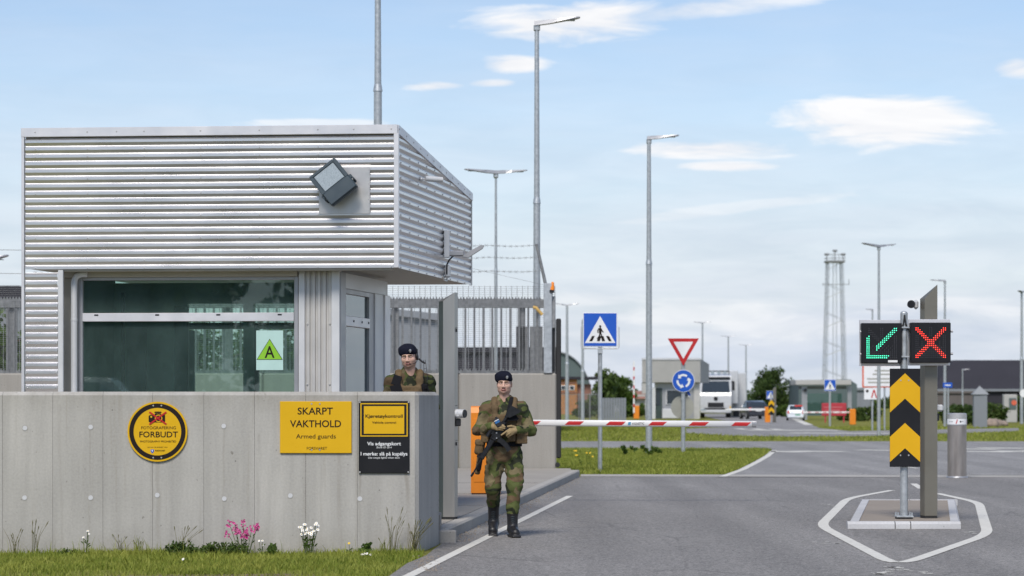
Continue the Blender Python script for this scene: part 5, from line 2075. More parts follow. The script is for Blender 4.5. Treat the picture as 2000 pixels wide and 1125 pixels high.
k = MB(); k.cyl((-1.1, .8, 3.72), (1.1, .8, 3.72), .05, .05, 8); k.cyl((-1.05, .8, 3.4), (-1.05, .8, 3.72), .03, .03, 6); k.cyl((1.05, .8, 3.4), (1.05, .8, 3.72), .03, .03, 6); k.build('light_bar', MT['black'], tr)
for i in range(4):
    k = MB(); k.cyl((-.75 + i * .5, .72, 3.60), (-.75 + i * .5, .84, 3.60), .14, .10, 14); k.build('roof_light', MT['lens'], tr)
k = MB(); k.box((1.05, 5.6, 2.45), (1.55, 6.2, 2.7), .06); k.build('cargo_body', MT['truckwhite'], tr)
k = MB(); k.box((0, 5.0, .8), (1.0, 7.6, .3)); k.build('chassis', MT['black'], tr)
wheel_set(tr, (1.3, 5.6, 7.0), .5, 1.2, .32)

t = thing('cargo_container', 'white box container standing right behind the truck', 'container', at(1444, 212))
k = MB(); k.box((0, 2, Z(728, 212) / 2 + .3), (1.15, 4, Z(728, 212) - .6), .03); k.build('box', MT['truckwhite'], t)
k = MB()
for i in range(7):
    k.box((-.5 + i / 6.0, -.02, Z(728, 212) / 2 + .3), (.03, .03, Z(728, 212) - .8))
k.build('ribs', MT['white'], t)
k = MB(); k.box((-.28, -.05, 1.95), (.42, .06, 1.6), .02); k.build('dark_hatch', MT['hall'], t)
k = MB(); k.box((0, 2, .3), (1.0, 3.6, .5)); k.build('undercarriage', MT['black'], t)


def car(loc, rz, label, paint, front=False, s=1.0, cat='car', wagon=True):
    """car lengthwise along y; local -y is the REAR end when front is False"""
    t = thing('car', label, cat, loc, None, rz)
    secs = [  # y, half width low, z bottom, z belt, half width top, z roof
        (0.0, .78, .38, .86, .60, .86), (.06, .84, .28, .95, .62, 1.00), (.45, .88, .24, .98, .64, 1.46), (1.6, .89, .22, .97, .66, 1.50),
        (2.6, .89, .22, .95, .64, 1.45), (3.25, .88, .24, .93, .60, .96), (3.9, .84, .26, .84, .58, .84), (4.2, .70, .34, .62, .5, .62)]
    if not wagon:
        secs[1] = (.06, .84, .28, .95, .62, .98); secs[2] = (.75, .88, .24, .96, .64, 1.40)
    ring = []
    for y, w, zb, zb2, wt_, zr in secs:
        ring.append([(-w * .92, y, zb), (w * .92, y, zb), (w, y, (zb + zb2) / 2), (w * .97, y, zb2), (wt_, y, zr), (-wt_, y, zr), (-w * .97, y, zb2), (-w, y, (zb + zb2) / 2)])
    m = MB()
    m.M = Matrix.Scale(s, 4)
    vs = [p for r_ in ring for p in r_]
    n = 8
    m.s = True
    fs = [(i * n + j, i * n + (j + 1) % n, (i + 1) * n + (j + 1) % n, (i + 1) * n + j) for i in range(len(ring) - 1) for j in range(n)]
    m.add(vs, fs)
    m.s = False
    m.add(vs, [tuple(range(n))[::-1], tuple(range(len(vs) - n, len(vs)))])
    m.build('body', paint, t)
    # windows: slightly proud panels
    for s_ in (-1, 1):
        for (i, a, b, e_) in ((2, 2, 3, 0), (3, 3, 4, 0)):
            m = MB(); m.M = Matrix.Scale(s, 4)
            y0, y1 = secs[a][0] + .10, secs[b][0] - .06
            f0, f1 = .08, .84

            def wp(y, f):
                j = a
                t_ = (y - secs[a][0]) / (secs[b][0] - secs[a][0])
                q0, q1 = secs[a], secs[b]
                lerp = lambda u, v: u + (v - u) * t_
                w0, z0, w1, z1 = lerp(q0[1], q1[1]) * .97, lerp(q0[3], q1[3]), lerp(q0[4], q1[4]), lerp(q0[5], q1[5])
                return Vector((s_ * (w0 + (w1 - w0) * f + .012), y, z0 + (z1 - z0) * f))
            m.add([wp(y0, f0), wp(y1, f0), wp(y1, f1), wp(y0, f1)], [(0, 1, 2, 3)])
            m.build('side_window', MT['carglass'], t)
    for i, nm in ((1, 'rear_window'), (4, 'windscreen')):
        q0, q1 = secs[i], secs[i + 1]
        m = MB(); m.M = Matrix.Scale(s, 4)
        lo, hi = (q0, q1) if i == 1 else (q1, q0)
        d0 = -.015 if i == 1 else .015
        pp = []
        for w_, f in ((-1, .12), (1, .12), (1, .88), (-1, .88)):
            y = lo[0] + (hi[0] - lo[0]) * f
            z = lo[5] + (hi[5] - lo[5]) * f
            hw_ = (lo[4] + (hi[4] - lo[4]) * f) * .90
            pp.append((w_ * hw_, y + d0, z + .015))
        m.add(pp, [(0, 1, 2, 3)])
        m.build(nm, MT['carglass'], t)
    for s_ in (-1, 1):
        m = MB(); m.M = Matrix.Scale(s, 4); m.box((s_ * .70, .03, .80), (.18, .10, .28), .03); m.build('tail_lamp', MT['tail'], t)
        m = MB(); m.M = Matrix.Scale(s, 4); m.box((s_ * .60, 4.08, .64), (.28, .16, .14), .03); m.build('headlight', MT['lens'], t)
    m = MB(); m.M = Matrix.Scale(s, 4); m.box((0, .01, .38), (1.55, .14, .2), .05); m.build('bumper', paint, t)
    m = MB(); m.M = Matrix.Scale(s, 4); m.box((0, -.01, .70), (.5, .02, .11)); m.build('number_plate', MT['signwhite'], t)
    for x in (.75, 3.35):
        for s_ in (-1, 1):
            k = MB(); k.cyl((s_ * .88 * s, x * s, .32 * s), (s_ * .68 * s, x * s, .32 * s), .32 * s, .32 * s, 18); w_ = k.build('wheel', MT['rubber'], t)
            k = MB(); k.cyl((s_ * .885 * s, x * s, .32 * s), (s_ * .87 * s, x * s, .32 * s), .2 * s, .19 * s, 14); k.build('rim', MT['plate'], w_)
    return t


car((X(1482, 190), 190, 0), R(6), 'dark car with pale rear window right of the white truck', MT['cardark'], s=.92, wagon=False)
wc = car((X(1554, 178), 178, 0), R(-6), 'white car with red tail lamps driving away left of the shelter post', MT['carwhite'], s=.72)
k = MB(); k.box((.2, .26, 1.05 * .98), (.55, .05, .10)); k.build('roof_marking', MT['tail'], wc)
k = MB(); k.box((.15, -.012, .40), (.34, .01, .10)); k.build('green_lettering', M('green lettering', (.1, .3, .2), .5), wc)

# ------------------------------------------------------------------ bush, shelter, tower, boards
tree(at(1506, 240), Z(713, 240), 4.9, 'big round dark green bush behind the cars', 21, 'leafd', name='round_tree', low=.02, ncl=80, npl=60, leaf=.17)
bush(at(1462, 235), 2.2, 1.6, 'pale green low bush beside the white container', 22, 'leafy', .15)

sd_ = 185
t = thing('bus_shelter', 'grey flat roofed shelter with a thick post left of the far crossing sign', 'shelter', at(1615, sd_))
sx = lambda px: X(px, sd_) - X(1615, sd_)
sz = lambda py: Z(py, sd_) + .01
k = MB(); k.box(((sx(1553) + sx(1662)) / 2, 1.5, sz(747)), (sx(1662) - sx(1553), 3.6, .36), .03); k.build('roof', MT['shed'], t)
k = MB(); k.box(((sx(1560) + sx(1655)) / 2, .6, sz(757)), (sx(1655) - sx(1560), .15, .22), .02); k.build('beam', MT['hall'], t)
for px, w_ in ((1572, .38), (1660, .30)):
    k = MB(); k.box((sx(px), .3, sz(754) / 2), (w_, .25, sz(754))); k.build('post', MT['frame'], t)
k = MB(); k.box(((sx(1580) + sx(1655)) / 2, 3.1, sz(785) / 2 + .5), (sx(1655) - sx(1580), .06, sz(765) - .5)); k.build('back_pane', MT['glass'], t)
k = MB(); k.cyl((sx(1573), -.0, sz(762)), (sx(1573), .15, sz(762)), .12, .12, 12); k.build('round_lamp', MT['black'], t)
gdd = 230
t = thing('shed', 'green grey shed with a sloped roof corner behind the shelter', 'shed', at(1650, gdd))
gx = lambda px: X(px, gdd) - X(1650, gdd)
gz = lambda py: Z(py, gdd) + .01
k = MB(); k.prism([(gx(1560), 0, 0), (gx(1674), 0, 0), (gx(1674), 0, gz(751)), (gx(1662), 0, gz(743)), (gx(1560), 0, gz(744))], (0, 8, 0)); k.build('wall', MT['hallgreen'], t)
k = MB(); k.prism([(gx(1558), -.2, gz(745)), (gx(1662), -.2, gz(743.5)), (gx(1662), -.2, gz(741)), (gx(1558), -.2, gz(742))], (0, 8.4, 0)); k.build('roof', MT['hallgreen'], t)
hall(1660, 1700, 762, 250, 'low grey hall between the shelter and the red bordered board', 0, 'hall', 'hall')
t = thing('banner', 'dark red banner board on short legs behind the lowered far barrier', 'banner', at(1629, 165))
bx2 = lambda px: X(px, 165) - X(1629, 165)
k = MB(); k.box((0, 0, Z(799.5, 165)), (bx2(1653) - bx2(1605), .08, Z(787, 165) - Z(812, 165)), .02); k.build('board', MT['redboard'], t)
k = MB()
for j, (a, b) in enumerate(((1609, 1645), (1612, 1640))):
    k.box(((bx2(a) + bx2(b)) / 2, -.045, Z(795 + j * 6, 165)), (bx2(b) - bx2(a), .006, .05))
k.build('faded_line', M('faded print', (.52, .16, .17), .6), t)
for px in (1612, 1648):
    k = MB(); k.box((bx2(px), .02, Z(812, 165) / 2), (.08, .06, Z(812, 165))); k.build('leg', MT['redboard'], t)

# lattice tower
twd = 500
t = thing('lattice_tower', 'tall pale lattice mast with floodlights on its top platform', 'tower', at(1630, twd))
tz = lambda py: Z(py, twd)
ht = tz(512)
legs = []
wb_, wt_ = 2.05, 1.35
for a in (-1, 1):
    for b in (-1, 1):
        k = MB()
        p0, p1 = Vector((a * wb_, b * wb_, 0)), Vector((a * wt_, b * wt_, ht))
        # each leg is a slim triangular truss
        ofs = [Vector((.24, 0, 0)), Vector((-.24, 0, 0)), Vector((0, .35, 0))]
        for o_ in ofs:
            k.cyl(p0 + o_, p1 + o_ * .8, .05, .045, 6)
        nseg = 40
        for j in range(nseg):
            f0, f1 = j / nseg, (j + 1) / nseg
            q0, q1 = p0.lerp(p1, f0), p0.lerp(p1, f1)
            k.cyl(q0 + ofs[j % 2], q1 + ofs[(j + 1) % 2], .03, .03, 4)
            k.cyl(q0 + ofs[1], q1 + ofs[2], .03, .03, 4)
        k.build('leg', MT['galv'], t)
k = MB()
for j in range(10):
    f = (j + .5) / 10
    w_ = wb_ + (wt_ - wb_) * f
    for s_ in (-1, 1):
        k.cyl((-w_, s_ * w_, ht * f), (w_, s_ * w_, ht * (f + (.05 if j % 2 else -.05))), .05, .05, 4)
        k.cyl((s_ * w_, -w_, ht * f), (s_ * w_, w_, ht * (f + .05)), .05, .05, 4)
for a in (-.35, .35):
    k.cyl((a, -.4, 0), (a, -.4, ht), .06, .06, 5)
for j in range(70):
    k.cyl((-.35, -.4, ht * j / 70), (.35, -.4, ht * (j + 1) / 70), .035, .035, 4)
k.build('cross_braces', MT['galv'], t)
k = MB(); k.box((0, 0, ht + .1), (3.7, 3.7, .35)); k.build('platform', MT['galvd'], t)
for px, py in ((1614, 497), (1630, 490), (1646, 497)):
    k = MB(); x = X(px, twd) - X(1630, twd); k.cyl((x, -.5, ht), (x, -.5, tz(py)), .10, .08, 6); k.box((x, -.6, tz(py)), (.95, .35, .45), .1); k.build('floodlight', MT['galvd'], t)
k = MB()
for z in (ht + .8, ht + 1.5):
    for a in (-1, 1):
        k.cyl((-1.8, a * 1.8, z), (1.8, a * 1.8, z), .05, .05, 4); k.cyl((a * 1.8, -1.8, z), (a * 1.8, 1.8, z), .05, .05, 4)
for a in (-1.8, -.6, .6, 1.8):
    k.cyl((a, -1.8, ht), (a, -1.8, ht + 1.5), .05, .05, 4)
k.build('railing', MT['galvd'], t)
k = MB(); zz = tz(556); k.cyl((-2.6, -1.5, zz), (2.7, -1.5, zz), .06, .06, 5); k.cyl((2.6, -1.5, zz), (2.6, -1.5, zz + 1.0), .06, .06, 5); k.cyl((-2.4, -1.5, zz - .3), (-2.4, -1.5, zz + .3), .06, .06, 5); k.build('antenna_arm', MT['galvd'], t)

# red bordered board with smaller sign under it
rbd = 125
t = thing('notice_board', 'large white notice board with orange red border, half hidden by the chevron board', 'notice board', at(1725, rbd))
bq = lambda px: X(px, rbd) - X(1725, rbd)
bz = lambda py: Z(py, rbd) + .01
k = MB(); k.box((0, 0, (bz(712) + bz(757)) / 2), (bq(1766) - bq(1684), .05, bz(712) - bz(757)), .01); k.build('border', MT['redframe'], t)
k = MB(); k.box((0, -.03, (bz(714.5) + bz(754.5)) / 2), (bq(1763) - bq(1687), .02, bz(714.5) - bz(754.5))); k.build('face', MT['signwhite'], t)
k = MB()
for py, a, b in ((724, 1708, 1745), (731, 1704, 1750), (740, 1693, 1757), (747, 1695, 1755)):
    k.box(((bq(a) + bq(b)) / 2, -.042, bz(py)), (bq(b) - bq(a), .004, .07))
k.build('faint_line', MT['signback'], t)
for px in (1704, 1728, 1752):
    k = MB(); k.cyl((bq(px), .06, 0), (bq(px), .06, bz(716)), .05, .05, 10); k.build('post', MT['galv'], t)
t = thing('small_sign', 'small square white sign with red strokes under the red bordered board', 'sign', (X(1700, rbd), rbd - .03, Z(769, rbd)))
k = MB(); k.box((0, 0, 0), (.62, .03, .56), .005); k.build('plate', MT['signwhite'], t)
k = MB(); k.disc((-.16, .13), .07, -.02, .004, 16); k.build('dot', MT['ink'], t)
k = MB(); k.prism([(.02, -.02, -.2), (.08, -.02, -.2), (.20, -.02, .2), (.14, -.02, .2)], (0, .004, 0)); k.prism([(.32, -.024, -.2), (.26, -.024, -.2), (.14, -.024, .2), (.20, -.024, .2)], (0, .003, 0)); k.build('red_stroke', MT['red'], t)

# dark hangar at the right
dh = 330
t = thing('hangar', 'huge dark grey hangar with sloping end at the right edge', 'hangar', at(1950, dh))
dq = lambda px: X(px, dh) - X(1950, dh)
dz_ = lambda py: Z(py, dh) + .01
k = MB()
vs = [(dq(1822), 0, 0), (dq(2120), 0, 0), (dq(2120), 0, dz_(760)), (dq(1822), 0, dz_(760)), (dq(1822), 26, 0), (dq(2120), 26, 0), (dq(2120), 26, dz_(760)), (dq(1822), 26, dz_(760))]
k.add(vs, [(0, 1, 2, 3), (5, 4, 7, 6), (4, 0, 3, 7), (1, 5, 6, 2)])
k.build('wall', MT['hallroof'], t)
k = MB()
vs = [(dq(1820), -.4, dz_(761)), (dq(2120), -.4, dz_(761)), (dq(2120), 26, dz_(761)), (dq(1820), 26, dz_(761)),
      (dq(1880), 6, dz_(702)), (dq(2120), 6, dz_(702)), (dq(2120), 20, dz_(702)), (dq(1880), 20, dz_(702))]
k.add(vs, [(0, 1, 5, 4), (1, 2, 6, 5), (2, 3, 7, 6), (3, 0, 4, 7), (4, 5, 6, 7), (3, 2, 1, 0)])
k.build('roof', MT['hallroof'], t)
k = MB(); k.box((dq(1940), -.3, dz_(762)), (dq(2110) - dq(1826), .3, .3)); k.build('eaves', MT['hall'], t)
hall(1828, 1912, 768, 300, 'low brown grey annex in front of the dark hangar', 0, 'annex', 'annex')

# right-hand small things
t = thing('road_sign', 'small blue rectangular sign on two posts right of the bronze pillar', 'road sign', at(1849, 139))
k = MB(); k.box((.05, 0, Z(752, 139)), (.50, .04, .28), .01); k.build('plate', MT['blue'], t)
k = MB(); k.box((.05, -.025, Z(752, 139)), (.32, .006, .06)); k.build('white_print', MT['signwhite'], t)
k = MB(); k.cyl((.09, .05, 0), (.09, .05, Z(748, 139)), .05, .05, 10); k.build('post', MT['galv'], t)
ps = 136
t = thing('stele', 'grey upright post with a pointed cap in the grass before the hangar', 'stele', at(1916, ps))
k = MB(); k.box((.05, 0, 1.0), (.46, .5, Z(768, ps) - .1)); k.box((-.25, .1, 1.0), (.14, .5, Z(768, ps) - .1)); k.location = None
k = MB(); k.prism([(-.33, .25, 0), (.33, .0, 0), (.33, .5, 0), (-.33, .6, 0)], (0, 0, Z(768, ps))); k.build('shaft', MT['hall'], t)
k = MB(); zc0, zc1 = Z(770, ps), Z(753, ps); k.add([(-.42, .2, zc0), (.42, -.08, zc0), (.42, .58, zc0), (-.42, .7, zc0), (-.02, .3, zc1)], [(3, 2, 1, 0), (0, 1, 4), (1, 2, 4), (2, 3, 4), (3, 0, 4)]); k.build('cap', MT['hall'], t)
cbd = 165
t = thing('cabinet', 'beige cabinet with an orange mark on a dark panel near the right edge', 'cabinet', at(1974, cbd))
k = MB(); k.box((0, .3, Z(770, cbd) / 2), (.85, .6, Z(770, cbd)), .03); k.build('body', MT['shed'], t)
k = MB(); k.box((.12, -.02, Z(788, cbd)), (.46, .04, .72)); k.build('panel', MT['hallgreen'], t)
k = MB(); k.cyl((.20, -.05, Z(786, cbd)), (.20, -.07, Z(786, cbd)), .17, .17, 12); k.build('orange_mark', MT['redframe'], t)
t = thing('round_sign', 'round white sign on the lamp post at the right edge', 'sign', (X(1998, 155), 154.8, Z(768, 155)))
k = MB(); k.cyl((0, 0, 0), (0, -.03, 0), .24, .24, 20); k.build('plate', MT['signwhite'], t)
k = MB(); k.cyl((0, .05, 0), (0, .12, 0), .03, .03, 8); k.build('bracket', MT['galv'], t)
rs = random.Random(8)
for i, px in enumerate((1938, 1946, 1952, 1961)):
    t = MB()
    r_ = .34 - .04 * i
    t.ball((0, 0, r_ * .5), (r_ * 1.1, r_, r_ * .8), 9, 6)
    for j, v in enumerate(t.v):
        t.v[j] = v * (1 + .2 * math.sin(v.x * 9 + i) * math.cos(v.z * 11 + j))
    o = t.build('rock', MT['rock'], loc=at(px, 140 + i * 1.5))
    tag(o, ['biggest brown rock right of the stele', 'second brown rock right of the stele', 'third brown rock right of the stele', 'smallest brown rock, right of the other three'][i], 'rock', 'brown rocks beside the stele')
bush(at(1895, 150), 2.4, 1.7, 'dark bush between the bollard and the stele', 31, 'leafd', .14)
bush(at(1935, 160), 2.0, 1.7, 'bush between the stele and the beige cabinet', 32, 'leaf', .14)
bush(at(1860, 158), 2.2, 1.4, 'bush behind the steel bollard', 33, 'leaf', .14)
bush(at(1992, 170), 2.0, 1.9, 'bush right of the beige cabinet', 34, 'leafd', .14)
bush(at(1690, 175), 2.4, 1.2, 'low bush left of the small square sign', 35, 'leaf', .14)
bush(at(1655, 178), 2.2, 1.0, 'low bush behind the lowered far barrier', 36, 'leafy', .14)
bush(at(1540, 215), 2.4, 1.3, 'low green bush left of the white car', 37, 'leafy', .14)
bush(at(1245, 205), 2.6, 1.3, 'low bush behind the raised barrier arm', 38, 'leafy', .16)

# far tree line that closes the view
rs = np.random.RandomState(77)
cs = []
for i in range(900):
    x = -70 + 190 * rs.rand()
    y = 385 + 30 * rs.rand()
    cs.append((x, y, .3 + (1.6 + 1.2 * math.sin(x * .31) * math.sin(x * .11 + 2)) * rs.rand()))
v, f = leaves(rs, cs, 26, 1.3, .42)
tag(mesh_np('far_hedgerow', v, f, MT['leafd']), kind='stuff')
rt = thing('far_house', 'long low brown roof on the horizon left of the far booth', 'house', at(1232, 300))
k = MB(); k.box((0, 3, 1.0), (4.5, 5, 2.0)); k.build('wall', MT['shed'], rt)
k = MB(); k.prism([(-2.6, 0, 1.5), (2.6, 0, 1.5), (2.4, 1.5, 2.35), (-2.4, 1.5, 2.35)], (0, .5, .1)); k.build('roof', MT['brickred'], rt)

# what stands behind the camera and mirrors in the booth glass
for i, (x, y, h, w) in enumerate(((-12, -34, 9.5, 8), (-19, -38, 7.6, 8), (-26, -33, 9.0, 9), (-33, -40, 7.6, 8), (-40, -38, 9.8, 9), (-6, -42, 7, 7))):
    tree((x, y, 0), h, w, ['broad tree mirrored in the booth glass', 'low tree mirrored in the booth glass', 'tall tree mirrored in the booth glass', 'second low tree mirrored in the booth glass', 'tallest tree mirrored in the booth glass', 'small tree mirrored in the booth glass'][i], 50 + i, 'leaf', ncl=120, npl=70, leaf=.34, low=.0, group='trees across the road mirrored in the booth glass')
car((-12.5, 6, 0), R(78), 'silver car mirrored in the booth window', MT['carsilver'], s=1.36)
# ------------------------------------------------------------------ people: signed distance modelling -> one continuous mesh
CLOTH, SKIN, GLOVE, BOOT, HAIR, LIP, IRIS, STUB = range(8)


class Sdf:
    def __init__(self, lo, hi, h):
        self.lo = np.array(lo, float)
        self.h = h
        self.n = np.ceil((np.array(hi) - self.lo) / h).astype(int) + 1
        self.ax = [self.lo[i] + h * np.arange(self.n[i]) for i in range(3)]
        self.v = np.full(self.n, 9.0, np.float32)
        self.best = np.full(self.n, 9.0, np.float32)
        self.lab = np.zeros(self.n, np.int8)

    def _sl(self, lo, hi, m):
        s = []
        for i in range(3):
            a = int(np.clip(np.floor((lo[i] - m - self.lo[i]) / self.h), 0, self.n[i]))
            b = int(np.clip(np.ceil((hi[i] + m - self.lo[i]) / self.h) + 1, 0, self.n[i]))
            s.append(slice(a, b))
        return tuple(s)

    def _put(self, lo, hi, fn, lab, k, sub=False):
        s = self._sl(np.array(lo), np.array(hi), k + .05)
        X_, Y_, Z_ = np.meshgrid(self.ax[0][s[0]], self.ax[1][s[1]], self.ax[2][s[2]], indexing='ij')
        if X_.size == 0:
            return
        d = fn(X_, Y_, Z_).astype(np.float32)
        a = self.v[s]
        if sub:
            d = -d
            hh = np.maximum(k - np.abs(a - d), 0) / k
            self.v[s] = np.maximum(a, d) + hh * hh * k * .25
            return
        hh = np.maximum(k - np.abs(a - d), 0) / k
        self.v[s] = np.minimum(a, d) - hh * hh * k * .25
        if lab is not None:
            m = d < self.best[s]
            self.lab[s][m] = lab
            self.best[s] = np.minimum(self.best[s], d)

    def caps(self, a, b, r0, r1, lab=CLOTH, k=.03, fy=1.0, sub=False):
        a, b = np.array(a, float), np.array(b, float)
        R_ = max(r0, r1)
        ab = b - a
        L2 = ab.dot(ab) + 1e-12

        def fn(x, y, z):
            px, py, pz = x - a[0], y - a[1], z - a[2]
            h = np.clip((px * ab[0] + py * ab[1] + pz * ab[2]) / L2, 0, 1)
            qx, qy, qz = px - h * ab[0], (py - h * ab[1]) / fy, pz - h * ab[2]
            return (np.sqrt(qx * qx + qy * qy + qz * qz) - (r0 + (r1 - r0) * h)) * min(1, fy)
        self._put(np.minimum(a, b) - R_, np.maximum(a, b) + R_, fn, lab, k, sub)

    def ell(self, c, r, lab=CLOTH, k=.03, sub=False):
        c, r = np.array(c, float), np.array(r, float)

        def fn(x, y, z):
            px, py, pz = x - c[0], y - c[1], z - c[2]
            k0 = np.sqrt((px / r[0]) ** 2 + (py / r[1]) ** 2 + (pz / r[2]) ** 2)
            k1 = np.sqrt((px / r[0] ** 2) ** 2 + (py / r[1] ** 2) ** 2 + (pz / r[2] ** 2) ** 2) + 1e-9
            return k0 * (k0 - 1) / k1
        self._put(c - r, c + r, fn, lab, k, sub)

    def box(self, c, hs, rad, lab=CLOTH, k=.012, rot=None, sub=False):
        c, hs = np.array(c, float), np.array(hs, float)
        Rm = np.eye(3) if rot is None else np.array(rot)
        ext = np.abs(Rm) @ hs

        def fn(x, y, z):
            px, py, pz = x - c[0], y - c[1], z - c[2]
            q = [np.abs(px * Rm[0, i] + py * Rm[1, i] + pz * Rm[2, i]) - (hs[i] - rad) for i in range(3)]
            o = np.sqrt(sum(np.maximum(t, 0) ** 2 for t in q))
            return o + np.minimum(np.maximum(np.maximum(q[0], q[1]), q[2]), 0) - rad
        self._put(c - ext, c + ext, fn, lab, k, sub)

    def folds(self, amp, lab=CLOTH, f=1.0, seed=0):
        X_, Y_, Z_ = np.meshgrid(*[a.astype(np.float32) for a in self.ax], indexing='ij')
        near = np.abs(self.v) < .04
        m = near & (self.lab == lab)
        x, y, z = X_[m] * f, Y_[m] * f, Z_[m] * f
        s = seed
        w = .5 * np.sin(31 * z + 9 * x + 3 * np.sin(13 * x + 11 * y + s) + s) + .35 * np.sin(47 * z - 25 * x + 17 * y + 2.5 * np.sin(21 * z + 7 * y + s)) \
            + .3 * np.sin(63 * x + 20 * y + 33 * z + 3 * np.sin(17 * z + s))
        self.v[m] += (amp * w).astype(np.float32)

    def mesh(self):
        v, n = self.v, self.n
        s = v < 0
        cn = n - 1
        acc = np.zeros((*cn, 3), np.float32)
        cnt = np.zeros(cn, np.float32)

        def corner(dx_, dy_, dz_):
            return (slice(dx_, dx_ + cn[0]), slice(dy_, dy_ + cn[1]), slice(dz_, dz_ + cn[2]))
        cs = [(a, b, c_) for a in (0, 1) for b in (0, 1) for c_ in (0, 1)]
        for c0 in cs:
            for ax in range(3):
                if c0[ax]:
                    continue
                c1 = list(c0); c1[ax] = 1
                a, b = v[corner(*c0)], v[corner(*c1)]
                m = (a < 0) != (b < 0)
                t = np.where(m, a / np.where(m, a - b, 1), 0)
                for i in range(3):
                    acc[..., i] += np.where(m, c0[i] + (t if i == ax else 0), 0)
                cnt += m
        act = cnt > 0
        idx = np.full(cn, -1, np.int64)
        idx[act] = np.arange(act.sum())
        ijk = np.argwhere(act)
        pos = acc[act] / cnt[act][:, None]
        verts = self.lo + (ijk + pos) * self.h
        labs = self.lab[ijk[:, 0], ijk[:, 1], ijk[:, 2]]
        faces = []
        for ax in range(3):
            u, w = (ax + 1) % 3, (ax + 2) % 3
            sl0 = [slice(1, -1)] * 3; sl1 = [slice(1, -1)] * 3
            sl0[ax] = slice(0, -1); sl1[ax] = slice(1, None)
            a, b = s[tuple(sl0)], s[tuple(sl1)]
            e = np.argwhere(a != b)
            sign = a[tuple(e.T)]
            base = e.copy()
            base[:, u] += 1; base[:, w] += 1
            q = []
            for du, dw in ((-1, -1), (0, -1), (0, 0), (-1, 0)):
                p = base.copy(); p[:, u] += du; p[:, w] += dw
                q.append(idx[p[:, 0], p[:, 1], p[:, 2]])
            q = np.stack(q, 1)
            q[~sign] = q[~sign][:, ::-1]
            faces.append(q)
        f = np.concatenate(faces)
        f = f[(f >= 0).all(1)]
        return verts, f, labs


def join_mesh(name, parts, mats, parent):
    vs, fs, ls = [], [], []
    b = 0
    for v, f, l in parts:
        vs.append(v); fs.append(f + b)
        ls.append(np.array([np.bincount(l[q]).argmax() for q in f]) if len(set(l.tolist())) > 1 else np.full(len(f), l[0] if len(l) else 0))
        b += len(v)
    o = mesh_np(name, np.concatenate(vs), np.concatenate(fs), mats[0], parent)
    for m in mats[1:]:
        o.data.materials.append(m)
    o.data.polygons.foreach_set('material_index', np.concatenate(ls).astype(np.int32))
    o.data.polygons.foreach_set('use_smooth', np.ones(len(o.data.polygons), bool))
    o.data.update()
    return o


def head_parts(beard=False, seed=0):
    """head in its own frame: origin at the neck joint (0,0,0) -> crown 0.29, facing -y"""
    S = Sdf((-.11, -.15, -.10), (.11, .14, .32), .0034)
    S.ell((0, .018, .195), (.077, .096, .098), SKIN, .01)
    S.ell((0, -.030, .140), (.062, .070, .088), SKIN, .04)
    S.ell((0, -.045, .087), (.040, .045, .030), STUB if beard else SKIN, .03)
    S.ell((0, -.078, .072), (.020, .018, .016), STUB if beard else SKIN, .02)
    for s_ in (-1, 1):
        S.ell((.046 * s_, -.052, .135), (.024, .030, .022), SKIN, .03)
        S.ell((.050 * s_, -.012, .095), (.022, .045, .028), STUB if beard else SKIN, .03)
        S.caps((.014 * s_, -.092, .186), (.048 * s_, -.078, .186), .010, .009, SKIN, .02)
    S.caps((0, -.006, .09), (0, .015, -.08), .056, .062, SKIN, .03)
    for s_ in (-1, 1):
        S.ell((.031 * s_, -.108, .166), (.019, .020, .012), None, .012, sub=True)
    S.caps((0, -.096, .175), (0, -.113, .135), .009, .013, SKIN, .012)
    for s_ in (-1, 1):
        S.ell((.012 * s_, -.105, .128), (.009, .012, .008), SKIN, .010)
        S.ell((.031 * s_, -.082, .166), (.0165, .012, .0105), SKIN, .003)
        S.caps((.021 * s_, -.0935, .165), (.041 * s_, -.0895, .165), .0035, .003, IRIS, .002)
        S.caps((.016 * s_, -.102, .186), (.046 * s_, -.092, .188), .0050, .0038, HAIR, .003)
        S.ell((.079 * s_, .012, .150), (.010, .020, .033), SKIN, .008)
    S.ell((0, -.098, .101), (.024, .010, .0065), LIP, .006)
    S.ell((0, -.096, .091), (.020, .010, .007), LIP, .006)
    S.caps((-.02, -.108, .0965), (.02, -.108, .0965), .002, .002, IRIS, .003)
    # short hair round the back and sides
    for s_ in (-1, 1):
        S.ell((.062 * s_, .035, .185), (.019, .055, .035), HAIR, .01)
        S.caps((.070 * s_, -.015, .19), (.073 * s_, -.012, .155), .008, .006, HAIR, .008)
    S.ell((0, .080, .165), (.055, .030, .065), HAIR, .02)
    return S.mesh()


def beret_parts(lean=1):
    S = Sdf((-.16, -.16, .15), (.16, .17, .36), .004)
    # band round the brow, higher towards the badge side
    S.ell((0, .010, .218), (.086, .106, .038), 0, .01)
    S.ell((-.014 * lean, .018, .252), (.098, .114, .064), 0, .03)
    S.ell((-.060 * lean, .015, .225), (.046, .090, .040), 0, .03)
    S.ell((.036 * lean, -.075, .250), (.045, .030, .036), 0, .02)
    # hollow where the forehead shows
    S.ell((.012 * lean, -.120, .185), (.075, .045, .020), None, .012, sub=True)
    S.folds(.0025, 0, 1.6, 3)
    return S.mesh()


def rotm(rx, ry, rz):
    return np.array(Matrix.Rotation(rz, 3, 'Z') @ Matrix.Rotation(ry, 3, 'Y') @ Matrix.Rotation(rx, 3, 'X'))


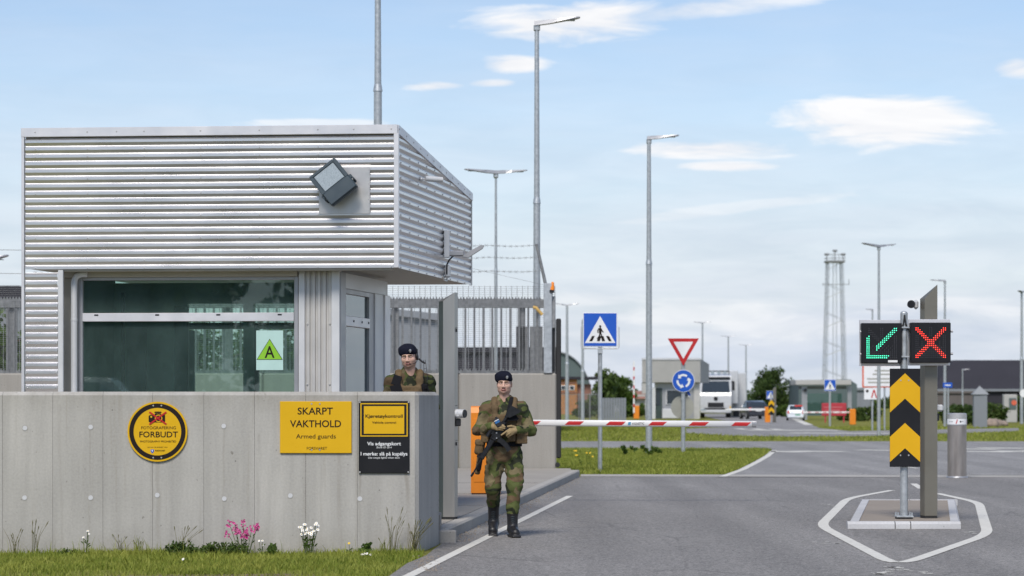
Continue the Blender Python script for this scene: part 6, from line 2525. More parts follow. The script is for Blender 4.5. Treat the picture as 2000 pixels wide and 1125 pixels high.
def hand(S, wrist, knuckle, tips, thumb, rad=.0105, lab=GLOVE, bendv=(0, 0, 0)):
    """palm from the wrist to four knuckles, each finger a bent chain of its own"""
    wrist, kn = np.array(wrist), [np.array(k_) for k_ in knuckle]
    for i, k_ in enumerate(kn):
        S.caps(wrist * .75 + k_ * .25, k_, .021, .0145, lab, .014)
    S.caps(wrist, wrist * .5 + sum(kn) / 4 * .5, .027, .026, lab, .02)
    for i, (k_, tp) in enumerate(zip(kn, tips)):
        tp = np.array(tp)
        mid = (k_ + tp) / 2 + np.array(bendv)
        r_ = rad * (1, 1.03, 1, .88)[i]
        S.caps(k_, mid, r_ * 1.1, r_, lab, .005)
        S.caps(mid, tp, r_, r_ * .82, lab, .004)
    th = [np.array(p) for p in thumb]
    S.caps(th[0], th[1], rad * 1.5, rad * 1.2, lab, .012)
    S.caps(th[1], th[2], rad * 1.2, rad * .9, lab, .004)


def torso_prims(S, k=.05):
    S.ell((0, .0, .97), (.185, .135, .14), CLOTH, k)            # hips and jacket skirt
    S.ell((0, -.005, 1.12), (.180, .128, .17), CLOTH, k)
    S.ell((0, -.005, 1.30), (.198, .135, .19), CLOTH, k)
    S.caps((-.150, .0, 1.425), (.150, .0, 1.425), .072, .072, CLOTH, .05)
    for s_ in (-1, 1): S.caps((.06 * s_, .012, 1.52), (.17 * s_, .008, 1.455), .05, .055, CLOTH, .04)
    S.caps((-.05, .01, 1.46), (.05, .01, 1.46), .085, .085, CLOTH, .04)


MATS_BODY = [MT['camo'], MT['skin'], MT['glove'], MT['boot'], MT['hair'], MT['lip'], MT['eye'], MT['stubble']]


def badge(parent, T, side):
    k = MB()
    mt = Matrix.Translation(T @ Vector((.040 * side, -.104, .238))) @ T.to_3x3().to_4x4() @ Matrix.Rotation(R(14), 4, 'X') @ Matrix.Rotation(R(-18 * side), 4, 'Z')
    k.M = mt
    k.prism([(.0125 * math.cos(2 * math.pi * i / 20), -.006, .018 * math.sin(2 * math.pi * i / 20)) for i in range(20)], (0, .012, 0))
    o = k.build('badge', MT['badge'], parent)
    k = MB(); k.M = mt
    k.prism([(.0055 * math.cos(2 * math.pi * i / 12), -.008, .009 * math.sin(2 * math.pi * i / 12)) for i in range(12)], (0, .003, 0))
    k.build('badge_centre', MT['frame'], o)


# ------------------------------------------------------------------ walking guard
GD = 28.75
gx0 = X(985, GD)
g = thing('person', 'guard in camouflage and dark beret walking on the road with a rifle', 'person', (gx0, GD, 0))
S = Sdf((-.46, -.42, -.03), (.46, .46, 1.64), .0095)
torso_prims(S)
# collar
S.caps((-.03, .01, 1.535), (.03, .01, 1.535), .066, .066, CLOTH, .02)
# sleeves
shL, elL, wrL = (-.198, .01, 1.42), (-.292, -.01, 1.195), (-.155, -.215, 1.235)
shR, elR, wrR = (.198, .01, 1.42), (.298, .0, 1.195), (.150, -.215, 1.200)
for sh, e_, w_ in ((shL, elL, wrL), (shR, elR, wrR)):
    S.ell(sh, (.070, .078, .080), CLOTH, .05)
    S.caps(sh, e_, .070, .062, CLOTH, .05)
    S.caps(e_, w_, .062, .046, CLOTH, .04)
    S.caps(np.array(w_) * .86 + np.array(e_) * .14, w_, .050, .049, CLOTH, .01)
# left of picture: trailing leg; right: leading leg, foot planted
hipL, knL, anL = (-.095, .01, .90), (-.128, -.015, .555), (-.122, .20, .36)
hipR, knR, anR = (.098, .0, .90), (.112, -.10, .56), (.092, -.13, .295)
for hp, kn_, an in ((hipL, knL, anL), (hipR, knR, anR)):
    S.caps(hp, kn_, .104, .080, CLOTH, .05)
    S.ell((np.array(kn_) + (0, -.012, 0)), (.080, .082, .09), CLOTH, .04)
    S.caps(kn_, an, .080, .070, CLOTH, .04)
    S.ell((an[0], an[1], an[2] + .03), (.080, .080, .045), CLOTH, .02)
S.ell((0, -.0, .885), (.15, .11, .07), CLOTH, .04)
# cargo pocket on the right thigh, zip fly folds
S.box((.19, -.06, .70), (.025, .07, .10), .015, CLOTH, .02)
S.box((-.20, .02, .70), (.022, .07, .10), .015, CLOTH, .02)
# boots
S.caps((-.122, .20, .36), (-.122, .225, .150), .066, .058, BOOT, .02)
S.caps((-.122, .22, .135), (-.130, .085, .062), .058, .052, BOOT, .03)
S.box((-.126, .150, .060), (.053, .150, .018), .012, BOOT, .006, rot=rotm(R(24), 0, 0))
S.caps((.092, -.13, .31), (.092, -.13, .10), .064, .058, BOOT, .02)
S.caps((.094, -.14, .08), (.126, -.295, .053), .057, .050, BOOT, .03)
S.box((.110, -.205, .016), (.052, .155, .016), .012, BOOT, .006, rot=rotm(0, 0, R(11)))
S.folds(.0078, CLOTH, 1.0, .4)
body_parts = [S.mesh()]
# gloved hands at a finer grid
S = Sdf((-.24, -.36, 1.06), (.24, -.13, 1.36), .0036)
S.caps(np.array(wrL) * .9 + np.array(elL) * .1, wrL, .036, .033, GLOVE, .01)
hand(S, (-.150, -.222, 1.236), [(-.080, -.262, 1.262), (-.074, -.270, 1.242), (-.074, -.270, 1.222), (-.080, -.262, 1.204)],
     [(-.006, -.268, 1.248), (.006, -.272, 1.232), (.004, -.270, 1.214), (-.012, -.262, 1.197)],
     [(-.128, -.235, 1.262), (-.095, -.262, 1.288), (-.058, -.268, 1.300)], .0118, GLOVE, (0, -.006, .002))
S.caps(np.array(wrR) * .9 + np.array(elR) * .1, wrR, .036, .033, GLOVE, .01)
hand(S, (.142, -.225, 1.200), [(.062, -.268, 1.205), (.064, -.278, 1.186), (.070, -.278, 1.168), (.080, -.268, 1.150)],
     [(-.030, -.272, 1.142), (.022, -.262, 1.152), (.028, -.262, 1.134), (.040, -.255, 1.118)],
     [(.118, -.242, 1.226), (.078, -.270, 1.240), (.040, -.262, 1.236)], .0118, GLOVE, (.003, -.008, .003))
body_parts.append(S.mesh())
hv, hf, hl = head_parts()
bv, bf_, bl = beret_parts()
HR = rotm(R(4), R(1), R(-6))
HO = np.array((.0, -.010, 1.555))
body_parts.append((hv @ HR.T + HO, hf, hl))
join_mesh('body', body_parts, MATS_BODY, g)
bv = bv - np.array((0, 0, .012))
join_mesh('beret', [(bv @ HR.T + HO, bf_, bl)], [MT['beret']], g)
TH = Matrix.Translation(Vector(HO)) @ Matrix(HR.tolist()).to_4x4()
badge(g, TH, 1)

# load vest
S = Sdf((-.30, -.30, .98), (.31, .24, 1.60), .0075)
S.box((0, .0, 1.235), (.188, .150, .125), .07, 0, .01)
S.box((0, -.135, 1.30), (.135, .028, .07), .02, 0, .02)
for s_ in (-1, 1):
    S.caps((.098 * s_, -.142, 1.30), (.105 * s_, -.118, 1.44), .034, .036, 0, .015, .6)
    S.caps((.105 * s_, -.118, 1.44), (.110 * s_, -.03, 1.53), .036, .034, 0, .015, .6)
    S.caps((.110 * s_, -.03, 1.53), (.105 * s_, .11, 1.42), .034, .034, 0, .015, .6)
    S.caps((.105 * s_, .11, 1.42), (.1 * s_, .14, 1.28), .034, .034, 0, .015, .6)
S.folds(.003, 0, 1.4, 2)
vest = join_mesh('load_vest', [S.mesh()], [MT['tan']], g)


def pouch(c, hs, rad=.012, mat='tan', rot=None, parent=g, name='pouch'):
    S = Sdf(np.array(c) - np.array(hs) - .05, np.array(c) + np.array(hs) + .05, .006)
    S.box(c, hs, rad, 0, .01, rot)
    # flap
    f = np.array((0, -hs[1] * .12, hs[2] * .62))
    if rot is not None: f = np.array(rot) @ f
    S.box(np.array(c) + f, (hs[0] * 1.07, hs[1] * 1.05, hs[2] * .40), rad * .7, 0, .004, rot)
    S.folds(.002, 0, 2, 1)
    return join_mesh(name, [S.mesh()], [MT[mat]], parent)


pouch((-.120, -.165, 1.285), (.045, .026, .058))
pouch((.150, -.130, 1.300), (.035, .035, .060), rot=rotm(0, 0, R(35)))
pouch((.055, -.175, 1.335), (.034, .022, .040))
pouch((.185, -.115, 1.115), (.064, .050, .072), rot=rotm(0, 0, R(20)))
pouch((.085, -.170, 1.130), (.040, .030, .060))
pouch((-.205, -.080, 1.125), (.045, .055, .070), rot=rotm(0, 0, R(-20)))
pouch((-.275, -.045, 1.000), (.050, .060, .085), .03, rot=rotm(0, R(8), R(-10)))
k = MB()
prev = None
pts = [(.192 * math.cos(a_), .0 + .150 * math.sin(a_), 1.035) for a_ in [2 * math.pi * i / 28 for i in range(29)]]
for i in range(28):
    a_, b_2 = Vector(pts[i]), Vector(pts[i + 1])
    n_ = Vector((a_.x, a_.y, 0)).normalized() * .008
    k.add([a_ + Vector((0, 0, -.024)), b_2 + Vector((0, 0, -.024)), b_2 + Vector((0, 0, .024)), a_ + Vector((0, 0, .024)),
           a_ + n_ + Vector((0, 0, -.024)), b_2 + n_ + Vector((0, 0, -.024)), b_2 + n_ + Vector((0, 0, .024)), a_ + n_ + Vector((0, 0, .024))],
          [(4, 5, 6, 7), (0, 3, 2, 1), (3, 7, 6, 2), (0, 1, 5, 4)])
k.build('belt', MT['webbing'], g)
S = Sdf((-.36, -.20, .68), (-.20, .10, 1.02), .006)
S.box((-.272, -.06, .84), (.026, .058, .105), .02, 0, .01, rot=rotm(0, R(10), 0))
S.box((-.258, -.06, .935), (.022, .030, .060), .015, 0, .01, rot=rotm(0, R(10), 0))
join_mesh('holster', [S.mesh()], [MT['webbing']], g)
pouch((-.288, .0, .80), (.030, .055, .105), .02, 'tan', rot=rotm(0, R(10), 0))
# laces and soles
for fx_, fy_, fz_ in ((-.124, .140, .17), (.094, -.193, .13)):
    k = MB()
    for j in range(5):
        zz_ = fz_ + .024 * j
        yy_ = fy_ - .0 + (.018 - .006 * j if j < 3 else .004 - .004 * j) * (1 if fy_ > 0 else .6)
        k.tube([(fx_ - .022, yy_ + .006, zz_), (fx_, yy_ - .004, zz_ + .005), (fx_ + .022, yy_ + .006, zz_)], .0035, 5)
    k.build('laces', MT['flood'], g)
# name strip
k = MB(); k.box((.125, -.158, 1.385), (.07, .006, .018), .002); k.build('name_strip', MT['tan'], g)

# rifle slung across the chest
rf = thing('rifle', 'black rifle with curved magazine slung across the chest of the walking guard', 'rifle', (gx0, GD, 0))
aa = Vector((-.51, 0, -.86)).normalized()
pp_ = Vector((.86, 0, -.51)).normalized()
RO = Vector((-.092, -.222, 1.135))
mr = Matrix.Identity(4)
for i in range(3):
    mr[i][0], mr[i][1], mr[i][2], mr[i][3] = aa[i], Vector((0, 1, 0))[i], -pp_[i], RO[i]   # x to the muzzle, z up of the gun
mr = Matrix.Translation((0, 0, 0)) @ mr


def gp(name, fn, mat='gun', parent=None):
    k = MB(); k.M = mr
    fn(k)
    return k.build(name, MT[mat], parent or rf)


gp('receiver', lambda k: (k.box((-.06, 0, .0), (.24, .036, .052), .006), k.box((-.03, 0, -.028), (.10, .034, .05), .006), k.box((-.05, 0, .034), (.22, .022, .018), .003)))
gp('stock', lambda k: (k.cyl((-.18, 0, .004), (-.30, 0, .004), .017, .017, 12), k.prism([(-.23, -.02, .026), (-.375, -.02, .030), (-.382, -.02, -.095), (-.350, -.02, -.095), (-.25, -.02, -.03)], (0, .04, 0))))
gp('grip', lambda k: k.prism([(-.14, -.016, -.02), (-.095, -.016, -.02), (-.115, -.016, -.115), (-.155, -.016, -.105)], (0, .032, 0)))
gp('trigger_guard', lambda k: k.tube([(-.095, 0, -.03), (-.09, 0, -.062), (-.055, 0, -.065), (-.045, 0, -.04)], .005, 6))
mag_ = [(-.012, -.04), (-.006, -.10), (.012, -.16), (.042, -.225), (.095, -.205), (.062, -.145), (.050, -.09), (.048, -.04)]
gp('magazine', lambda k: k.prism([(a, -.014, b) for a, b in mag_], (0, .028, 0)))
gp('handguard', lambda k: (k.box((.185, 0, .004), (.25, .042, .044), .010), k.box((.185, 0, .030), (.25, .020, .012), .002)))
gp('barrel', lambda k: (k.cyl((.30, 0, .006), (.49, 0, .006), .0095, .0085, 10), k.cyl((.485, 0, .006), (.535, 0, .006), .0135, .012, 10)))
gp('front_sight', lambda k: (k.box((.30, 0, .045), (.025, .016, .05), .004), k.box((-.13, 0, .05), (.025, .018, .035), .004)))
gp('optic', lambda k: (k.cyl((-.10, 0, .078), (.06, 0, .078), .021, .023, 16), k.box((-.02, 0, .05), (.07, .03, .03), .004), k.cyl((-.02, -.03, .078), (-.02, .0, .078), .012, .012, 10)))
gp('pins', lambda k: (k.cyl((.02, -.020, -.02), (.02, -.015, -.02), .008, .008, 10), k.cyl((-.10, -.021, -.012), (-.10, -.015, -.012), .007, .007, 10), k.cyl((-.03, -.022, .01), (-.03, -.015, .01), .009, .009, 10)), 'frame')
# sling: over the shoulder on the right of the picture, down to the receiver
k = MB()
sp = [(.062, .10, 1.50), (.085, .03, 1.565), (.080, -.06, 1.555), (.062, -.130, 1.47), (.042, -.185, 1.38), (.012, -.215, 1.29), (-.035, -.225, 1.20)]
for i in range(len(sp) - 1):
    a_, b_2 = Vector(sp[i]), Vector(sp[i + 1])
    d_ = (b_2 - a_).normalized()
    out = Vector((0, -1, .5)).normalized()
    sdv = d_.cross(out).normalized() * .021
    nn_ = sdv.cross(d_).normalized() * .005
    k.prism([a_ - sdv - nn_, b_2 - sdv - nn_, b_2 + sdv - nn_, a_ + sdv - nn_], nn_ * 2)
k.build('sling', MT['webbing'], rf)
k = MB()
k.prism([(.085, -.185, 1.395), (.165, -.190, 1.325), (.140, -.200, 1.300), (.030, -.225, 1.300)], (0, .018, 0))
k.build('sling_flap', MT['webbing'], rf)

dv = thing('radio', 'small dark radio with a blue label in the gloved hand of the walking guard', 'radio', (gx0 - .068, GD - .278, 1.272))
k = MB(); k.M = Matrix.Rotation(R(-28), 4, 'Y'); k.box((0, 0, .01), (.062, .034, .10), .008); k.cyl((.01, 0, .06), (.01, 0, .075), .014, .012, 10); k.build('body', MT['black'], dv)
k = MB(); k.M = Matrix.Rotation(R(-28), 4, 'Y'); k.box((0, -.018, .018), (.055, .004, .026)); k.build('blue_label', MT['bluestripe'], dv)
k = MB(); k.M = Matrix.Rotation(R(-28), 4, 'Y'); k.box((0, -.018, .038), (.055, .004, .008)); k.build('white_stripe', MT['signwhite'], dv)

# ------------------------------------------------------------------ guard behind the wall
HD2 = 27.68
hx0 = X(800, HD2)
ztop2 = Z(668, HD2)
zb2 = ztop2 - 1.865
plat = tag(MB().build('platform', MT['paving']), kind='structure')
k = MB(); k.box((hx0, HD2 + .22, zb2 - .1), (.66, .7, .2)); k.build('slab', MT['paving'], plat)
h2 = thing('person', 'guard with headset and dark beret standing behind the concrete wall', 'person', (hx0, HD2, zb2))
S = Sdf((-.46, -.30, -.02), (.46, .30, 1.66), .0105)
torso_prims(S)
S.caps((-.03, .01, 1.54), (.03, .01, 1.54), .068, .068, CLOTH, .02)
for s_ in (-1, 1):
    sh, e_, w_ = (.200 * s_, .01, 1.42), (.252 * s_, .02, 1.16), (.19 * s_, -.15, 1.02)
    S.ell(sh, (.074, .082, .082), CLOTH, .05)
    S.caps(sh, e_, .072, .064, CLOTH, .04)
    S.caps(e_, w_, .066, .048, CLOTH, .03)
    hp, kn_, an = (.1 * s_, 0, .90), (.115 * s_, -.02, .52), (.115 * s_, .02, .20)
    S.caps(hp, kn_, .104, .080, CLOTH, .05)
    S.caps(kn_, an, .080, .070, CLOTH, .04)
    S.caps((.115 * s_, .02, .24), (.115 * s_, .02, .09), .056, .052, BOOT, .02)
    S.caps((.115 * s_, .02, .06), (.13 * s_, -.14, .045), .050, .043, BOOT, .03)
S.folds(.0065, CLOTH, 1.0, 2.1)
bp = [S.mesh()]
S = Sdf((-.32, -.36, .88), (.32, -.08, 1.10), .005)
for s_ in (-1, 1):
    w_ = np.array((.20 * s_, -.16, 1.015))
    S.caps(w_ + (.01 * s_, .05, .03), w_, .035, .030, GLOVE, .01)
    kk = [w_ + (s_ * (-.035 + .02 * j), -.085, -.03 - .004 * j) for j in range(4)]
    tt = [k_ + (s_ * -.015, -.055 + .006 * j, -.045) for j, k_ in enumerate(kk)]
    hand(S, w_, kk, tt, [w_ + (-.03 * s_, -.03, .0), w_ + (-.055 * s_, -.065, -.01), w_ + (-.05 * s_, -.10, -.025)], .0105, GLOVE, (0, -.01, .012))
bp.append(S.mesh())
hv2, hf2, hl2 = head_parts(True)
HR2 = rotm(R(9), R(7), R(16))
HO2 = np.array((.008, -.02, 1.545))
HR2 = np.array((Matrix.Rotation(R(-5), 3, 'Y') @ Matrix.Rotation(R(8), 3, 'X') @ Matrix.Rotation(R(-9), 3, 'Z')))
bp.append((hv2 @ HR2.T + HO2, hf2, hl2))
join_mesh('body', bp, [MT['camo_shade']] + MATS_BODY[1:], h2)
bv2, bf2, bl2 = beret_parts()
bv2 = bv2 - np.array((0, 0, .012))
join_mesh('beret', [(bv2 @ HR2.T + HO2, bf2, bl2)], [MT['beret']], h2)
TH2 = Matrix.Translation(Vector(HO2)) @ Matrix(HR2.tolist()).to_4x4()
badge(h2, TH2, 1)
S = Sdf((-.30, -.30, 1.0), (.31, .24, 1.60), .008)
S.box((0, .0, 1.235), (.190, .152, .135), .07, 0, .01)
S.box((0, -.140, 1.32), (.135, .028, .07), .02, 0, .02)
for s_ in (-1, 1):
    S.caps((.105 * s_, -.142, 1.32), (.112 * s_, -.116, 1.45), .036, .038, 0, .015, .6)
    S.caps((.112 * s_, -.116, 1.45), (.115 * s_, -.03, 1.53), .038, .036, 0, .015, .6)
    S.caps((.115 * s_, -.03, 1.53), (.105 * s_, .11, 1.42), .036, .036, 0, .015, .6)
S.folds(.003, 0, 1.4, 5)
join_mesh('load_vest', [S.mesh()], [MT['tan']], h2)
pouch((.03, -.178, 1.31), (.075, .022, .030), parent=h2)
pouch((.03, -.180, 1.24), (.085, .024, .034), parent=h2)
pouch((.165, -.120, 1.33), (.030, .036, .08), parent=h2, mat='webbing', name='radio_pouch')
k = MB()
for a_, b_2, w_ in (((-.118, -.135, 1.50), (-.150, -.170, 1.40), .045), ((-.150, -.170, 1.40), (-.115, -.195, 1.29), .060), ((-.115, -.195, 1.29), (-.03, -.20, 1.15), .055)):
    a_, b_2 = Vector(a_), Vector(b_2)
    d_ = (b_2 - a_).normalized(); sdv = d_.cross(Vector((0, -1, .2)).normalized()).normalized() * w_; nn_ = sdv.cross(d_).normalized() * .006
    k.prism([a_ - sdv - nn_, b_2 - sdv - nn_, b_2 + sdv - nn_, a_ + sdv - nn_], nn_ * 2)
k.build('strap', MT['webbing'], h2)
k = MB(); k.M = TH2
k.tube([(.088, .02, .15), (.093, .02, .23), (.05, .02, .275), (0, .02, .285)], .009, 8)
k.ball((.088, .012, .155), (.016, .030, .040), 16, 10)
hs_ = k.build('headset', MT['black'], h2)
k = MB(); k.M = TH2
k.tube([(.092, .0, .128), (.088, -.05, .105), (.065, -.095, .096), (.036, -.118, .096)], .0035, 6); k.ball((.033, -.120, .096), (.011, .010, .008), 10, 6)
k.build('boom_microphone', MT['black'], hs_)
k = MB(); k.M = TH2
k.tube([(.10, .03, .13), (.135, .03, .095), (.17, .03, .075)], .011, 8)
k.build('chin_strap', MT['black'], h2)
k = MB()
k.tube([(.158, -.10, 1.42), (.157, -.09, 1.58), (.155, -.09, 1.665), (.172, -.09, 1.672), (.185, -.09, 1.58), (.195, -.10, 1.50), (.192, -.11, 1.42)], .0028, 6)
k.tube([(.157, -.09, 1.575), (.185, -.09, 1.575)], .0028, 6)
k.build('antenna', MT['black'], h2)
k = MB(); k.tube([(.155, -.15, 1.42), (.16, -.175, 1.33), (.165, -.18, 1.20)], .007, 6); k.tube([(.19, -.14, 1.40), (.215, -.16, 1.32), (.235, -.15, 1.22)], .009, 6); k.build('radio_cable', MT['webbing'], h2)

# ------------------------------------------------------------------ plants
rs = np.random.RandomState(11)


def blades(pts, hmin, hmax, w, lean=.5):
    n = len(pts)
    a = rs.rand(n) * 6.283
    h = (hmin + (hmax - hmin) * rs.rand(n) ** 1.6)
    ln = lean * rs.rand(n) * h
    la = rs.rand(n) * 6.283
    p = np.array(pts)
    d = np.stack([np.cos(a), np.sin(a), 0 * a], 1) * (w * (.6 + .8 * rs.rand(n)))[:, None]
    tip = p + np.stack([np.cos(la) * ln, np.sin(la) * ln, h], 1)
    mid = p + np.stack([np.cos(la) * ln * .3, np.sin(la) * ln * .3, h * .55], 1)
    v = np.stack([p - d / 2, p + d / 2, mid + d * .35, mid - d * .35, tip, tip], 1)
    v = v[:, :5].reshape(-1, 3)
    b = np.arange(n)[:, None] * 5
    f = np.concatenate([b + np.array([[0, 1, 2]]), b + np.array([[0, 2, 3]]), b + np.array([[3, 2, 4]])])
    return v, f


def pip(pts, poly):
    x, y = pts[:, 0], pts[:, 1]
    ins = np.zeros(len(pts), bool)
    j = len(poly) - 1
    for i in range(len(poly)):
        xi, yi, xj, yj = poly[i][0], poly[i][1], poly[j][0], poly[j][1]
        c_ = ((yi > y) != (yj > y)) & (x < (xj - xi) * (y - yi) / (yj - yi + 1e-12) + xi)
        ins ^= c_
        j = i
    return ins


verge = [(-6.5, 25.78), (X(818, 25.8) + .0, 25.78), (-.90, 25.9), tuple(G(826, 1086)[:2]), tuple(G(792, 1101)[:2]), tuple(G(752, 1125)[:2]), (-1.75, 19.0), (-6.0, 19.0)]
N = 230000
c_ = np.stack([-6.5 + 6.0 * rs.rand(N), 19.0 + 6.85 * rs.rand(N), np.full(N, -.012)], 1)
keep = pip(c_, verge)
thin_ = .5 + .5 * np.sin(c_[:, 0] * 2.3 + np.sin(c_[:, 1] * 3)) * np.sin(c_[:, 1] * 2.1 + 1)
soil = (c_[:, 1] < 22.9 + .35 * np.sin(c_[:, 0] * 3.0)) & (c_[:, 0] < -1.9) & (c_[:, 0] > -4.4)
keep &= rs.rand(N) < np.where(soil, .10, .15 + .85 * thin_ ** 1.5)
c_ = c_[keep]
dwall = np.clip((25.8 - c_[:, 1]) / .8, 0, 1)
tall = rs.rand(len(c_)) < .06 * (1 - dwall)
v1, f1 = blades(c_[~tall], .015, .075, .009, 1.1)
v2, f2 = blades(c_[tall], .06, .20, .006, .8)
tag(mesh_np('verge_grass', np.concatenate([v1, v2]), np.concatenate([f1, f2 + len(v1)]), MT['blade']), kind='stuff')
# roadside field grass seen across the road (coarser blades)
fieldp = [(1.0, 52.1), (3.9, 52.0)] + [tuple(p[:2]) for p in mouth] + [(7.7, 77.3), (1.0, 77.3)]
N = 110000
c_ = np.stack([1.0 + 7 * rs.rand(N), 52 + 25.4 * rs.rand(N), np.full(N, -.012)], 1)
c_ = c_[pip(c_, fieldp)]
v1, f1 = blades(c_, .03, .12, .022, 1.0)
tag(mesh_np('field_grass', v1, f1, MT['blade']), kind='stuff')
N = 50000
c_ = np.stack([-4 + 40 * rs.rand(N), 93 + 46 * rs.rand(N), np.full(N, -.012)], 1)
keep = np.ones(len(c_), bool) & ~pip(c_, far)
c_ = c_[keep]
v1, f1 = blades(c_, .03, .12, .04, 1.0)
tag(mesh_np('far_grass', v1, f1, MT['blade']), kind='stuff')

# tall grass tufts by the wall
def tuft(px, d, n, h, label, seed, mat='dry', lean=.35, group=None, bias=0.0):
    r2 = random.Random(seed)
    t = thing('grass_tuft', label, 'grass tuft', (X(px, d), d, -.01), group)
    k = MB()
    hd_ = MB()
    for i in range(n):
        a = r2.random() * 6.283
        x, y = math.cos(a) * .05 * r2.random(), math.sin(a) * .05 * r2.random()
        hh = h * (.5 + .5 * r2.random())
        lx = (r2.random() - .5 + bias) * lean * hh * 2
        ly = -abs(r2.random()) * .1 * hh
        pts = [Vector((x, y, 0)), Vector((x + lx * .3, y + ly * .4, hh * .55)), Vector((x + lx, y + ly, hh))]
        k.tube(pts, .003, 4, [.0032, .0026, .0012])
        if r2.random() < .6:
            hd_.tube([pts[1].lerp(pts[2], .6), pts[1].lerp(pts[2], .85), pts[2]], .004, 4, [.002, .0065, .001])
    if not hd_.v: hd_.tube([pts[1], pts[2]], .003, 4)
    k.build('stalks', MT[mat], t)
    hd_.build('seed_heads', MT['dry'], t)
    return t


gg = 'tall grass tufts at the foot of the wall'
tuft(806, 25.62, 34, .38, 'widest bushy tuft of dry grass at the right corner of the wall', 1, lean=.45, group=gg, bias=.25)
tuft(765, 25.65, 12, .50, 'tall thin grass stalks below the black sign', 2, lean=.3, group=gg, bias=.12)
tuft(66, 25.6, 9, .36, 'thin grass stalks leaning right near the left edge of the wall', 3, lean=.3, group=gg, bias=.15)
tuft(30, 25.6, 9, .28, 'short thin grass stalks at the far left of the wall foot', 4, lean=.4, group=gg)
tuft(355, 25.62, 12, .30, 'grass stalks leaning right below the round sign', 5, lean=.6, group=gg, bias=.3)
tuft(270, 25.6, 16, .20, 'short bright tuft left of the leafy plant', 6, mat='blade', lean=.35, group=gg)
tuft(748, 25.6, 14, .18, 'short green tuft left of the tall stalks under the black sign', 7, mat='blade', lean=.4, group=gg)
tuft(235, 25.62, 8, .22, 'sparse pale stalks left of the short bright tuft', 8, lean=.6, group=gg)


def flower(px, d, n, h, spread, label, petal, seed, cat='flower', kind='daisy', ps=1.0):
    r2 = random.Random(seed)
    t = thing('flowering_plant', label, cat, (X(px, d), d, -.01))
    st_, pt, ce = MB(), MB(), MB()
    for i in range(n):
        x, y = (r2.random() - .5) * spread, (r2.random() - .5) * .10
        hh = h * (.6 + .4 * r2.random())
        top = Vector((x, y - .02, hh))
        st_.tube([(x * .35, y * .4, 0), (x * .7, y * .8, hh * .6), top], .003, 4)
        for j in range(2):
            zz_ = hh * (.25 + .4 * r2.random())
            a = r2.random() * 6.283
            q0 = Vector((x * .6, y * .6, zz_))
            e_ = q0 + Vector((math.cos(a) * .04, math.sin(a) * .04, .025))
            st_.add([q0, q0.lerp(e_, .5) + Vector((0, 0, .01)), e_, q0.lerp(e_, .5) - Vector((0, 0, .008))], [(0, 1, 2, 3)])
        if kind == 'daisy':
            nrm_ = Vector(((r2.random() - .5) * .8, -.8, .6 + .4 * r2.random())).normalized()
            a1 = nrm_.orthogonal().normalized(); a2 = nrm_.cross(a1)
            for j in range(10):
                th = 2 * math.pi * j / 10
                u_ = a1 * math.cos(th) + a2 * math.sin(th)
                w_ = nrm_.cross(u_) * .0055
                pt.add([top + u_ * .006 * ps - w_ * .6 * ps, top + u_ * .022 * ps - w_ * ps, top + u_ * .022 * ps + w_ * ps, top + u_ * .006 * ps + w_ * .6 * ps], [(0, 1, 2, 3)])
            ce.ball(top + nrm_ * .002, .0075 * ps, 8, 5)
        else:
            for j in range(9):
                c0 = top + Vector(((r2.random() - .5) * .05, (r2.random() - .5) * .04, (r2.random() - .6) * .075))
                for q in range(4):
                    th = 2 * math.pi * q / 4 + r2.random()
                    u_ = Vector((math.cos(th), -.4, math.sin(th))) * .013
                    w_ = Vector((-math.sin(th), 0, math.cos(th))) * .006
                    pt.add([c0, c0 + u_ * .6 - w_, c0 + u_, c0 + u_ * .6 + w_], [(0, 1, 2, 3)])
                ce.ball(c0 + Vector((0, .004, -.006)), .004, 6, 4)
    st_.build('stems', MT['leafy'], t)
    pt.build('petals', MT[petal], t)['kind'] = 'stuff'
    ce.build('flower_centres', MT['yolk' if kind == 'daisy' else 'pink'], t)['kind'] = 'stuff'
    return t


flower(476, 25.55, 13, .33, .34, 'tall pink flowering plant at the wall foot between the two yellow signs', 'pink', 3, kind='catch')
flower(602, 25.55, 22, .33, .20, 'clump of white daisies at the wall foot under the yellow rectangular sign', 'petal', 4, ps=.72)
flower(510, 25.4, 3, .16, .10, 'few small white flowers right of the pink plant', 'petal', 5, ps=.55)
flower(166, 25.55, 4, .26, .12, 'sparse white flowers on thin stalks left of the round sign', 'petal', 6, ps=.55)
flower(683, 25.5, 1, .14, .02, 'single small yellow flower right of the daisies', 'yolk', 7, ps=.55)
flower(713, 24.9, 5, .06, .12, 'low white flowers in the grass below the black sign', 'petal', 8, ps=.55)
flower(358, 24.2, 2, .06, .06, 'two low white flowers in the grass below the leafy plant', 'petal', 9, ps=.55)


def leafy(px, d, n, h, w, size, label, seed, mat='leafy'):
    rs2 = np.random.RandomState(seed)
    t = thing('leafy_plant', label, 'plant', (X(px, d), d, -.01))
    cs = [((rs2.rand() - .5) * w, (rs2.rand() - .5) * .22, h * (.2 + .7 * rs2.rand())) for i in range(n)]
    v, f = leaves(rs2, cs, 22, .05, size)
    mesh_np('leaves', v, f, MT[mat], t)
    k = MB()
    for c0 in cs[::3]:
        k.tube([(c0[0] * .8, c0[1] * .8, 0), c0], .003, 4)
    k.build('stems', MT['leafy'], t)


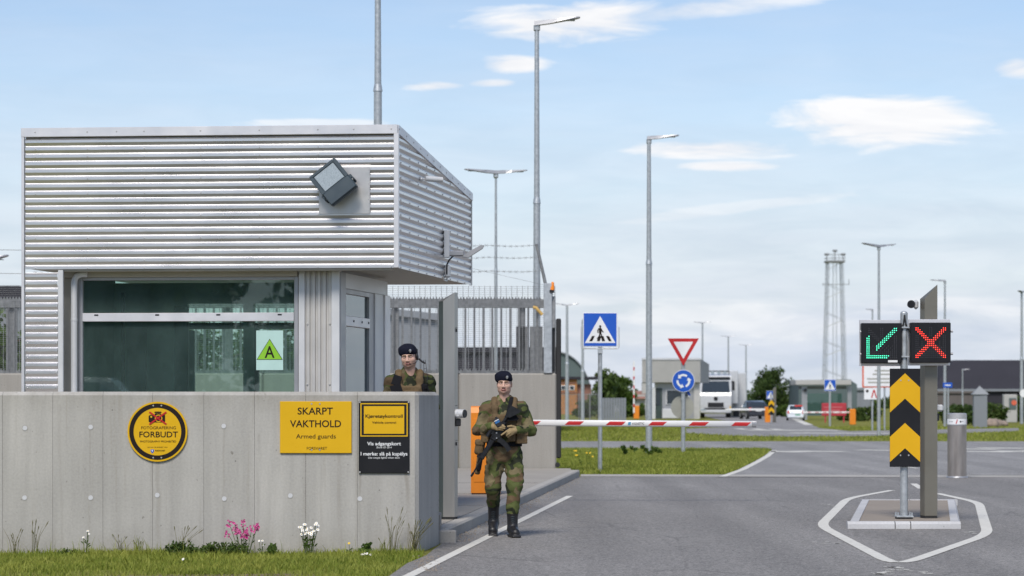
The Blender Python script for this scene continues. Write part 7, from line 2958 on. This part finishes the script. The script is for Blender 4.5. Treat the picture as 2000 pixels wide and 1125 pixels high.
leafy(400, 25.45, 60, .12, .72, .020, 'wide dark green leafy clump at the wall foot left of the pink plant', 1, 'leaf')
leafy(462, 25.45, 16, .10, .25, .022, 'small leafy clump under the pink plant', 2, 'leaf')
leafy(532, 25.5, 4, .09, .06, .035, 'broad leaved weed right of the pink plant', 3)
leafy(712, 25.5, 4, .10, .05, .040, 'upright broad leaf right of the daisies', 4)
leafy(133, 25.5, 5, .05, .12, .022, 'low leafy weed at the wall foot left of the round sign', 5, 'leaf')
flower(1147, 57, 7, .40, .6, 'patch of yellow and white wild flowers left of the near crossing sign pole', 'yolk', 12)
leafy(1254, 68, 14, .30, 1.0, .07, 'weed clump at the foot of the single arm lamp', 13)

# small debris on the road edge
k = MB()
r2 = random.Random(5)
for i in range(420):
    t_ = r2.random()
    b_2 = KA.lerp(KB, t_ ** 1.4) + Vector((.02 + .25 * r2.random() ** 2, r2.random() * .3, 0))
    if r2.random() < .3:
        b_2 = Vector(G(832 - 40 * r2.random(), 1086 + 30 * r2.random())) + Vector((.05 + .1 * r2.random(), 0, 0))
    s_ = .006 + .012 * r2.random()
    k.box((b_2.x, b_2.y, s_ * .3), (s_, s_ * 1.3, s_ * .6))
tag(k.build('grit', MT['gravel']), kind='stuff')
# paint crumbs left round the island marking
k = MB()
r2 = random.Random(9)
for (px, py, n, sx_, sy_) in ((1752, 1112, 14, .22, .6), (1722, 1120, 9, .15, .3), (1806, 1119, 5, .1, .3), (1622, 988, 6, .1, 1.2), (1900, 1040, 5, .12, .6), (1610, 1060, 5, .3, .6)):
    g0 = G(px, py)
    for i in range(n):
        x, y = g0.x + (r2.random() - .5) * sx_, g0.y + (r2.random() - .5) * sy_
        s_ = .012 + .03 * r2.random()
        a_ = [(x + s_ * math.cos(q_ * 1.257 + r2.random() * .5) * (1 + r2.random()), y + s_ * 1.4 * math.sin(q_ * 1.257 + r2.random() * .5), .005) for q_ in range(5)]
        k.add(a_, [(0, 1, 2, 3, 4)])
tag(k.build('paint_crumbs', MT['line']), kind='stuff')
